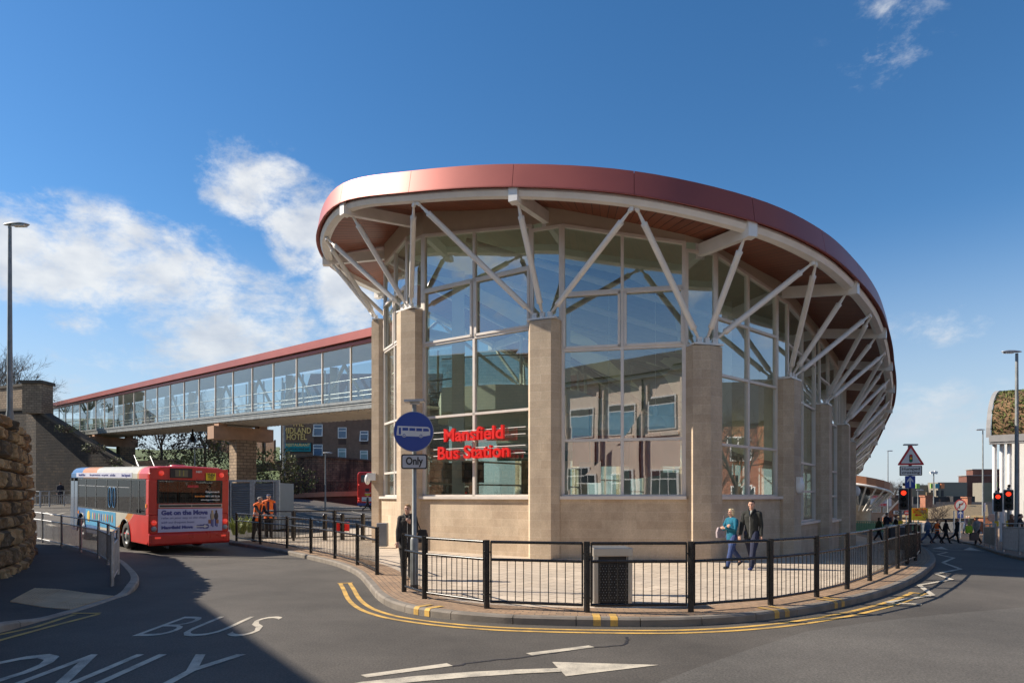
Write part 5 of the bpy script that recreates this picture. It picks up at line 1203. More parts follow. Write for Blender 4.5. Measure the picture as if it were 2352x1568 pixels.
rt('Get on the Move', -.18, 1.33, .20, 1.5, 'navy', ad, y=-.026, off_=.012); rt('relax on your way to the shops', -.2, 1.165, .11, 1.45, 'navy', ad, y=-.026, off_=0, shear=.2); rt('with our frequent buses', -.4, 1.02, .11, 1.05, 'navy', ad, y=-.026, off_=0, shear=.2); rt('Mansfield Move', -.42, .85, .13, 1.0, 'navy', ad, y=-.026, off_=.008)
mb = MB(); mb.box(.12, .45, -.03, -.024, .84, .875); mb.mesh([(.45, -.03, .80), (.6, -.03, .8575), (.45, -.03, .915)], [(0, 1, 2)]); mb.mi = 1
for x, r in ((.25, .06), (.34, .07), (.45, .08), (.54, .08)): mb.mesh([(x + r * math.cos(a), -.0245 - x * .002, .858 + r * math.sin(a)) for a in [k_ * .393 for k_ in range(16)]], [tuple(range(16))])
mb.build('arrow_logo', ['white_sign', 'navy'], ad, local=True)
mb = MB()
for x, cm in ((.72, 0), (.86, 1)):
    mb.mi = cm; mb.ball((x, -.03, 1.36), .035, .01, .05, 8, 6); mb.mi = 2 + cm; mb.ball((x, -.03, 1.2), .07, .012, .14, 8, 6); mb.mi = 4; mb.box(x - .045, x - .01, -.035, -.025, .86, 1.1); mb.box(x + .01, x + .045, -.035, -.025, .83, 1.1)
    mb.mi = 5; mb.box(x - .13 + cm * .12, x - .04 + cm * .12, -.036, -.026, .95, 1.08)
mb.build('shopper_picture', [M('ph', (.55, .4, .2), .5), M('pk', (.1, .05, .04), .5), M('pc', (.4, .33, .25), .5), M('pd', (.06, .05, .06), .5), 'navy', M('pbag', (.3, .12, .05), .5)], ad, local=True)
for x, z, mt in ((-.93, 2.63, 'bus_lamp'), (1.03, 2.61, 'bus_lamp'), (-1.14, 1.02, 'bus_lamp'), (1.17, 1.02, 'bus_lamp'), (-1.14, .82, 'sign_grey'), (1.17, .82, 'sign_grey')):
    if 'bus_lamp' not in MT: MT['bus_lamp'] = M('tail_lamp_lens', (.75, .1, .07), .25, coat=.6, emit=(1, .05, .03), es=.25)
    mb = MB(); mb.lathe((x, -.005, z), [(.085, 0), (.085, .02), (.07, .035), (.0001, .045)], 16, (0, -1, 0)); mb.build('tail_lamp', mt, bs, local=True)
mb = MB(); mb.box(-1.14, -.96, -.112, -.1, .5, .56); mb.box(1.0, 1.16, -.112, -.1, .5, .56); mb.build('reflector', 'bus_lamp', bs, local=True)
mb = MB(); mb.tube([(-.75, .1, .24), (-.75, -.12, .22)], .05, 10); mb.build('exhaust', 'dark', bs, local=True)
def wheel(par, x, y, r, w):
    ty = MB(); ty.lathe((x, y, r), [(r * .62, -w / 2), (r * .93, -w / 2), (r, -w / 2 + .05), (r, w / 2 - .05), (r * .93, w / 2), (r * .62, w / 2)], 28, (1, 0, 0)); o = ty.build('wheel', 'rubber', par, local=True)
    h = MB(); h.lathe((x, y, r), [(r * .62, -w / 2 + .01), (r * .58, -w / 2 + .06), (r * .3, -w / 2 + .02), (r * .22, -w / 2 - .01), (.0001, -w / 2 - .01)], 24, (1, 0, 0)); h.lathe((x, y, r), [(r * .62, w / 2 - .01), (r * .58, w / 2 - .06), (r * .3, w / 2 - .02), (r * .22, w / 2 + .01), (.0001, w / 2 + .01)], 24, (1, 0, 0)); h.build('hub', 'galv_pole', o, local=True)
for x in (-1.12, 1.12):
    for y in (2.3, 7.55): wheel(bs, x, y, .46, .28)
    a = MB()
    for y in (2.3, 7.55): sx = 1 if x > 0 else -1; a.tube([(sx * (HWb + .004), y - .60 * math.cos(math.pi * k_ / 12), .3 + .74 * math.sin(math.pi * k_ / 12)) for k_ in range(13)], .025, 6)
    a.build('wheel_arch', 'dark', bs, local=True)
mb = MB(); mb.box(-1.1, 1.1, 1.6, 3.0, .3, 1.2); mb.box(-1.1, 1.1, 6.9, 8.2, .3, 1.0); mb.box(-1.0, 1.0, .2, 1.5, .35, 1.2); mb.build('running_gear', 'dark', bs, local=True)
def st_(txt, y, z, size, fit, mat, par, off_=.003, x=-HWb - .012):
    mb = MB(); addtext(mb, txt, (x, y, z), (0, -1, 0), (0, 0, 1), size, fit=fit, extr=.002, off=off_); mb.build('lettering', mat, par, local=True)
mb = MB(); mb.box(-HWb - .008, -HWb + .01, 1.6, 8.3, 2.46, 2.63); sb_ = mb.build('side_banner', M('pale_banner', (.55, .56, .68), .45, var=.05), bs, local=True)
st_('Mansfield Move', 7.5, 2.545, .13, .9, 'navy', sb_); st_('Relax, update facebook status,', 5.75, 2.545, .10, 1.35, 'navy', sb_, 0); st_('read a good book ...', 4.5, 2.545, .10, .9, 'navy', sb_, 0); st_('on the Move', 3.65, 2.545, .12, .6, 'navy', sb_, .002); st_('from Stagecoach', 2.2, 2.545, .13, .9, 'navy', sb_)
mb = MB(); mb.box(-HWb - .008, -HWb + .01, 3.3, 6.95, .62, 1.22); sa = mb.build('side_advert', M('sky_blue_advert', (.06, .30, .52), .45, var=.1), bs, local=True)
mb = MB(); cols = [(.7, .5, .1), (.5, .1, .1), (.1, .3, .1), (.6, .3, .1), (.1, .1, .3), (.5, .4, .3)]
for i in range(10):
    mb.mi = i % 6; mb.ball((-HWb - .012, 6.0 - i * .26, .98), .006, .07, .15, 8, 6)
mb.mi = 0; mb.ball((-HWb - .012, 6.55, .95), .006, .2, .22, 8, 6); mb.build('row_of_figures', [M('fig%d' % i, c_, .5) for i, c_ in enumerate(cols)], sa, local=True)
st_('AT THE THEATRE ROYAL THIS SUMMER', 4.7, .71, .08, 2.2, 'navy', sa, 0) if False else None
mb = MB()
for yc in (3.35, 2.75 + .1):
    pass
for yc in (3.95, 3.5): mb.tube([(-HWb - .012, yc + .17 * math.cos(a), 1.75 + .36 * math.sin(a)) for a in [k_ * .262 for k_ in range(24)]], .012, 4, closed=True)
mb.build('window_ovals', M('cyan_line', (.03, .3, .65), .5), bs, local=True)
mb = MB()
for y in (.2, 7.95): mb.box(-HWb - .02, -HWb + .02, y - .05, y + .05, (1.5 if y < 1 else 1.0), (1.62 if y < 1 else 1.12))
mb.build('side_marker', MT['orange'], bs, local=True)
# ================================================================== DOUBLE-DECK BUS in the yard
p = gx(846, 79); db = thing('double_deck_bus', 'red double deck bus partly hidden by the station corner pier', 'bus', (p.x, p.y, p.z), R(8))
mb = MB(); W2 = 1.25; pr = [(-W2, .35), (-W2, 3.9), (-W2 + .15, 4.2), (W2 - .15, 4.2), (W2, 3.9), (W2, .35)]
mb.extr(pr, (0, 0, 0), (1, 0, 0), (0, 0, 1), (0, 1, 0), 10); mb.build('body', 'bus_red', db, local=True, bev=.12)
mb = MB(); mb.box(-W2 + .01, W2 - .01, -.03, .2, .3, .62); mb.build('bumper', M('blue_bumper', (.04, .06, .2), .5), db, local=True)
mb = MB(); mb.box(-.85, .9, -.02, .02, 3.0, 3.85); mb.build('rear_window', 'glass_house', db, local=True, bev=.05)
mb = MB(); mb.box(-.35, .1, -.02, .02, 1.95, 2.3); mb.build('engine_window', 'dark', db, local=True)
mb = MB(); mb.box(-.75, .95, -.03, .0, .8, 1.3); o = mb.build('advert_panel', 'white_sign', db, local=True); mb = MB(); mb.box(-.7, .1, -.035, -.028, .88, .96); mb.build('green_strip', M('agreen', (.05, .3, .2), .5), o, local=True)
mb = MB(); mb.box(-.4, .2, -.03, .0, 1.5, 1.65); mb.build('number_plate', 'yellow_sign', db, local=True)
rt('Stagecoach', -.05, 1.76, .15, .7, 'white_sign', db, 'operator_name', y=-.02)
for x, z in ((-1.1, .9), (-1.1, 1.15), (-1.1, 2.7), (1.1, .9), (1.1, 1.15), (1.1, 2.7)):
    mb = MB(); mb.lathe((x, -.0, z), [(.09, 0), (.09, .03), (.0001, .04)], 10, (0, -1, 0)); mb.build('tail_lamp', 'bus_lamp', db, local=True)
for x in (-1.05, 1.05):
    for y in (2.4, 8): wheel(db, x, y, .48, .28)
# parked cars beyond the crossing
def car(px, py, rz, label, mat):
    p = gp(px, py); t = thing('parked_car', label, 'car', p, rz, 'cars parked beyond the crossing')
    mb = MB(); pr = [(-2.0, .3), (-2.0, .75), (-1.75, .95), (-1.1, 1.0), (-.5, 1.42), (.8, 1.45), (1.5, 1.0), (2.0, .85), (2.05, .3)]
    mb.extr(pr, (0, -.8, 0), (1, 0, 0), (0, 0, 1), (0, 1, 0), 1.6); mb.build('body', mat, t, local=True, bev=.06)
    mb = MB(); mb.extr([(-.98, 1.0), (-.46, 1.36), (.76, 1.39), (1.35, 1.0)], (0, -.82, 0), (1, 0, 0), (0, 0, 1), (0, 1, 0), 1.64); mb.build('windows', 'glass_house', t, local=True)
    for x in (-1.3, 1.3):
        for y in (-.72, .72): w = MB(); w.lathe((x, y, .32), [(.0001, -.1), (.32, -.1), (.32, .1), (.0001, .1)], 16, (0, 1, 0)); w.build('wheel', 'rubber', t, local=True)
car(1989, 1196, R(10), 'white parked car beside the small pavilion', M('car_white', (.6, .6, .62), .25, coat=.5)); car(2016, 1197, R(5), 'dark blue parked car behind the waiting people', M('car_blue', (.05, .08, .16), .25, coat=.5)); car(2040, 1198, R(0), 'silver parked car nearest the traffic light', M('car_silver', (.35, .37, .4), .3, .4, coat=.5))
# ================================================================== GUARD RAILS
def fencerun(pts, label, name, mat, H=1.06, hp=.045, group=None, ztop=None, bal=.125, second=.78, rr=.024, rb=.0075, tube=True, base=.0, maxlen=None, panel_gap=.07):
    c = pts[len(pts) // 2]; t = thing(name, label, 'guard rail', (c.x, c.y, c.z), group=group)
    for i, p in enumerate(pts):
        mb = MB(); mb.tube([(p.x, p.y, p.z - .05), (p.x, p.y, p.z + H + .03)], hp, 10); mb.build('post', mat, t)
    for a, b in zip(pts, pts[1:]):
        mb = MB(); d = (b - a).normalized(); A = a + d * panel_gap; B = b - d * panel_gap; L = (B - A).length
        up = lambda z: Vector((0, 0, z))
        for z in (H, second, .11): mb.tube([A + up(z), B + up(z)], rr, 8)
        for P in (A, B): mb.tube([P + up(.09), P + up(H + .01)], .014, 6)
        n = max(2, int(L / bal))
        for k_ in range(1, n): P = A.lerp(B, k_ / n); mb.tube([P + up(.11), P + up(second)], rb, 5, cap=False)
        for P, s in ((a, 1), (b, -1)):
            for z in (.22, H - .16): mb.tube([P + d * s * (hp - .01) + up(z), P + d * s * (panel_gap + .01) + up(z)], .011, 5)
        mb.build('rail_panel', mat, t)
    return t
FA = [(928, 1358), (975, 1374), (1118, 1396), (1348, 1405), (1587, 1404), (1770, 1388), (1876, 1370), (1946, 1352), (1998, 1333), (2035, 1318), (2062, 1305), (2084, 1295), (2103, 1287), (2112, 1270), (2104, 1258), (2090, 1249)]
fencerun([gpp(*p) for p in FA], 'black tubular guard rail curving along the kerb in front of the station', 'guard_rail', 'black', hp=.048)
FB = [(543, 1240), (598, 1249), (659, 1258), (714, 1270), (769, 1282), (821, 1297), (866, 1319)]
fencerun([gpp(*p) for p in FB], 'black guard rail the vested workers lean on, left of the station', 'guard_rail', 'black', hp=.048)
FC = [(596, 1241), (674, 1241), (768, 1238), (858, 1235)]
fencerun([gpp(*p) for p in FC], 'second black guard rail along the yard side of the pavement', 'guard_rail', 'black', H=1.15, second=.84, hp=.05)
FD_ = [(30, 1236), (60, 1238), (97, 1245), (141, 1255), (185, 1267), (226, 1281), (248, 1296), (270, 1318), (257, 1343)]
fd = [gpp(*p) for p in FD_]
fencerun(fd, 'galvanised guard rail along the left pavement beside the bus', 'guard_rail', 'galv', H=1.05, hp=.036, rr=.02, rb=.009, bal=.13, second=.80)
FE = [(75, 1163), (92, 1163), (113, 1162), (147, 1160), (176, 1157), (215, 1155)]
fencerun([gpp(px, py) for px, py in FE], 'distant galvanised guard rail below the dark stone wall', 'guard_rail', 'galv', H=1.1, hp=.05, rr=.03, rb=.015, bal=.16)
FR = [(2305, 1266), (2342, 1272), (2385, 1280)]
fencerun([gpp(*p) for p in FR], 'grey guard rail at the right edge by the traffic lights', 'guard_rail', 'galv', H=1.1, hp=.04, rr=.022, rb=.012, bal=.11, second=.95)
FR2 = [(2262, 1252), (2275, 1256), (2287, 1261)]
fencerun([gpp(*p) for p in FR2], 'short grey guard rail behind the woman with shopping', 'guard_rail', 'galv', H=1.1, hp=.04, rr=.022, rb=.012, bal=.11, second=.95)
# bollards in the yard opening
for i, (px, py) in enumerate(((746, 1240), (786, 1239), (833, 1238))):
    p = gpp(px, py); mb = MB(); mb.tube([p, p + Vector((0, 0, 1.0))], [.09, .09], 12); mb.lathe(p + Vector((0, 0, 1)), [(.09, 0), (.075, .05), (.0001, .06)], 12)
    tag(mb.build('bollard', 'black'), ['left black bollard behind the yard rail', 'middle black bollard beside the red sign', 'right black bollard nearest the station pier'][i], 'bollard', 'black bollards by the bus yard')
p = gpp(782, 1240) + Vector((0, .25, 0)); mb = MB(); mb.box(p.x - .28, p.x + .28, p.y, p.y + .03, p.z + .35, p.z + .72); mb.mi = 1; mb.box(p.x - .02, p.x + .02, p.y + .03, p.y + .06, p.z, p.z + .7); tag(mb.build('red_notice', ['red_sign', 'galv']), 'small plain red notice board low behind the yard rail', 'sign')
mb = MB(); p = gpp(878, 1258); mb.box(p.x - .2, p.x + .16, p.y, p.y + .3, p.z + .05, p.z + .85); tag(mb.build('meter_cabinet', 'shutter', bev=.02), 'small grey cabinet against the foot of the corner pier', 'cabinet')
# ================================================================== LITTER BIN
bt = thing('litter_bin', 'steel framed litter bin with black perforated sides behind the front rail', 'litter bin', (1.62, 11.35, .12), R(4))
mb = MB(); w, d_, h = .28, .26, .95
for sx in (-1, 1):
    for sy in (-1, 1): mb.box(sx * w - .035, sx * w + .035, sy * d_ - .035, sy * d_ + .035, .0, h)
mb.box(-w, w, -d_, d_, .0, .04); mb.build('frame', 'steel', bt, local=True, bev=.006)
mb = MB(); mb.box(-w - .04, w + .04, -d_ - .04, d_ + .04, h - .14, h); mb.build('lid', 'steel', bt, local=True, bev=.012)
MT['perf'] = M('perforated_black_steel', (.02, .022, .024), .45, .3); mb = MB(); mb.box(-w + .035, w - .035, -d_ - .02, d_ + .02, .06, .7); mb.box(-w - .02, w + .02, -d_ + .035, d_ - .035, .06, .7)
for i in range(1, 6): mb.box(-w + i * .095 - .004, -w + i * .095 + .004, -d_ - .026, -d_ - .02, .06, .7)
mb.build('side_panel', 'perf', bt, local=True)
mb = MB()
for i in range(11):
    for j in range(14):
        for f in (0,): mb.ball((-w + .06 + i * .045 + (j % 2) * .02, -d_ - .022, .1 + j * .043), .007, .003, .007, 6, 4)
mb.build('perforations', 'galv', bt, local=True)
mb = MB(); mb.box(-w + .05, w - .05, -d_ + .03, d_ - .03, .7, h - .14); mb.build('opening', 'dark', bt, local=True)
# ================================================================== SIGNS
def rrect(cx, cz, w, h, r, n=5):
    pts = []
    for sx, sz, a0 in ((1, -1, -90), (1, 1, 0), (-1, 1, 90), (-1, -1, 180)):
        for k_ in range(n + 1): a = R(a0 + 90 * k_ / n); pts.append((cx + sx * (w / 2 - r) + r * math.cos(a), cz + sz * (h / 2 - r) + r * math.sin(a)))
    return pts
def plate(mb, pts, y, th): mb.extr(pts, (0, y, 0), (1, 0, 0), (0, 0, 1), (0, 1, 0), th)
def circ(cx, cz, r, n=40): return [(cx + r * math.cos(6.28319 * k_ / n), cz + r * math.sin(6.28319 * k_ / n)) for k_ in range(n)]
p = gpp(951.6, 1352); bo = thing('bus_only_sign', 'round blue bus sign over an Only plate on a grey pole by the rail', 'road sign', p)
mb = MB(); mb.tube([(0, 0, -.05), (0, 0, .95), (0, 0, 1.0), (0, 0, 1.02), (0, 0, 3.58)], [.078, .078, .06, .045, .042], 16); mb.build('pole', 'galv_pole', bo, local=True)
mb = MB(); mb.tube([(0, 0, -.0), (0, 0, .09)], .081, 16); mb.build('pole_base', 'dark', bo, local=True)
zc = CH - p.z + (1140 - 991.6) * p.y / FD; r = .385
mb = MB(); plate(mb, circ(0, zc, r, 56), -.10, .02); o = mb.build('disc', 'sign_grey', bo, local=True)
mb = MB(); plate(mb, circ(0, zc, r - .012, 56), -.104, .003); mb.build('blue_face', 'blue_sign', o, local=True)
mb = MB(); k_ = r / 155.0 
def S5(x, y): return ((x - 215) * k_, zc + (248 - y) * k_)
body = [(86, 276), (84, 246), (92, 204), (320, 212), (338, 222), (344, 240), (343, 276), (318, 282)] + [(118, 279)]
plate(mb, [S5(*q) for q in [(84, 276), (86, 248), (92, 204), (325, 213), (340, 224), (344, 240), (343, 277), (288, 286), (246, 287), (160, 284), (126, 280)]], -.108, .003)
for cx in (143, 272): plate(mb, circ(*S5(cx, 277 if cx < 200 else 281), 15.5 * k_, 20), -.110, .003)
mb.mi = 1
for q in (((102, 218), (118, 218), (118, 270), (102, 270)), ((130, 218), (174, 219), (174, 241), (130, 240)), ((183, 220), (228, 222), (228, 244), (183, 242)), ((236, 222), (281, 224), (281, 246), (236, 245)), ((289, 225), (322, 226), (333, 232), (334, 247), (289, 247))): plate(mb, [S5(*a) for a in q], -.1115, .003)
for cx in (143, 272): plate(mb, circ(*S5(cx, 277 if cx < 200 else 281), 11 * k_, 18), -.1125, .002)
mb.mi = 0
for cx in (143, 272): plate(mb, circ(*S5(cx, 277 if cx < 200 else 281), 6.5 * k_, 14), -.1145, .002)
mb.build('bus_symbol', ['white_sign', 'blue_sign'], o, local=True)
z2 = CH - p.z + (1140 - 1060) * p.y / FD
mb = MB(); plate(mb, rrect(.012, z2, .50, .285, .045), -.10, .02); o = mb.build('plate', 'black_sign', bo, local=True)
mb = MB(); plate(mb, rrect(.012, z2, .45, .235, .03), -.104, .003); mb.build('plate_face', M('plate_grey_white', (.48, .48, .5), .5, var=.04), o, local=True)
mb = MB(); addtext(mb, 'Only', (.012, -.108, z2 + .005), (1, 0, 0), (0, 0, 1), .2, fit=.33, extr=.002, off=.006); mb.build('lettering', 'black_sign', o, local=True)
mb = MB(); mb.frame((.01, -.02, 3.62), (1, 0, .03), (0, 1, 0), (0, 0, 1), .19, .12, .022); mb.box(-.08, .1, -.06, .05, 3.555, 3.6); mb.build('lamp', 'galv', bo, local=True)
mb = MB()
for z in (zc - .2, zc + .2, z2): mb.box(-.12, .12, -.08, -.06, z - .02, z + .02); mb.box(-.05, .05, -.08, .05, z - .018, z + .018)
mb.build('bracket', 'galv', bo, local=True)
# humped crossing sign
p = gpp(2091, 1276); p = Vector((p.x * 1.0, p.y, p.z)); hc = thing('crossing_warning_sign', 'traffic signal warning triangle over a Humped crossing plate and one way arrow', 'road sign', p, -.3)
Yh = p.y; kk = Yh / FD
zz = lambda py: CH - p.z + (1140 - py) * kk
mb = MB(); mb.tube([(0, 0, -.1), (0, 0, zz(1030))], .05, 12); mb.build('pole', M('brown_pole', (.05, .04, .035), .5), hc, local=True)
def tri(s, cz, r=.03):
    pts = []; h = s * .866
    V = [(-s / 2, cz - h / 3), (s / 2, cz - h / 3), (0, cz + 2 * h / 3)]
    for (x, z), a0 in zip(V, (150, 270, 30)):
        d = Vector((0 - x, cz - z)); d.normalize(); q = Vector((x, z)) + d * 2 * r
        for j in range(6): a = R(a0 + 120 * j / 5); pts.append((q.x + r * math.cos(a), q.y + r * math.sin(a)))
    return pts
s = 50 * kk * 1.12; h = s * .866; cz = zz(1068) + h / 3
mb = MB(); plate(mb, tri(s, cz), -.09, .02); o = mb.build('triangle', 'red_rim', hc, local=True); mb = MB(); plate(mb, tri(s * .72, cz, .012), -.095, .004); mb.build('triangle_face', 'white_sign', o, local=True)
mb = MB(); plate(mb, rrect(0, cz - .005, .10, .27, .045), -.10, .004); mb.mi = 1; plate(mb, circ(0, cz + .085, .036, 16), -.104, .003); mb.mi = 2; plate(mb, circ(0, cz - .005, .038, 16), -.104, .003); mb.mi = 3; plate(mb, circ(0, cz - .093, .036, 16), -.104, .003)
mb.build('signal_symbol', ['black_sign', 'red_rim', M('amber_face', (.8, .4, .02), .5), M('green_face', (.0, .18, .07), .5)], o, local=True)
zc = zz(1080.5); mb = MB(); plate(mb, rrect(0, zc, 46 * kk, 23 * kk, .03), -.09, .02); o = mb.build('plate', 'black_sign', hc, local=True); mb = MB(); plate(mb, rrect(0, zc, 42 * kk, 20 * kk, .02), -.094, .003); mb.build('plate_face', 'white_sign', o, local=True)
mb = MB(); addtext(mb, 'Humped', (0, -.097, zc + .06), (1, 0, 0), (0, 0, 1), .13, fit=36 * kk, extr=.002, off=.002); addtext(mb, 'crossing', (0, -.097, zc - .062), (1, 0, 0), (0, 0, 1), .13, fit=36 * kk, extr=.002, off=.002); mb.build('lettering', 'black_sign', o, local=True)
zc = zz(1106.5); mb = MB(); w, h = 21 * kk, 28 * kk; plate(mb, rrect(-.02, zc, w, h, .02), -.09, .02); o = mb.build('arrow_plate', 'blue_sign', hc, local=True)
mb = MB(); plate(mb, [(-.02 + a * w, zc + b_ * h) for a, b_ in ((-.08, -.4), (.08, -.4), (.08, .15), (.3, -.05), (.3, .12), (0, .42), (-.3, .12), (-.3, -.05), (-.08, .15))], -.094, .003); mb.build('arrow', 'white_sign', o, local=True)
mb = MB(); mb.frame((0, -.05, zz(1021)), (1, 0, -.03), (0, 1, 0), (0, 0, 1), .2, .12, .02); mb.box(-.06, .06, -.05, .05, zz(1029), zz(1022)); mb.build('lamp', 'galv', hc, local=True)
# ------------------------------------------------------------------ traffic lights
def tlight(px, ybase, Y, ytop, label, two=False, wpx=None, polepx=None):
    x = (px - 1176) * Y / FD; z0 = tz(x, Y) + .12; t = thing('traffic_light', label, 'traffic light', (x, Y, z0), group='red traffic lights at the crossing'); t.rotation_euler[2] = -math.atan2(x, Y)
    H_ = CH - z0 + (1140 - ytop) * Y / FD; w = .30
    mb = MB(); px_ = 0 if polepx is None else (polepx - px) * Y / FD; mb.tube([(px_, .12, -.1), (px_, .12, H_ + .12)], .057, 12); mb.build('pole', 'galv_pole', t, local=True)
    mb = MB(); plate(mb, rrect(0, H_ - .48, w + .10, .98, .05), -.02, .04); o = mb.build('backing_board', 'white_sign', t, local=True); mb = MB(); plate(mb, rrect(0, H_ - .48, w + .05, .93, .04), -.06, .05); mb.build('housing', 'black_sign', o, local=True)
    for i, c_ in enumerate(('lamp_red', 'lamp_off', 'lamp_off')):
        z = H_ - .2 - .28 * i; l = MB(); l.lathe((0, -.06, z), [(.10, 0), (.095, .02), (.0001, .035)], 20, (0, -1, 0)); lo = l.build('lens', c_, t, local=True)
        v = MB(); nn_ = 14; vs = []
        for j in range(nn_ + 1): a = R(-20 + 220 * j / nn_); vs += [(.115 * math.cos(a), -.06, z + .115 * math.sin(a)), (.115 * math.cos(a), -.15, z + .122 * math.sin(a) - .0)]
        v.mesh(vs, [(2 * j, 2 * j + 1, 2 * j + 3, 2 * j + 2) for j in range(nn_)], smooth=True); v.build('visor', 'black_sign', t, local=True, recalc=False)
    mb = MB(); mb.box(-.09 + px_, .09 + px_, -.02, .1, 1.0, 1.25); mb.build('push_button', 'yellow_box', t, local=True)
    mb = MB(); mb.ball((0.02, .1, H_ + .18), .07, n=8, m=6); mb.build('sensor', 'black_sign', t, local=True)
    return t
tlight(2076, 0, 30.5, 1121, 'traffic light on the station side, beside the warning triangle', polepx=2070)
tlight(2293, 0, 34.5, 1131, 'left of the two red traffic lights on the far right', polepx=2290)
tlight(2317, 0, 32.0, 1124, 'right of the two red traffic lights, nearest the right edge', polepx=2317)
# ------------------------------------------------------------------ lamp posts
def lamppost(px, Y, ytop, label, name='lamp_post', zb=None, r=.075, arm=.0, dirx=1, group='street lamps', r2=None):
    x = (px - 1176) * Y / FD; z0 = tz(x, Y) if zb is None else zb; t = thing(name, label, 'street lamp', (x, Y, z0), group=group); H_ = CH - z0 + (1140 - ytop) * Y / FD
    mb = MB(); mb.tube([(0, 0, -.1), (0, 0, 1.15), (0, 0, 1.25), (0, 0, H_)], [r * 1.25, r * 1.25, r, r * .62], 12); mb.build('pole', 'galv_pole', t, local=True)
    mb = MB(); vs = []; prof_h = [(-.10, .05, .03), (0, .09, .05), (.2, .14, .07), (.45, .15, .075), (.62, .11, .05), (.72, .03, .02)]
    n_ = 10
    for (u, wy_, hz_) in prof_h:
        for j in range(n_): a = 6.2832 * j / n_; vs.append((dirx * (u - .08), wy_ * math.cos(a), H_ + .06 + (hz_ * math.sin(a) if math.sin(a) > 0 else hz_ * .45 * math.sin(a)) + .0))
    mb.mesh(vs, [(i * n_ + j, i * n_ + (j + 1) % n_, (i + 1) * n_ + (j + 1) % n_, (i + 1) * n_ + j) for i in range(len(prof_h) - 1) for j in range(n_)] + [tuple(range(n_)), tuple(range(5 * n_, 6 * n_))], smooth=True); mb.build('lamp_head', 'galv', t, local=True)
    mb = MB(); mb.frame((dirx * .32, 0, H_ + .02), (1, 0, 0), (0, 1, 0), (0, 0, 1), .2, .1, .012); mb.build('lens', 'white', t, local=True)
    return t
lamppost(22, 22.5, 520, 'tall grey lamp post standing above the near stone wall', zb=3.5, r=.085)
lamppost(2336, 28.6, 811, 'tall grey lamp post at the right edge beside the white building', dirx=-1, r=.09)
lamppost(2258, 60, 988, 'mid distance lamp post above the woman with shopping', dirx=-1)
lamppost(2040, 86, 1036, 'distant lamp post above the small pavilion roof end', dirx=1)
lamppost(652, 58, 880, 'tall pale lamp pole in front of the hotel sign', dirx=1, r=.13)
lamppost(747, 60, 1041, 'short white lamp post against the soot streaked wall', dirx=1, r=.07)
lamppost(447, 50, 1029, 'slim white lamp post among the shrubs above the bus', dirx=1, r=.06)
lamppost(2109, 75, 1126, 'thin white post behind the yellow car park board', dirx=1, r=.07)
x = (2145 - 1176) * 110 / FD; t = thing('floodlight_mast', 'thin mast with twin floodlights far behind the car park', 'floodlight', (x, 110, -2)); mb = MB(); mb.tube([(0, 0, 0), (0, 0, 7.7)], .09, 8); mb.build('pole', 'galv_pole', t, local=True)
mb = MB(); mb.frame((-.32, 0, 7.8), (1, 0, .3), (0, 1, 0), (-.3, 0, 1), .26, .15, .2); mb.frame((.32, 0, 7.8), (1, 0, -.3), (0, 1, 0), (.3, 0, 1), .26, .15, .2); mb.build('lamp_head', 'white', t, local=True)
t = thing('lantern', 'black lantern head hanging beneath the footbridge', 'lantern', at(442, 1000, 47)); q = at(442, 1005, 47); mb = MB(); mb.lathe(q - Vector((0, 0, .3)), [(.28, 0), (.25, .2), (.08, .5), (.05, .8), (.05, 1.6)], 12); mb.build('shade', 'black', t)
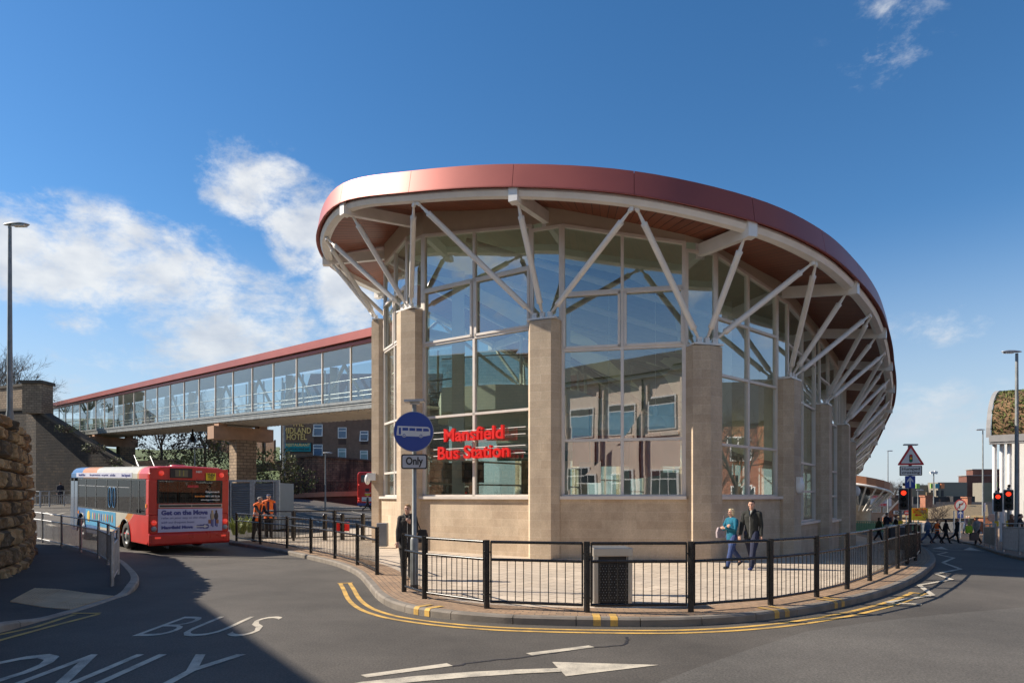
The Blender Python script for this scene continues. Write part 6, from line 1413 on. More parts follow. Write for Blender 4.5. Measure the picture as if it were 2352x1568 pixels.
# small signs across the road
def signpost(px, Y, items, label, top):
    x = (px - 1176) * Y / FD; z0 = tz(x, Y) + .1; t = thing('sign_post', label, 'road sign', (x, Y, z0)); k1 = Y / FD; zf = lambda py: CH - z0 + (1140 - py) * k1
    mb = MB(); mb.tube([(0, 0, -.1), (0, 0, zf(top))], .05, 10); mb.tube([(0, 0, 0), (0, 0, .35)], .075, 10); mb.build('pole', 'white', t, local=True)
    for kind, py, sz in items:
        z = zf(py); s_ = sz * k1
        if kind == 'noturn':
            mb = MB(); plate(mb, circ(0, z, s_ / 2, 28), -.08, .02); o = mb.build('disc', 'red_rim', t, local=True); mb = MB(); plate(mb, circ(0, z, s_ * .4, 24), -.084, .003); mb.mi = 1; k5 = s_
            plate(mb, [(-.12 * k5, z - .25 * k5), (-.04 * k5, z - .25 * k5), (-.04 * k5, z + .08 * k5), (.1 * k5, z + .08 * k5), (.1 * k5, z + .0), (.24 * k5, z + .12 * k5), (.1 * k5, z + .24 * k5), (.1 * k5, z + .16 * k5), (-.12 * k5, z + .16 * k5)], -.088, .003)
            mb.mi = 2; a = s_ * .3; mb.frame((0, -.092, z), (1, 0, 1), (0, 1, 0), (-1, 0, 1), a * 1.25, .002, s_ * .035); mb.build('symbol', ['white_sign', 'black_sign', 'red_rim'], o, local=True)
        if kind == 'arrow':
            mb = MB(); plate(mb, rrect(0, z, s_ * .8, s_, .02), -.08, .02); o = mb.build('arrow_plate', 'blue_sign', t, local=True); w, h = s_ * .8, s_
            mb = MB(); plate(mb, [(a * w, z + b_ * h) for a, b_ in ((-.08, -.4), (.08, -.4), (.08, .15), (.3, -.05), (.3, .12), (0, .42), (-.3, .12), (-.3, -.05), (-.08, .15))], -.084, .003); mb.build('arrow', 'white_sign', o, local=True)
        if kind == 'noentry':
            mb = MB(); plate(mb, circ(0, z, s_ / 2, 24), -.08, .02); o = mb.build('disc', 'red_rim', t, local=True); mb = MB(); plate(mb, rrect(0, z, s_ * .7, s_ * .16, .005), -.084, .003); mb.build('bar', 'white_sign', o, local=True)
        if kind == 'bluedisc':
            mb = MB(); mb.frame((0, -.05, z), (1, .9, 0), (-.9, 1, 0), (0, 0, 1), s_ / 2 * .7, .012, s_ / 2); mb.build('disc', 'blue_sign', t, local=True)
        if kind == 'mirror':
            mb = MB(); plate(mb, circ(.45, z, s_ / 2, 24), -.08, .03); mb.build('mirror', 'galv', t, local=True)
signpost(2205, 50, [('noturn', 1160, 28), ('arrow', 1180, 18)], 'no left turn roundel over a small blue arrow on a white post', 1150)
signpost(2192, 49, [], 'plain white post left of the no turn roundel', 1172)
signpost(2261, 45, [('bluedisc', 1164, 20), ('mirror', 1188, 18)], 'grey post with a blue disc seen edge on near the brick gate pier', 1155)
signpost(2014 + 0, 60, [], 'thin pale post by the parked cars', 1150) if False else None
signpost(2092 - 10, 60, [('noentry', 1177, 12)], 'small red no entry sign left of the yellow board', 1168)
# ================================================================== RIGHT-HAND SIDE
random.seed(21)
def gbox(mb, px0, px1, pt, pb, Y, dep):
    a, b = at(px0, pb, Y), at(px1, pt, Y); mb.box(a.x, b.x, Y, Y + dep, a.z, b.z); return a, b
# white sedum roofed building
YB = 45.0; xL = at(2279, 0, YB).x
wb = thing('market_hall', 'white building with a curved mossy sedum roof and tall white fins at the right edge', 'building', (xL, YB, 0), R(-43)); zE = at(0, 1010, YB).z; zR = at(0, 908, YB + 3).z
def prof_roof(k_): a = math.pi / 2 * k_ / 10; return (YB - .35 + 5.0 * (1 - math.cos(a)), zE + .25 + (zR - zE) * math.sin(a) ** .9)
mb = MB(); vs = []
for x in (xL, xL + 14):
    for k_ in range(11): y, z = prof_roof(k_); vs.append((x, y, z))
    vs.append((x, YB + 16, zR + .5))
mb.mesh(vs, [(i, i + 1, 13 + i - 0, 12 + i) for i in range(11)], smooth=True)
o = mb.build('sedum_roof', 'sedum', wb)
rr = random.Random(4); mb = MB()
for i in range(5000):
    k_ = rr.uniform(0, 10.6); a = math.pi / 2 * min(k_, 10) / 10; y = YB - .35 + 5.0 * (1 - math.cos(a)) + max(0, k_ - 10) * 4; z = zE + .25 + (zR - zE) * math.sin(a) ** .9; x = rr.uniform(xL, xL + 8); s_ = rr.uniform(.03, .09)
    d1 = Vector((rr.gauss(0, 1), rr.gauss(0, 1), rr.gauss(0, 1))).normalized() * s_; d2 = Vector((rr.gauss(0, 1), rr.gauss(0, 1), rr.gauss(0, 1))).normalized() * s_; p = Vector((x, y - .03, z + .04)); mb.poly([p - d1, p + d2, p + d1, p - d2])
mb.build('sedum_tufts', 'sedum_green', wb, recalc=False)
mb = MB(); vs = []
for off_ in (0, .22):
    for k_ in range(11): y, z = prof_roof(k_); vs.append((xL - .02 - off_ * .0, y - off_ * .6, z + .12 - off_)); 
for off_ in (0, .22):
    for k_ in range(11): y, z = prof_roof(k_); vs.append((xL - .26, y - off_ * .6, z + .12 - off_))
mb.mesh(vs, [(i, i + 1, 12 + i, 11 + i) for i in range(10)] + [(22 + i, 23 + i, 34 + i, 33 + i) for i in range(10)] + [(i, i + 1, 23 + i, 22 + i) for i in range(10)] + [(11 + i, 12 + i, 34 + i, 33 + i) for i in range(10)]); mb.build('verge_trim', 'render_g', wb)
mb = MB(); mb.box(xL - .1, xL + 14, YB - .5, YB + .1, zE - .16, zE + .28); mb.box(xL - .1, xL + 14, YB - .45, YB + .05, zE - .30, zE - .20); mb.build('gutter_fascia', 'render_g', wb)
for i, px in enumerate((2276, 2288, 2299, 2311)):
    x = xL + .12 + .40 * i; mb = MB(); mb.tube([(x, YB + .15, -2), (x, YB + .15, zE - .1)], .13, 14); mb.build('white_fin', 'white', wb)
mb = MB(); mb.box(xL + .5, xL + 14, YB + 1.6, YB + 14, -2, zE + .2); mb.build('wall', 'white', wb)
mb = MB(); 
for px0, px1, p0, p1 in ((2316, 2330, 1060, 1190), (2334, 2352, 1045, 1130), (2356, 2380, 1045, 1130)): gbox(mb, px0, px1, p0, p1, YB + .96, .05)
mb.build('window', 'glass_house', wb)
mb = MB(); gbox(mb, 2336, 2420, 1190, 1262, YB + .9, .1); mb.build('shop_front', M('dark_shop_glass', (.04, .04, .05), .1, coat=.5), wb)
mb = MB(); gbox(mb, 2332, 2346, 1155, 1240, YB + .85, .04); mb.build('poster', M('purple_poster', (.22, .1, .28), .5, var=.5), wb)
mb = MB(); gbox(mb, 2312, 2332, 1150, 1262, YB + .9, .12); mb.build('brick_panel', 'brick_red', wb)
# small pavilion of the station further along
pv_ = thing('pavilion', 'distant small station pavilion with a copper red canopy on white struts', 'pavilion', at(1990, 1180, 70))
Yp = 70
c0 = at(1960, 0, Yp); mb = MB(); n_ = 24; pts = []
cx, cy, rx, ry = at(1955, 0, Yp + 2).x, Yp + 2, at(2031, 0, Yp).x - at(1955, 0, Yp).x, 5
ring_ = [Vector((cx + rx * math.cos(6.2832 * k_ / n_), cy - ry * math.sin(6.2832 * k_ / n_), 0)) for k_ in range(n_)]
zt_ = lambda p: at(0, 1099, Yp).z - (p.x - c0.x) * .21 + .1
vs = []
for z in (0, .75): vs += [(p.x, p.y, zt_(p) + z - .75) for p in ring_]
mb.mesh(vs, [(i, (i + 1) % n_, n_ + (i + 1) % n_, n_ + i) for i in range(n_)] + [tuple(range(n_ - 1, -1, -1)), tuple(range(n_, 2 * n_))], smooth=False); mb.build('canopy', M('copper_canopy', (.28, .12, .06), .5, var=.1), pv_)
mb = MB()
mb.tube([(p.x * .997 + .0, p.y, zt_(p) - .85) for p in ring_], .12, 6, closed=True)
mb.build('ring_beam', 'white_steel', pv_)
mb = MB()
for k_ in range(n_):
    q = ring_[k_]; b_ = Vector((cx + (q.x - cx) * .5, cy + (q.y - cy) * .5, at(0, 1172, Yp).z))
    if q.y < cy + 1: mb.tube([b_, (q.x, q.y, zt_(q) - .9)], .085, 6)
mb.build('struts', 'white_steel', pv_)
mb = MB(); mb.lathe((cx, cy, 0), [(rx * .55, -2), (rx * .55, at(0, 1160, Yp).z)], 16); mb.build('wall', 'ashlar', pv_); mb = MB(); mb.lathe((cx, cy, 0), [(rx * .54, at(0, 1160, Yp).z), (rx * .54, at(0, 1112, Yp).z)], 16); mb.build('glazing', 'glass_house', pv_)
# office block to let
YO = 96; ob = thing('office_block', 'pale brick office block carrying a white to let banner', 'building', at(2020, 1180, YO)); mb = MB(); gbox(mb, 1976, 2056, 1136, 1215, YO, 12); mb.build('wall', 'brick_tan', ob)
mb = MB(); gbox(mb, 2056.5, 2077, 1136, 1200, YO + .4, 12); mb.build('side_wall', 'brick_dark', ob)
mb = MB(); a, b_ = gbox(mb, 1998, 2048, 1135, 1162, YO - .3, .2); bn = mb.build('banner', 'white_sign', ob)
mb = MB(); addtext(mb, 'SHOP/OFFICES TO LET', at(2022, 1140.5, YO - .34), (1, 0, 0), (0, 0, 1), .55, fit=48 * YO / FD, extr=.01, off=.01); addtext(mb, '01623 423800', at(2023, 1158.5, YO - .34), (1, 0, 0), (0, 0, 1), .45, fit=28 * YO / FD, extr=.01, off=.01); mb.build('lettering', 'red_sign', bn)
mb = MB(); addtext(mb, '2212 sq. ft. to 8950 sq. ft.', at(2022, 1147.5, YO - .34), (1, 0, 0), (0, 0, 1), .35, fit=32 * YO / FD, extr=.01); addtext(mb, 'LEASE OR LICENCE', at(2022, 1152.5, YO - .34), (1, 0, 0), (0, 0, 1), .3, fit=24 * YO / FD, extr=.01); mb.build('small_print', 'sign_grey', bn)
for l, r_ in ((2004, 2023), (2029, 2048)):
    mb = MB(); gbox(mb, l, r_, 1164, 1176, YO - .1, .15); w_ = mb.build('window', 'white', ob); mb = MB(); gbox(mb, l + 1, (l + r_) / 2 - .5, 1165, 1175, YO - .14, .05); gbox(mb, (l + r_) / 2 + .5, r_ - 1, 1165, 1175, YO - .14, .05); mb.build('pane', M('cream_blind', (.4, .36, .27), .3), w_)
# red brick gabled club
YG = 88; gb = thing('gabled_house', 'red brick gabled club with a grey sign behind the traffic light', 'building', at(2070, 1190, YG))
def S(px, py, Y): return at(px, py, Y)
mb = MB(); q = [S(2030, 1215, YG), S(2112, 1215, YG), S(2112, 1180, YG), S(2072, 1146, YG), S(2033, 1185, YG)]; mb.mesh(q + [p + Vector((0, .5, 0)) for p in q], [(0, 1, 2, 3, 4), (0, 4, 9, 5), (1, 6, 7, 2)]); mb.build('wall', 'brick_red', gb)
mb = MB(); mb.mesh([S(2070, 1143, YG - .3), S(2116, 1182, YG - .3), S(2116, 1182, YG - .3) + Vector((0, 2.5, 0)), S(2070, 1143, YG - .3) + Vector((0, 2.5, 0))], [(0, 1, 2, 3)]); mb.mesh([S(2074, 1143, YG - .3), S(2030, 1187, YG - .3), S(2030, 1187, YG - .3) + Vector((0, .6, 0)), S(2074, 1143, YG - .3) + Vector((0, .6, 0))], [(0, 1, 2, 3)]); mb.build('roof', 'slate', gb)
mb = MB(); gbox(mb, 2053, 2077, 1172, 1180, YG - .2, .1); o = mb.build('sign_board', 'white_sign', gb); mb = MB(); addtext(mb, 'SOCI', S(2067, 1176, YG - .24), (1, 0, 0), (0, 0, 1), .42, extr=.01, off=.02, sp=1.3); mb.build('lettering', 'black_sign', o)
mb = MB(); gbox(mb, 2053, 2070, 1186, 1205, YG - .1, .12); mb.build('window', 'white', gb)
# slate roofed range with chimney
YS = 92; sr = thing('slate_roof_house', 'long dark slate roof with a brick chimney behind the tiled hall', 'building', at(2160, 1180, YS)); mb = MB()
mb.mesh([S(2080, 1192, YS), S(2200, 1192, YS), S(2190, 1158, YS + 4), S(2098, 1157, YS + 4)], [(0, 1, 2, 3)]); mb.mesh([S(2150, 1192, YS + 2), S(2290, 1185, YS + 2), S(2290, 1152, YS + 5), S(2150, 1152, YS + 5)], [(0, 1, 2, 3)]); mb.build('roof', 'slate', sr)
mb = MB(); gbox(mb, 2085, 2180, 1190, 1215, YS + .2, 5); mb.build('wall', 'brick_red', sr)
for l, r_, t_ in ((2126, 2143, 1137), (2223, 2232, 1140)):
    mb = MB(); gbox(mb, l, r_, t_, 1165, YS + 1, 1.2); gbox(mb, l - 1, r_ + 1, t_, t_ + 3, YS + .9, 1.4); mb.build('chimney', 'brick_red', sr)
mb = MB()
for i in range(5): p = S(2129 + i * 3.2, 1134, YS + 1.5); mb.tube([p - Vector((0, 0, .3)), p + Vector((0, 0, .25))], .12, 8)
mb.build('chimney_pot', 'tile', sr)
# brown tiled hall with posters
YT = 80; th = thing('tiled_hall', 'low tan brick hall with a mossy brown hipped roof and blue door', 'building', at(2210, 1200, YT)); mb = MB(); gbox(mb, 2150, 2268, 1189, 1222, YT, 9); mb.build('wall', 'brick_tan', th)
mb = MB(); q = [S(2146, 1191, YT - .4), S(2272, 1191, YT - .4), S(2268, 1158, YT + 5), S(2184, 1158, YT + 5)]; mb.mesh(q + [S(2146, 1191, YT - .4) + Vector((0, 10, 0))], [(0, 1, 2, 3), (0, 3, 4)]); mb.build('roof', 'tile', th)
mb = MB(); gbox(mb, 2146, 2272, 1190, 1193, YT - .45, .15); mb.build('gutter', 'dark', th)
mb = MB(); gbox(mb, 2200, 2216, 1196, 1222, YT - .08, .1); mb.build('door', M('blue_shutter_door', (.07, .25, .42), .5), th)
mb = MB(); a, b_ = gbox(mb, 2249, 2290, 1190, 1213, YT - .25, .12); tag(mb.build('poster_board', 'white_sign'), 'white advertising board with a coloured globe and red arrow', 'sign board'); po = bpy.data.objects['poster_board'] if 'poster_board' in bpy.data.objects else None
mb = MB(); c_ = S(2262, 1203, YT - .28); mb.mesh([(c_.x + .55 * math.cos(6.283 * k_ / 16), c_.y, c_.z + .5 * math.sin(6.283 * k_ / 16)) for k_ in range(16)], [tuple(range(16))]); mb.mi = 1
mb.mesh([(c_.x + .3 * math.cos(6.283 * k_ / 8) + .1, c_.y - .01, c_.z + .12 + .2 * math.sin(6.283 * k_ / 8)) for k_ in range(8)], [tuple(range(8))]); mb.mi = 2
e = S(2273, 1196, YT - .28); mb.mesh([(e.x, e.y, e.z - .07), (e.x + .5, e.y, e.z - .07), (e.x + .5, e.y, e.z - .17), (e.x + .8, e.y, e.z), (e.x + .5, e.y, e.z + .17), (e.x + .5, e.y, e.z + .07), (e.x, e.y, e.z + .07)], [(0, 1, 2, 3, 4, 5, 6)]); mb.build('globe_picture', [M('globe_violet', (.4, .25, .6), .5), M('globe_green', (.02, .3, .15), .5), 'red_sign'], po)
# concrete car park and brick blocks behind
YC = 125; cpk = thing('car_park_block', 'grey pebbledashed car park deck with small coloured panels', 'building', at(2180, 1130, YC)); mb = MB(); gbox(mb, 2095, 2218, 1113, 1160, YC, 3); gbox(mb, 2155, 2222, 1107, 1150, YC - 3, 3); mb.build('wall', 'concrete', cpk)
for l, c_ in ((2105, (.3, .5, .1)), (2138, (.35, .55, .12)), (2150, (.05, .25, .32)), (2162, (.75, .25, .1))):
    mb = MB(); gbox(mb, l, l + 8, 1110, 1121, YC - 3.2, .2); mb.build('coloured_panel', M('panel_colour', c_, .6), cpk); mb = MB(); gbox(mb, l + 1, l + 6, 1125, 1139, YC - 3.1, .1); mb.build('window_slot', 'dark', cpk)
mb = MB(); gbox(mb, 2098, 2226, 1140, 1165, YC - 6, 2); gbox(mb, 2190, 2240, 1139, 1166, YC - 7, 2); mb.build('lower_wall', 'slate', cpk)
bt_ = thing('brick_tower_block', 'stepped dark red brick block on the skyline', 'building', at(2240, 1110, 135)); mb = MB(); gbox(mb, 2221, 2300, 1092, 1175, 135, 2.5); gbox(mb, 2235, 2300, 1078, 1095, 137, 2); mb.build('wall', brickM('deep_red_brick', (.19, .065, .045), (.15, .055, .04), (.16, .1, .08), .45, .15, .02), bt_)
mb = MB(); gbox(mb, 2234, 2301, 1076.5, 1078, 136.8, 2.3); gbox(mb, 2220, 2301, 1090.5, 1092, 134.8, 2.8); mb.build('parapet', 'render_g', bt_)
mb = MB(); gbox(mb, 2259, 2290, 1108, 1152, 130, 3); mb.build('concrete_stair', 'concrete', bt_)
for t_ in (1107, 1138): mb = MB(); gbox(mb, 2284, 2292, t_, t_ + 11, 129, .3); mb.build('coloured_panel', M('panel_lime', (.35, .55, .12), .6), bt_)
# yellow car park board
YY = 66; yb = thing('car_park_sign', 'large yellow board with red car park lettering', 'sign board', at(2114, 1220, YY)); mb = MB(); gbox(mb, 2095, 2132, 1166, 1194, YY, .12); o = mb.build('board', 'yellow_sign', yb)
mb = MB()
for px in (2098, 2129): a = at(px, 1194, YY + .15); mb.tube([(a.x, a.y, -2), (a.x, a.y, a.z + 1)], .06, 8)
mb.build('posts', 'galv', yb)
mb = MB(); addtext(mb, 'CAR PARK', at(2113.5, 1170, YY - .03), (1, 0, 0), (0, 0, 1), .36, fit=33 * YY / FD, extr=.01); addtext(mb, 'PAY & DISPLAY', at(2113.5, 1176, YY - .03), (1, 0, 0), (0, 0, 1), .28, fit=31 * YY / FD, extr=.01); e = at(2110, 1182, YY - .03)
mb.mesh([(e.x + .3, e.y, e.z + .06), (e.x - .1, e.y, e.z + .06), (e.x - .1, e.y, e.z + .15), (e.x - .4, e.y, e.z), (e.x - .1, e.y, e.z - .15), (e.x - .1, e.y, e.z - .06), (e.x + .3, e.y, e.z - .06)], [(0, 1, 2, 3, 4, 5, 6)])
addtext(mb, 'Up to 24 hrs', at(2113.5, 1188, YY - .03), (1, 0, 0), (0, 0, 1), .2, fit=22 * YY / FD, extr=.01) if False else None; mb.build('lettering', 'red_sign', o)
# gate pier, green fence, cabinets
mb = MB(); gbox(mb, 2262, 2292, 1188, 1226, 52, 1.2); mb.mi = 1; gbox(mb, 2260, 2294, 1184, 1188, 51.9, 1.4); tag(mb.build('gate_pier', ['brick_red', 'tile']), 'squat red brick gate pier with a brown cap by the two traffic lights', 'gate pier')
gf = thing('green_fence', 'green mesh fence in front of the parked cars', 'fence', at(2030, 1200, 58)); mb = MB()
A, B = at(1966, 1196, 58), at(2118, 1199, 62)
for i in range(40): p = A.lerp(B, i / 39); mb.box(p.x - .03, p.x + .03, p.y - .02, p.y + .02, p.z - .9, p.z)
mb.beam(A, B, .05, .06); mb.beam(A - Vector((0, 0, .85)), B - Vector((0, 0, .85)), .05, .06); mb.mesh([A - Vector((0, 0, .85)), B - Vector((0, 0, .85)), B - Vector((0, 0, .15)), A - Vector((0, 0, .15))], [(0, 1, 2, 3)]); mb.build('mesh_panel', M('green_paint', (.01, .10, .06), .5), gf)
gf2 = thing('grey_fence', 'thin grey railing in front of the tan brick hall', 'fence', at(2180, 1210, 64)); mb = MB(); A, B = at(2135, 1199, 66), at(2222, 1199, 64)
for i in range(60): p = A.lerp(B, i / 59); mb.box(p.x - .02, p.x + .02, p.y - .02, p.y + .02, p.z - 1.0, p.z)
mb.beam(A, B, .05, .05); mb.build('bars', 'galv', gf2)
mb = MB(); gbox(mb, 2118, 2136, 1201, 1224, 56, .6); tag(mb.build('equipment_cabinet', 'white', bev=.03), 'white street cabinet behind the man in denim', 'cabinet')
mb = MB(); p = gpp(2065, 1262); mb.box(p.x - .35, p.x + .3, p.y, p.y + .4, p.z, p.z + .95); mb.mi = 1; mb.box(p.x - .4, p.x + .35, p.y - .03, p.y + .43, p.z + .95, p.z + 1.05); tag(mb.build('litter_bin', ['dark', 'sign_grey'], bev=.01), 'dark litter bin with a pale top behind the curved rail end', 'litter bin')
# trees on the skyline and in the car park
for i, (px, Y, top, lb) in enumerate(((2008, 150, 1092, 'round bare tree left of the warning triangle'), (2052, 155, 1095, 'bare tree behind the one way arrow'), (2120, 170, 1100, 'small bare tree far behind the car park deck'), (2035, 160, 1112, 'low bare tree behind the office block'))):
    x = (px - 1176) * Y / FD; H_ = (1165 - top) * Y / FD; baretree(x, Y, CH - 25 * Y / FD, H_, lb, 40 + i, 5, 'bare trees on the right skyline', .8, r=.25)
for i, (px, Y, top, lb) in enumerate(((2140, 62, 1150, 'young bare tree right of the yellow board'), (2160, 64, 1155, 'slim bare sapling in front of the slate roof'))):
    x = (px - 1176) * Y / FD; z = tz(x, Y); baretree(x, Y, z, CH - z + (1140 - top) * Y / FD, lb, 50 + i, 4, 'young bare trees beyond the crossing', .35, 'sapling', r=.05)
x = 47; baretree(x, 54, 0, 12, 'bare tree top poking up behind the sedum roof', 61, 4, 'bare winter trees', .5)
# ================================================================== OPPOSITE SIDE OF THE STREET (seen in the station windows)
rb = thing('rendered_office', 'pale rendered two storey office reflected in the station windows', 'building', (-2, -8, 0), R(24))
mb = MB(); mb.box(-15, 10, -18, -8, -.2, 10.2); mb.build('wall', 'render_w', rb); mb = MB(); mb.box(-15.3, 10.3, -18.2, -7.6, 10.2, 10.45); mb.build('eaves', 'white', rb)
mb = MB(); mb.extr([(-.5, 0), (1.5, 1.6), (9, 1.6), (10.5, 0)], (-15.2, -7.7, 10.45), (0, -1, 0), (0, 0, 1), (1, 0, 0), 25.4); mb.build('roof', 'slate', rb)
MT['vinyl'] = M('blue_vinyl_window', (.16, .34, .48), .2, coat=.5)
for i in range(6):
    x0 = -13.4 + i * 3.75
    mb = MB(); mb.box(x0 - .12, x0 + 2.2, -8.02, -7.93, 1.6, 3.8); w_ = mb.build('window', 'white', rb)
    mb = MB()
    for j in range(3): mb.box(x0 + j * .7, x0 + .6 + j * .7, -7.95, -7.91, 1.7, 3.1); mb.box(x0 + j * .7, x0 + .6 + j * .7, -7.95, -7.91, 3.2, 3.7)
    mb.build('pane', 'glass_house', w_)
    mb = MB(); mb.box(x0 - .12, x0 + 2.2, -8.02, -7.93, 6.3, 8.6); w_ = mb.build('window', 'white', rb); mb = MB(); mb.box(x0, x0 + 2.08, -7.95, -7.91, 6.4, 8.0); mb.mi = 1; mb.box(x0, x0 + 2.08, -7.95, -7.91, 8.1, 8.5); mb.build('pane', ['vinyl', 'dark'], w_)
    mb = MB(); mb.tube([(x0 + 2.95, -7.72, 0), (x0 + 2.95, -7.72, 10.1)], .06, 8); mb.build('drainpipe', 'dark', rb)
    mb = MB(); mb.box(x0 + 2.6, x0 + 3.3, -8.0, -7.80, 0, 9.8); mb.box(x0 - .3, x0 + 2.4, -8.0, -7.9, 5.9, 6.1); mb.build('pilaster', 'render_w', rb)
rb2 = thing('red_brick_offices', 'red brick offices with slate roof facing the station flank, reflected in its glass', 'building', (40, 16, 0))
mb = MB(); mb.box(36, 48, -2, 33, -.9, 7.2); mb.build('wall', 'brick_red', rb2); mb = MB(); mb.extr([(-.5, 0), (6, 4), (12.5, 0)], (36, -2.3, 7.2), (1, 0, 0), (0, 0, 1), (0, 1, 0), 35.6); mb.build('roof', 'slate', rb2)
for j in range(9):
    for z in (1.0, 4.4):
        mb = MB(); mb.box(35.92, 36.02, .0 + j * 3.8, 1.6 + j * 3.8, z, z + 1.7); w_ = mb.build('window', 'white', rb2); mb = MB(); mb.box(35.89, 35.93, .1 + j * 3.8, .75 + j * 3.8, z + .1, z + 1.6); mb.box(35.89, 35.93, .85 + j * 3.8, 1.5 + j * 3.8, z + .1, z + 1.6); mb.build('pane', 'glass_house', w_)
for i, (x, y) in enumerate(((30.5, 21), (31.5, 26), (30.8, 14))): baretree(x, y, 0, 8.5, ['bare street tree nearest the brick offices corner', 'middle bare street tree before the brick offices', 'last bare street tree before the brick offices'][i], 70 + i, 5, 'bare street trees before the brick offices', .5)
# stone fronted building on the left of the street, off the frame: it shades the left foreground
ls_ = thing('stone_shop_building', 'tall stone fronted building left of the street whose shadow crosses the road', 'building', (-24, 8, 0))
SHL = [(-24.0, 20.8), (-12.9, 4.6), (-26, -6), (-42, 12)]
mb = MB(); mb.prism([SHL[0], SHL[3], SHL[2], SHL[1]], -.2, 10.5); mb.build('wall', 'rubble_l', ls_)
mb = MB(); cxx = sum(p[0] for p in SHL) / 4; cyy = sum(p[1] for p in SHL) / 4; mb.mesh([(p[0], p[1], 10.5) for p in SHL] + [(cxx, cyy, 12.6)], [(0, 1, 4), (1, 2, 4), (2, 3, 4), (3, 0, 4)]); mb.build('roof', 'slate', ls_)
mb = MB(); d = Vector((SHL[1][0] - SHL[0][0], SHL[1][1] - SHL[0][1], 0)).normalized(); n = Vector((-d.y, d.x, 0))
for j in range(4):
    for z in (1.2, 5.0): c_ = Vector((*SHL[0], 0)) + d * (2 + j * 3.4) + n * .02 + Vector((0, 0, z + .8)); mb.frame(c_, d, n, (0, 0, 1), .55, .03, .8)
mb.build('windows', 'glass_house', ls_)
# ================================================================== PEOPLE
CLO = {}
def cloth(c, rough=.85):
    k = tuple(c)
    if k not in CLO: CLO[k] = M('cloth_%02x%02x%02x' % tuple(int(min(1, v) * 255) for v in c), c, rough, var=.22, vs=14, bmp=.35, bs=45)
    return CLO[k]
MT['eye'] = M('eye_dark', (.03, .02, .018), .3); MT['lip'] = M('lip', (.38, .13, .11), .5)
def tconv(mb, pts, rs, n=10):
    """tapered limb with round ends"""
    mb.tube(pts, rs, n)
    for p, r in zip(pts, rs): mb.ball(p, r * .985, n=10, m=6)
def remesh(mb, name, mats, parent, vox, smooth=2, cls=None, extra=None):
    o = mb.build(name, mats[0], parent=parent, local=True, recalc=True)
    md = o.modifiers.new('r', 'REMESH'); md.mode = 'VOXEL'; md.voxel_size = vox; md.use_smooth_shade = True
    s = o.modifiers.new('s', 'SMOOTH'); s.iterations = smooth; s.factor = .6
    dg = bpy.context.evaluated_depsgraph_get(); dg.update(); me = bpy.data.meshes.new_from_object(o.evaluated_get(dg)); o.modifiers.clear(); o.data = me; me.name = name
    me.materials.clear()
    for m in mats: me.materials.append(MT[m] if isinstance(m, str) else m)
    for p in me.polygons:
        p.use_smooth = True
        if cls: p.material_index = cls(p.center)
    if extra:
        bm = bmesh.new(); bm.from_mesh(me); nv = []
        for c, r, mi in extra:
            res = bmesh.ops.create_uvsphere(bm, u_segments=8, v_segments=6, radius=1)
            for v in res['verts']: v.co = Vector((v.co.x * r[0], v.co.y * r[1], v.co.z * r[2])) + Vector(c)
            for f in {f for v in res['verts'] for f in v.link_faces}: f.material_index = mi; f.smooth = True
        bm.to_mesh(me); bm.free()
    return o
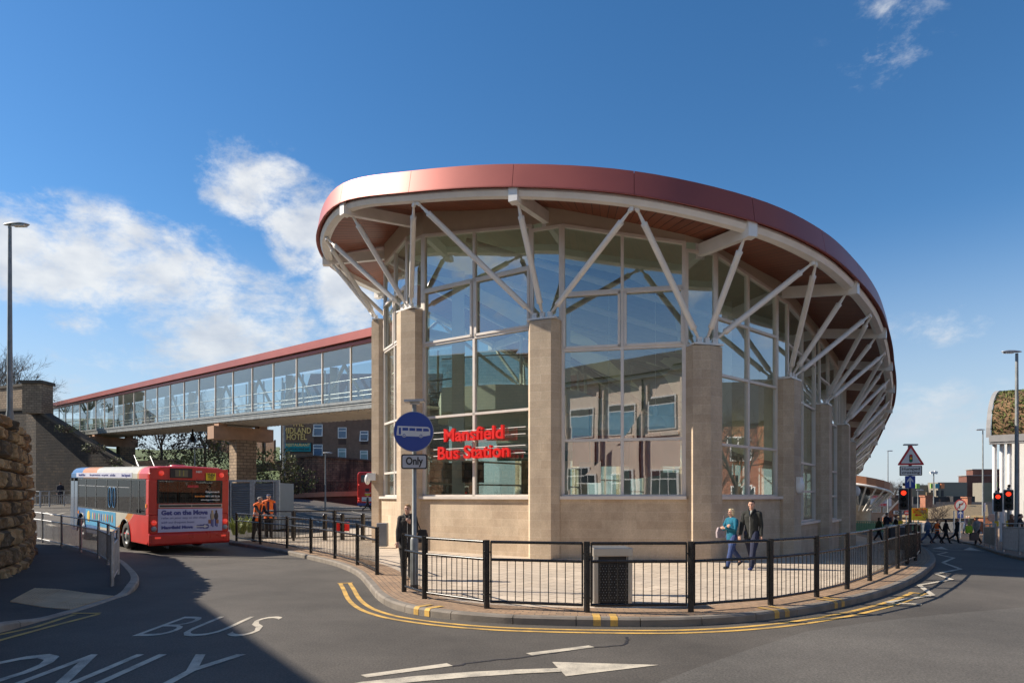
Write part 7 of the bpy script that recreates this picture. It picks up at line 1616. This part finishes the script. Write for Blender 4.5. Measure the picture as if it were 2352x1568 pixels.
def person(pos, face, H, label, legs=((25, 10), (-22, 25)), arms=((-15, 10, 5), (15, 15, 5)), top=(.02, .02, .02), legc=(.03, .03, .05), shoe=(.02, .02, .02), hair=(.08, .05, .03), coat=.0, vox=.012,
           hairlen=0, yaw=0, female=False, bulk=1.0, vest=None, cap=None, hands=None, lean=0, group='people around the bus station', skirt=False, glasses=False, collar=None, fingers=False):
    t = thing('person', label, 'person', pos, face, group)
    sw = .092 if female else .104; hw = .052; HB = .515 * H
    def rot(v, a): return Vector((v.x, v.y * math.cos(a) - v.z * math.sin(a), v.y * math.sin(a) + v.z * math.cos(a)))
    ank = []; kn = []
    for (a, k_) in legs:
        a, k_ = R(a), R(k_); th = Vector((0, -math.sin(a), -math.cos(a))) * .245 * H; shn = Vector((0, -math.sin(a - k_), -math.cos(a - k_))) * .235 * H; kn.append(th); ank.append(th + shn)
    hz = .042 * H - min(a.z for a in ank)
    if max(abs(l[0]) for l in legs) > 12: hz = .040 * H - min(a.z for a in ank) + .0
    hips = [Vector((s * hw * H, 0, hz)) for s in (1, -1)]
    K = [h + k_ for h, k_ in zip(hips, kn)]; A_ = [h + a for h, a in zip(hips, ank)]
    L = lambda y, z: Vector((0, -math.sin(R(lean)) * z + y, hz + math.cos(R(lean)) * z))
    chest = L(0, .235 * H); shz = .30 * H; neck = L(.005 * H, .335 * H); hd = L(-.012 * H, .425 * H)
    sh = [L(0, shz) + Vector((s * sw * H, 0, 0)) for s in (1, -1)]
    EL_, WR = [], []
    for i, s in enumerate((1, -1)):
        if hands and hands[i]:
            e, w = hands[i]; EL_.append(sh[i] + Vector(e) * H); WR.append(sh[i] + Vector(w) * H)
        else:
            a, e, ab = [R(v) for v in arms[i]]; ua = Vector((s * math.sin(ab), -math.sin(a) * math.cos(ab), -math.cos(a) * math.cos(ab))) * .175 * H; fa = Vector((s * math.sin(ab) * .4, -math.sin(a + e), -math.cos(a + e))) * .145 * H
            EL_.append(sh[i] + ua); WR.append(sh[i] + ua + fa)
    b = bulk
    mb = MB()   # body
    for i in (0, 1):
        tconv(mb, [hips[i], K[i], A_[i]], [.042 * H * b, .027 * H, .019 * H])
        foot = A_[i] + Vector((0, -.05 * H, -.022 * H)); tconv(mb, [A_[i] + Vector((0, .01 * H, -.015 * H)), foot], [.018 * H, .014 * H], 8)
        tconv(mb, [sh[i], EL_[i], WR[i]], [.026 * H, .020 * H, .0145 * H])
        # hand: palm, four curled fingers, thumb from the side
        f = (WR[i] - EL_[i]).normalized(); sd = Vector((1, 0, 0)) if abs(f.x) < .8 else Vector((0, 0, 1)); sd = (f.cross(Vector((0, 1, 0)) if abs(f.y) < .9 else Vector((1, 0, 0)))).normalized(); pn = f.cross(sd)
        pc = WR[i] + f * .028 * H; q = Matrix((sd, f, pn)).transposed(); mb.ball(pc, .022 * H, .029 * H, .0105 * H, 10, 8, q)
        for j in range(4):
            o_ = (j - 1.5) * .0108 * H; l_ = (.021, .025, .023, .018)[j] * H; p0 = WR[i] + f * .048 * H + sd * o_; p1 = p0 + f * l_ * .9 - pn * l_ * .35; p2 = p1 + f * l_ * .35 - pn * l_ * .8; tconv(mb, [p0, p1, p2], [.0052 * H, .0048 * H, .0042 * H], 6)
        p0 = WR[i] + f * .016 * H - sd * .018 * H; tconv(mb, [p0, p0 + f * .018 * H - sd * .012 * H - pn * .006 * H, p0 + f * .034 * H - sd * .012 * H - pn * .015 * H], [.0065 * H, .0058 * H, .0048 * H], 6)
    mb.ball(L(0, .0), .078 * H * b, .055 * H * b, .06 * H, 14, 10); mb.ball(L(0, .11 * H), .07 * H * b, .05 * H * b, .1 * H, 14, 10); mb.ball(chest, .088 * H, .055 * H, .09 * H, 14, 10); tconv(mb, [sh[0], L(0, .31 * H), sh[1]], [.03 * H, .038 * H, .03 * H])
    tconv(mb, [neck - Vector((0, 0, .04 * H)), hd - Vector((0, 0, .03 * H))], [.031 * H, .028 * H])
    ry = Matrix.Rotation(R(yaw), 3, 'Z'); hp = lambda x, y, z: hd + ry @ Vector((x, y, z)) * H
    mb.ball(hp(0, .004, .012), .041 * H, .050 * H, .050 * H, 16, 12, ry); mb.ball(hp(0, -.014, -.022), .031 * H, .034 * H, .038 * H, 14, 10, ry); mb.ball(hp(0, -.034, -.045), .014 * H, .012 * H, .012 * H, 10, 8, ry)
    tconv(mb, [hp(0, -.045, .008), hp(0, -.058, -.014)], [.006 * H, .0085 * H], 8); mb.ball(hp(0, -.044, -.031), .013 * H, .008 * H, .006 * H, 10, 6, ry); mb.ball(hp(0, -.040, .020), .026 * H, .012 * H, .006 * H, 10, 6, ry)
    for s in (1, -1): mb.ball(hp(s * .042, .004, -.004), .006 * H, .011 * H, .017 * H, 8, 6, ry); mb.ball(hp(s * .02, -.034, -.012), .014 * H, .014 * H, .012 * H, 8, 6, ry)
    ex = [(hp(s * .0165, -.0445, .006), (.0062 * H, .004 * H, .0036 * H), 1) for s in (1, -1)] + [(hp(s * .0165, -.047, .0165), (.009 * H, .003 * H, .0013 * H), 1) for s in (1, -1)] + [(hp(0, -.0505, -.0315), (.012 * H, .004 * H, .0028 * H), 2)]
    remesh(mb, 'body', ['skin', 'eye', 'lip'], t, vox * .8, 1, extra=ex)
    # trousers
    mb = MB(); g = 1.18 * b
    for i in (0, 1):
        nA = A_[i] + Vector((0, 0, .004 * H)); tconv(mb, [hips[i] + Vector((0, 0, .02 * H)), hips[i].lerp(K[i], .5), K[i], K[i].lerp(nA, .35), nA], [.050 * H * g, .047 * H * g, .034 * H * g, .034 * H * g, .027 * H * g])
    mb.ball(L(0, .015 * H), .082 * H * b, .062 * H * b, .055 * H, 14, 10)
    remesh(mb, 'skirt' if skirt else 'trousers', [cloth(legc)], t, vox, 2)
    for i in (0, 1):
        mb = MB(); a = A_[i]; fl = a.z < .06 * H; d_ = Vector((0, -1, 0)) if fl else Vector((0, -.75, -.66 if legs[i][0] < 0 else .25)).normalized()
        heel = a + Vector((0, .018 * H, -.018 * H)); toe = a + d_ * .085 * H + Vector((0, 0, -.024 * H if fl else -.018 * H)); tconv(mb, [heel, a.lerp(toe, .45) + Vector((0, 0, -.012 * H)), toe], [.021 * H, .024 * H, .017 * H], 8); tconv(mb, [a + Vector((0, .005, .01 * H)), heel], [.021 * H, .020 * H], 8)
        remesh(mb, 'shoe', [cloth(shoe, .45)], t, vox * .8, 1)
    # jacket / top with sleeves; hem lower for coats
    mb = MB(); hem = -.02 * H - coat * H
    mb.ball(chest, .095 * H * b, .064 * H * b, .09 * H, 16, 12)
    secs = [(.31, .085, .05), (.26, .100, .066), (.17, .090, .064), (.08, .086, .064), (.0, .092, .068), ] + ([(-coat * .6, .100, .074), (-coat, .106, .078)] if coat else [(-.03, .09, .066)])
    vs = []; n_ = 18
    for z, rx, ry_ in secs:
        c_ = L(0, z * H) if z >= 0 else L(0, 0) + Vector((0, 0, z * H))
        for j in range(n_): a = 6.2832 * j / n_; vs.append(c_ + Vector((rx * b * H * math.cos(a), ry_ * b * H * math.sin(a), 0)))
    mb.mesh(vs, [(i * n_ + j, (i + 1) * n_ + j, (i + 1) * n_ + (j + 1) % n_, i * n_ + (j + 1) % n_) for i in range(len(secs) - 1) for j in range(n_)] + [tuple(range(n_)), tuple(range((len(secs) - 1) * n_, len(secs) * n_))])
    tconv(mb, [sh[0], L(0, .315 * H), sh[1]], [.036 * H * b, .046 * H, .036 * H * b])
    if collar is None: tconv(mb, [L(.005 * H, .33 * H), L(.0, .345 * H)], [.043 * H, .041 * H])
    for i in (0, 1): w = EL_[i].lerp(WR[i], .93); tconv(mb, [sh[i], sh[i].lerp(EL_[i], .5), EL_[i], EL_[i].lerp(w, .5), w], [.037 * H * b, .034 * H * b, .029 * H * b, .027 * H * b, .022 * H])
    rs = random.Random(int(pos[0] * 100)); 
    for v_i, v in enumerate(mb.v): mb.v[v_i] = tuple(Vector(v) + Vector((noise.noise(Vector(v) * 8), noise.noise(Vector(v) * 8 + Vector((5, 5, 5))), 0)) * .016)
    remesh(mb, 'jacket', [cloth(top)], t, vox, 2)
    if collar:
        mb = MB(); fz = lambda z, y: L(-y * H, z * H)
        mb.mesh([fz(.345, .036) + Vector((-.03 * H, 0, 0)), fz(.345, .036) + Vector((.03 * H, 0, 0)), fz(.26, .083 * b)], [(0, 1, 2)]); mb.build('shirt_front', cloth(collar), t, local=True)
        mb = MB(); mb.tube([fz(.26, .084 * b), fz(.12, .078 * b), fz(-.02, .082 * b)], .004, 4); mb.build('zip', cloth((.3, .3, .3)), t, local=True)
        mb = MB()
        for s in (1, -1): mb.tube([fz(.355, .0) + Vector((s * .046 * H, 0, 0)), fz(.345, .045) + Vector((s * .034 * H, 0, 0)), fz(.27, .086 * b) + Vector((s * .008 * H, 0, 0))], [.016 * H, .014 * H, .006 * H], 8)
        mb.build('collar', cloth(top), t, local=True)
    if vest:
        mb = MB(); vs = []; secs = [(.325, .092, .062), (.26, .106, .073), (.17, .097, .072), (.08, .094, .072), (.0, .098, .075), (-.06, .100, .078)]
        for z, rx, ry_ in secs:
            c_ = L(0, z * H) if z >= 0 else L(0, 0) + Vector((0, 0, z * H))
            for j in range(21): a = -1.35 + 5.84 * j / 20 if True else 0; vs.append(c_ + Vector((rx * b * H * math.cos(a), ry_ * b * H * math.sin(a), 0)))
        # open at the front (towards -y)
        mb.mesh(vs, [(i * 21 + j, (i + 1) * 21 + j, (i + 1) * 21 + j + 1, i * 21 + j + 1) for i in range(5) for j in range(20)], smooth=True)
        for i in (0, 1): tconv(mb, [sh[i] + Vector((0, 0, .0)), L(0, .33 * H)], [.042 * H * b, .05 * H])
        for k_, f_ in enumerate(mb.f): zc_ = sum(mb.v[q][2] for q in f_) / len(f_); 
        vm, vt, vb = newmat('hi_vis_vest'); s_ = tn(vt, 'ShaderNodeSeparateXYZ', {0: coords(vt)})
        bands = None
        for zz_ in (hz + .03 * H, hz + .12 * H):
            dlt = tn(vt, 'ShaderNodeMath', {0: s_.outputs[2], 1: zz_}, operation='SUBTRACT'); ab_ = tn(vt, 'ShaderNodeMath', {0: dlt.outputs[0]}, operation='ABSOLUTE'); lt = tn(vt, 'ShaderNodeMath', {0: ab_.outputs[0], 1: .024}, operation='LESS_THAN')
            bands = lt.outputs[0] if bands is None else tn(vt, 'ShaderNodeMath', {0: bands, 1: lt.outputs[0]}, operation='MAXIMUM').outputs[0]
        vt.links.new(mixc(vt, bands, vest, (.5, .5, .5)), vb.inputs['Base Color']); vb.inputs['Roughness'].default_value = .7
        mb.build('vest', vm, t, local=True, recalc=False)
    mb = MB()
    if cap:
        mb.ball(hp(0, .008, .034), .046 * H, .054 * H, .034 * H, 14, 10, ry); mb.ball(hp(0, -.05, .026), .032 * H, .03 * H, .006 * H, 12, 6, ry); remesh(mb, 'cap', [cloth(cap)], t, vox * .8, 1); mb = MB()
    mb.ball(hp(0, .014, .024), .0445 * H, .050 * H, .044 * H, 14, 10, ry); mb.ball(hp(0, -.016, .052), .034 * H, .026 * H, .014 * H, 12, 8, ry)
    if hairlen: mb.ball(hp(0, .026, -.01 - hairlen * .5), .042 * H, .03 * H, (.035 + hairlen) * H, 12, 10, ry); [mb.ball(hp(s * .038, .006, -.01 - hairlen * .3), .010 * H, .026 * H, (.03 + hairlen * .6) * H, 8, 8, ry) for s in (1, -1)]
    for v_i, v in enumerate(mb.v): mb.v[v_i] = tuple(Vector(v) + Vector((noise.noise(Vector(v) * 22), noise.noise(Vector(v) * 22 + Vector((3, 1, 2))), noise.noise(Vector(v) * 22 + Vector((9, 4, 2))))) * .008)
    remesh(mb, 'hair', [cloth(hair)], t, vox * .8, 1)
    if glasses:
        mb = MB()
        for s in (1, -1): mb.tube([hp(s * .018 + .013 * math.cos(a), -.054, .006 + .008 * math.sin(a)) for a in [k_ * .7854 for k_ in range(8)]], .0008 * H, 4, closed=True); mb.tube([hp(s * .031, -.053, .008), hp(s * .045, .0, .006)], .0012 * H, 4)
        mb.build('glasses', 'eye', t, local=True)
    return t
def feet(px, py, top_py, pav=True, Hp=None):
    p = gpp(px, py) if pav else gp(px, py); return p, (py - top_py) * p.y / FD
def placed(px, py, tp, face, label, pav=True, hmin=1.5, hmax=1.92, **k):
    p, h = feet(px, py, tp, pav); H = max(hmin, min(hmax, h * 1.01)); return person(p, R(face), H, label, **k)
# woman waiting by the sign pole: dark coat, hand at her shoulder strap, turned a little to the left
placed(936, 1330, 1161, 8, 'woman in a dark buttoned coat standing by the blue bus sign pole', legs=((4, 2), (-5, 4)), arms=((0, 0, 8), (5, 12, 10)), hands=(((.02, .02, -.17), (-.06, -.09, -.06)), None), top=(.035, .032, .03), legc=(.012, .012, .014), hair=(.36, .22, .1), coat=.10, collar=(.03, .028, .026), female=True, vox=.008, yaw=-16, glasses=True, bulk=1.2, hmax=1.72, group='people on the station pavement')
pw_ = gpp(942, 1330); mb = MB(); mb.extr([(-.1, -.14), (.1, -.14), (.12, 0), (.08, .14), (-.07, .14), (-.11, 0)], pw_ + Vector((.25, .03, .93)), (1, 0, 0), (0, 0, 1), (0, 1, 0), .14); mb.tube([pw_ + Vector((.22, .0, 1.08)), pw_ + Vector((.12, -.1, 1.38)), pw_ + Vector((.1, .05, 1.42))], .012, 5); tag(mb.build('shoulder_bag', cloth((.02, .02, .022)), bev=.03), 'black shoulder bag carried by the woman at the sign pole', 'bag')
# couple walking left
placed(1681, 1303, 1168, -62, 'woman in a teal jumper and jeans walking with folded arms', legs=((20, 4), (-24, 22)), hands=(((.035, -.05, -.155), (-.13, -.125, -.135)), ((-.035, -.05, -.155), (.13, -.14, -.10))), top=(.0, .11, .18), legc=(.03, .055, .16), shoe=(.02, .02, .025), hair=(.62, .50, .30), hairlen=.012, female=True, vox=.008, yaw=-10, glasses=True, hmin=1.5, hmax=1.64, bulk=1.05, collar=False, group='people on the station pavement')
placed(1727, 1305, 1146, -38, 'tall young man in a black jacket and dark jeans striding left', legs=((24, 5), (-20, 14)), arms=((-4, 14, 8), (8, 16, 8)), top=(.016, .018, .016), legc=(.012, .017, .045), shoe=(.03, .05, .2), hair=(.02, .013, .01), coat=.05, collar=(.35, .36, .33), vox=.008, yaw=8, hmax=1.9, bulk=1.06, group='people on the station pavement')
pw_ = gpp(1664, 1300); mb = MB(); mb.extr([(-.09, -.14), (.09, -.14), (.11, -.02), (.07, .13), (-.06, .13), (-.10, 0)], pw_ + Vector((-.06, .1, .86)), (1, 0, 0), (0, 0, 1), (0, 1, 0), .12); mb.tube([pw_ + Vector((-.04, .08, 1.0)), pw_ + Vector((.02, .06, 1.3))], .014, 5); tag(mb.build('handbag', cloth((.3, .25, .27)), bev=.03), 'pale grey handbag at the side of the woman in teal', 'bag')
# workers in orange vests leaning on the left rail
placed(589, 1243, 1141, 62, 'grey haired worker in an orange vest leaning over the black rail', legs=((6, 2), (-4, 6)), hands=(None, ((.0, -.10, -.13), (.02, -.22, -.19))), arms=((30, 40, 4), (20, 50, 4)), lean=14, top=(.012, .013, .02), legc=(.012, .013, .02), hair=(.25, .24, .23), vest=(.85, .16, .02), vox=.012, yaw=18, coat=.02, group='workers by the left rail')
placed(617, 1236, 1136, 12, 'worker in a blue cap and orange vest facing the street', legs=((2, 1), (-3, 2)), arms=((5, 8, 12), (10, 25, 10)), top=(.03, .03, .08), legc=(.012, .012, .016), hair=(.15, .12, .1), cap=(.05, .09, .22), vest=(.85, .16, .02), vox=.012, yaw=0, bulk=1.1, coat=.02, group='workers by the left rail')
placed(844, 1174.5, 1135, 80, 'man in black with a grey bag striding past the double deck bus', pav=False, legs=((30, 4), (-28, 25)), arms=((-18, 8, 4), (22, 12, 4)), top=(.02, .02, .022), legc=(.015, .015, .02), vox=.02, hmin=1.4, hmax=2.2, group='people around the bus yard')
placed(138, 1156, 1107, 200, 'dark figure walking below the stone wall at far left', legs=((14, 4), (-14, 14)), top=(.02, .022, .035), legc=(.02, .02, .03), vox=.02, hmin=1.5, hmax=1.95, group='people around the bus yard')
# people on the crossing and nearby
GC = 'people on the pedestrian crossing'
def cp_(px, py, tp, face, label, **k): k.setdefault('vox', .016); k.setdefault('group', GC); return placed(px, py, tp, face, label, **k)
cp_(2131, 1246, 1188, 85, 'man in a denim jacket stepping onto the crossing', pav=False, legs=((30, 4), (-28, 20)), arms=((-14, 8, 4), (18, 20, 4)), top=(.13, .2, .33), legc=(.05, .08, .16), hair=(.2, .17, .15), bulk=1.1)
cp_(2153, 1247, 1190, 88, 'young worker in an orange vest crossing with long strides', pav=False, legs=((34, 4), (-30, 14)), arms=((-30, 20, 4), (26, 12, 4)), top=(.02, .02, .025), legc=(.03, .03, .035), hair=(.1, .06, .03), vest=(.85, .16, .02))
cp_(2173, 1247, 1191, 80, 'dark haired woman in black on the crossing', pav=False, legs=((22, 4), (-20, 18)), top=(.014, .014, .014), legc=(.012, .012, .012), hair=(.02, .012, .01), hairlen=.03, female=True, coat=.05)
cp_(2198, 1247, 1190, 86, 'balding man in a dark suit leading across the road', pav=False, legs=((14, 3), (-34, 22)), arms=((8, 14, 4), (-10, 10, 4)), top=(.014, .014, .017), legc=(.012, .012, .015), hair=(.12, .08, .06), coat=.05, lean=4)
cp_(2019, 1241, 1187, 95, 'woman in a green parka walking past the pavilion', legs=((24, 4), (-22, 16)), top=(.028, .045, .022), legc=(.012, .012, .012), hair=(.04, .02, .015), hairlen=.015, female=True, coat=.09, bulk=1.15, group='people waiting by the station flank')
cp_(2037, 1244, 1178, 100, 'man in a navy coat and flat cap holding a phone to his ear', legs=((5, 3), (-8, 6)), arms=((0, 6, 8), (10, 20, 8)), hands=(None, ((-.02, -.08, -.13), (.03, -.10, .04))), top=(.014, .018, .035), legc=(.04, .06, .12), hair=(.1, .1, .1), cap=(.02, .02, .02), bulk=1.15, coat=.05, hmax=1.98, group='people waiting by the station flank')
cp_(2058, 1243, 1185, 75, 'stocky man in black waiting at the traffic light', legs=((4, 2), (-6, 5)), top=(.012, .012, .014), legc=(.03, .04, .08), hair=(.07, .05, .04), bulk=1.15, group='people waiting by the station flank')
cp_(2245, 1250, 1190, -80, 'woman in a grey anorak carrying shopping towards the road', legs=((16, 3), (-18, 18)), hands=(((.02, -.03, -.17), (-.0, -.09, -.30)), ((-.02, -.05, -.17), (-.0, -.12, -.30))), top=(.30, .29, .29), legc=(.02, .018, .018), hair=(.12, .07, .05), female=True, coat=.09, bulk=1.1, group='people across the road')
for (px, py, Yr, col_, lb, sz) in ((2226, 1215, 0, (.28, .55, .03), 'lime green carrier bag held by the woman with shopping', (.17, .1, .2)), (2238, 1231, 0, (.12, .10, .085), 'bulky brown patterned bag carried by the woman with shopping', (.22, .14, .22)), (2250, 1223, 0, (.5, .5, .5), 'white bundle under the arm of the woman with shopping', (.14, .08, .07))):
    b_ = gpp(2245, 1250); q = at(px, py, b_.y - .1); mb = MB(); w, d_, h = sz; mb.extr([(-w, -h), (w * .95, -h * .95), (w * 1.05, h * .6), (w * .7, h), (-w * .75, h * .95), (-w * 1.02, h * .5)], q - Vector((0, d_ / 2, 0)), (1, 0, 0), (0, 0, 1), (0, 1, 0), d_)
    if h > .15: mb.tube([q + Vector((-w * .5, 0, h)), q + Vector((0, 0, h + .16)), q + Vector((w * .5, 0, h))], .012, 5)
    tag(mb.build('shopping_bag', cloth(col_), bev=.02), lb, 'bag')
cp_(2218, 1225, 1188, 20, 'elderly person in navy near the poster board', legs=((8, 4), (-8, 8)), top=(.03, .03, .06), legc=(.06, .09, .16), hair=(.4, .38, .36), lean=10, group='people across the road', hmin=1.5)
cp_(2226, 1224, 1189, -30, 'white haired person in dark green behind the poster board walkers', legs=((8, 4), (-8, 8)), top=(.03, .05, .045), legc=(.05, .05, .06), hair=(.55, .54, .52), lean=10, group='people across the road', hmin=1.5)
cp_(2324, 1262, 1190, 15, 'woman with brown hair standing behind the right traffic lights', legs=((3, 2), (-4, 3)), top=(.12, .07, .04), legc=(.03, .03, .04), hair=(.16, .09, .05), hairlen=.04, female=True, group='people across the road')
cp_(2344, 1263, 1186, 40, 'person in a black hooded top at the right frame edge', legs=((6, 3), (-8, 8)), top=(.013, .013, .014), legc=(.05, .06, .09), hair=(.02, .015, .012), group='people across the road')
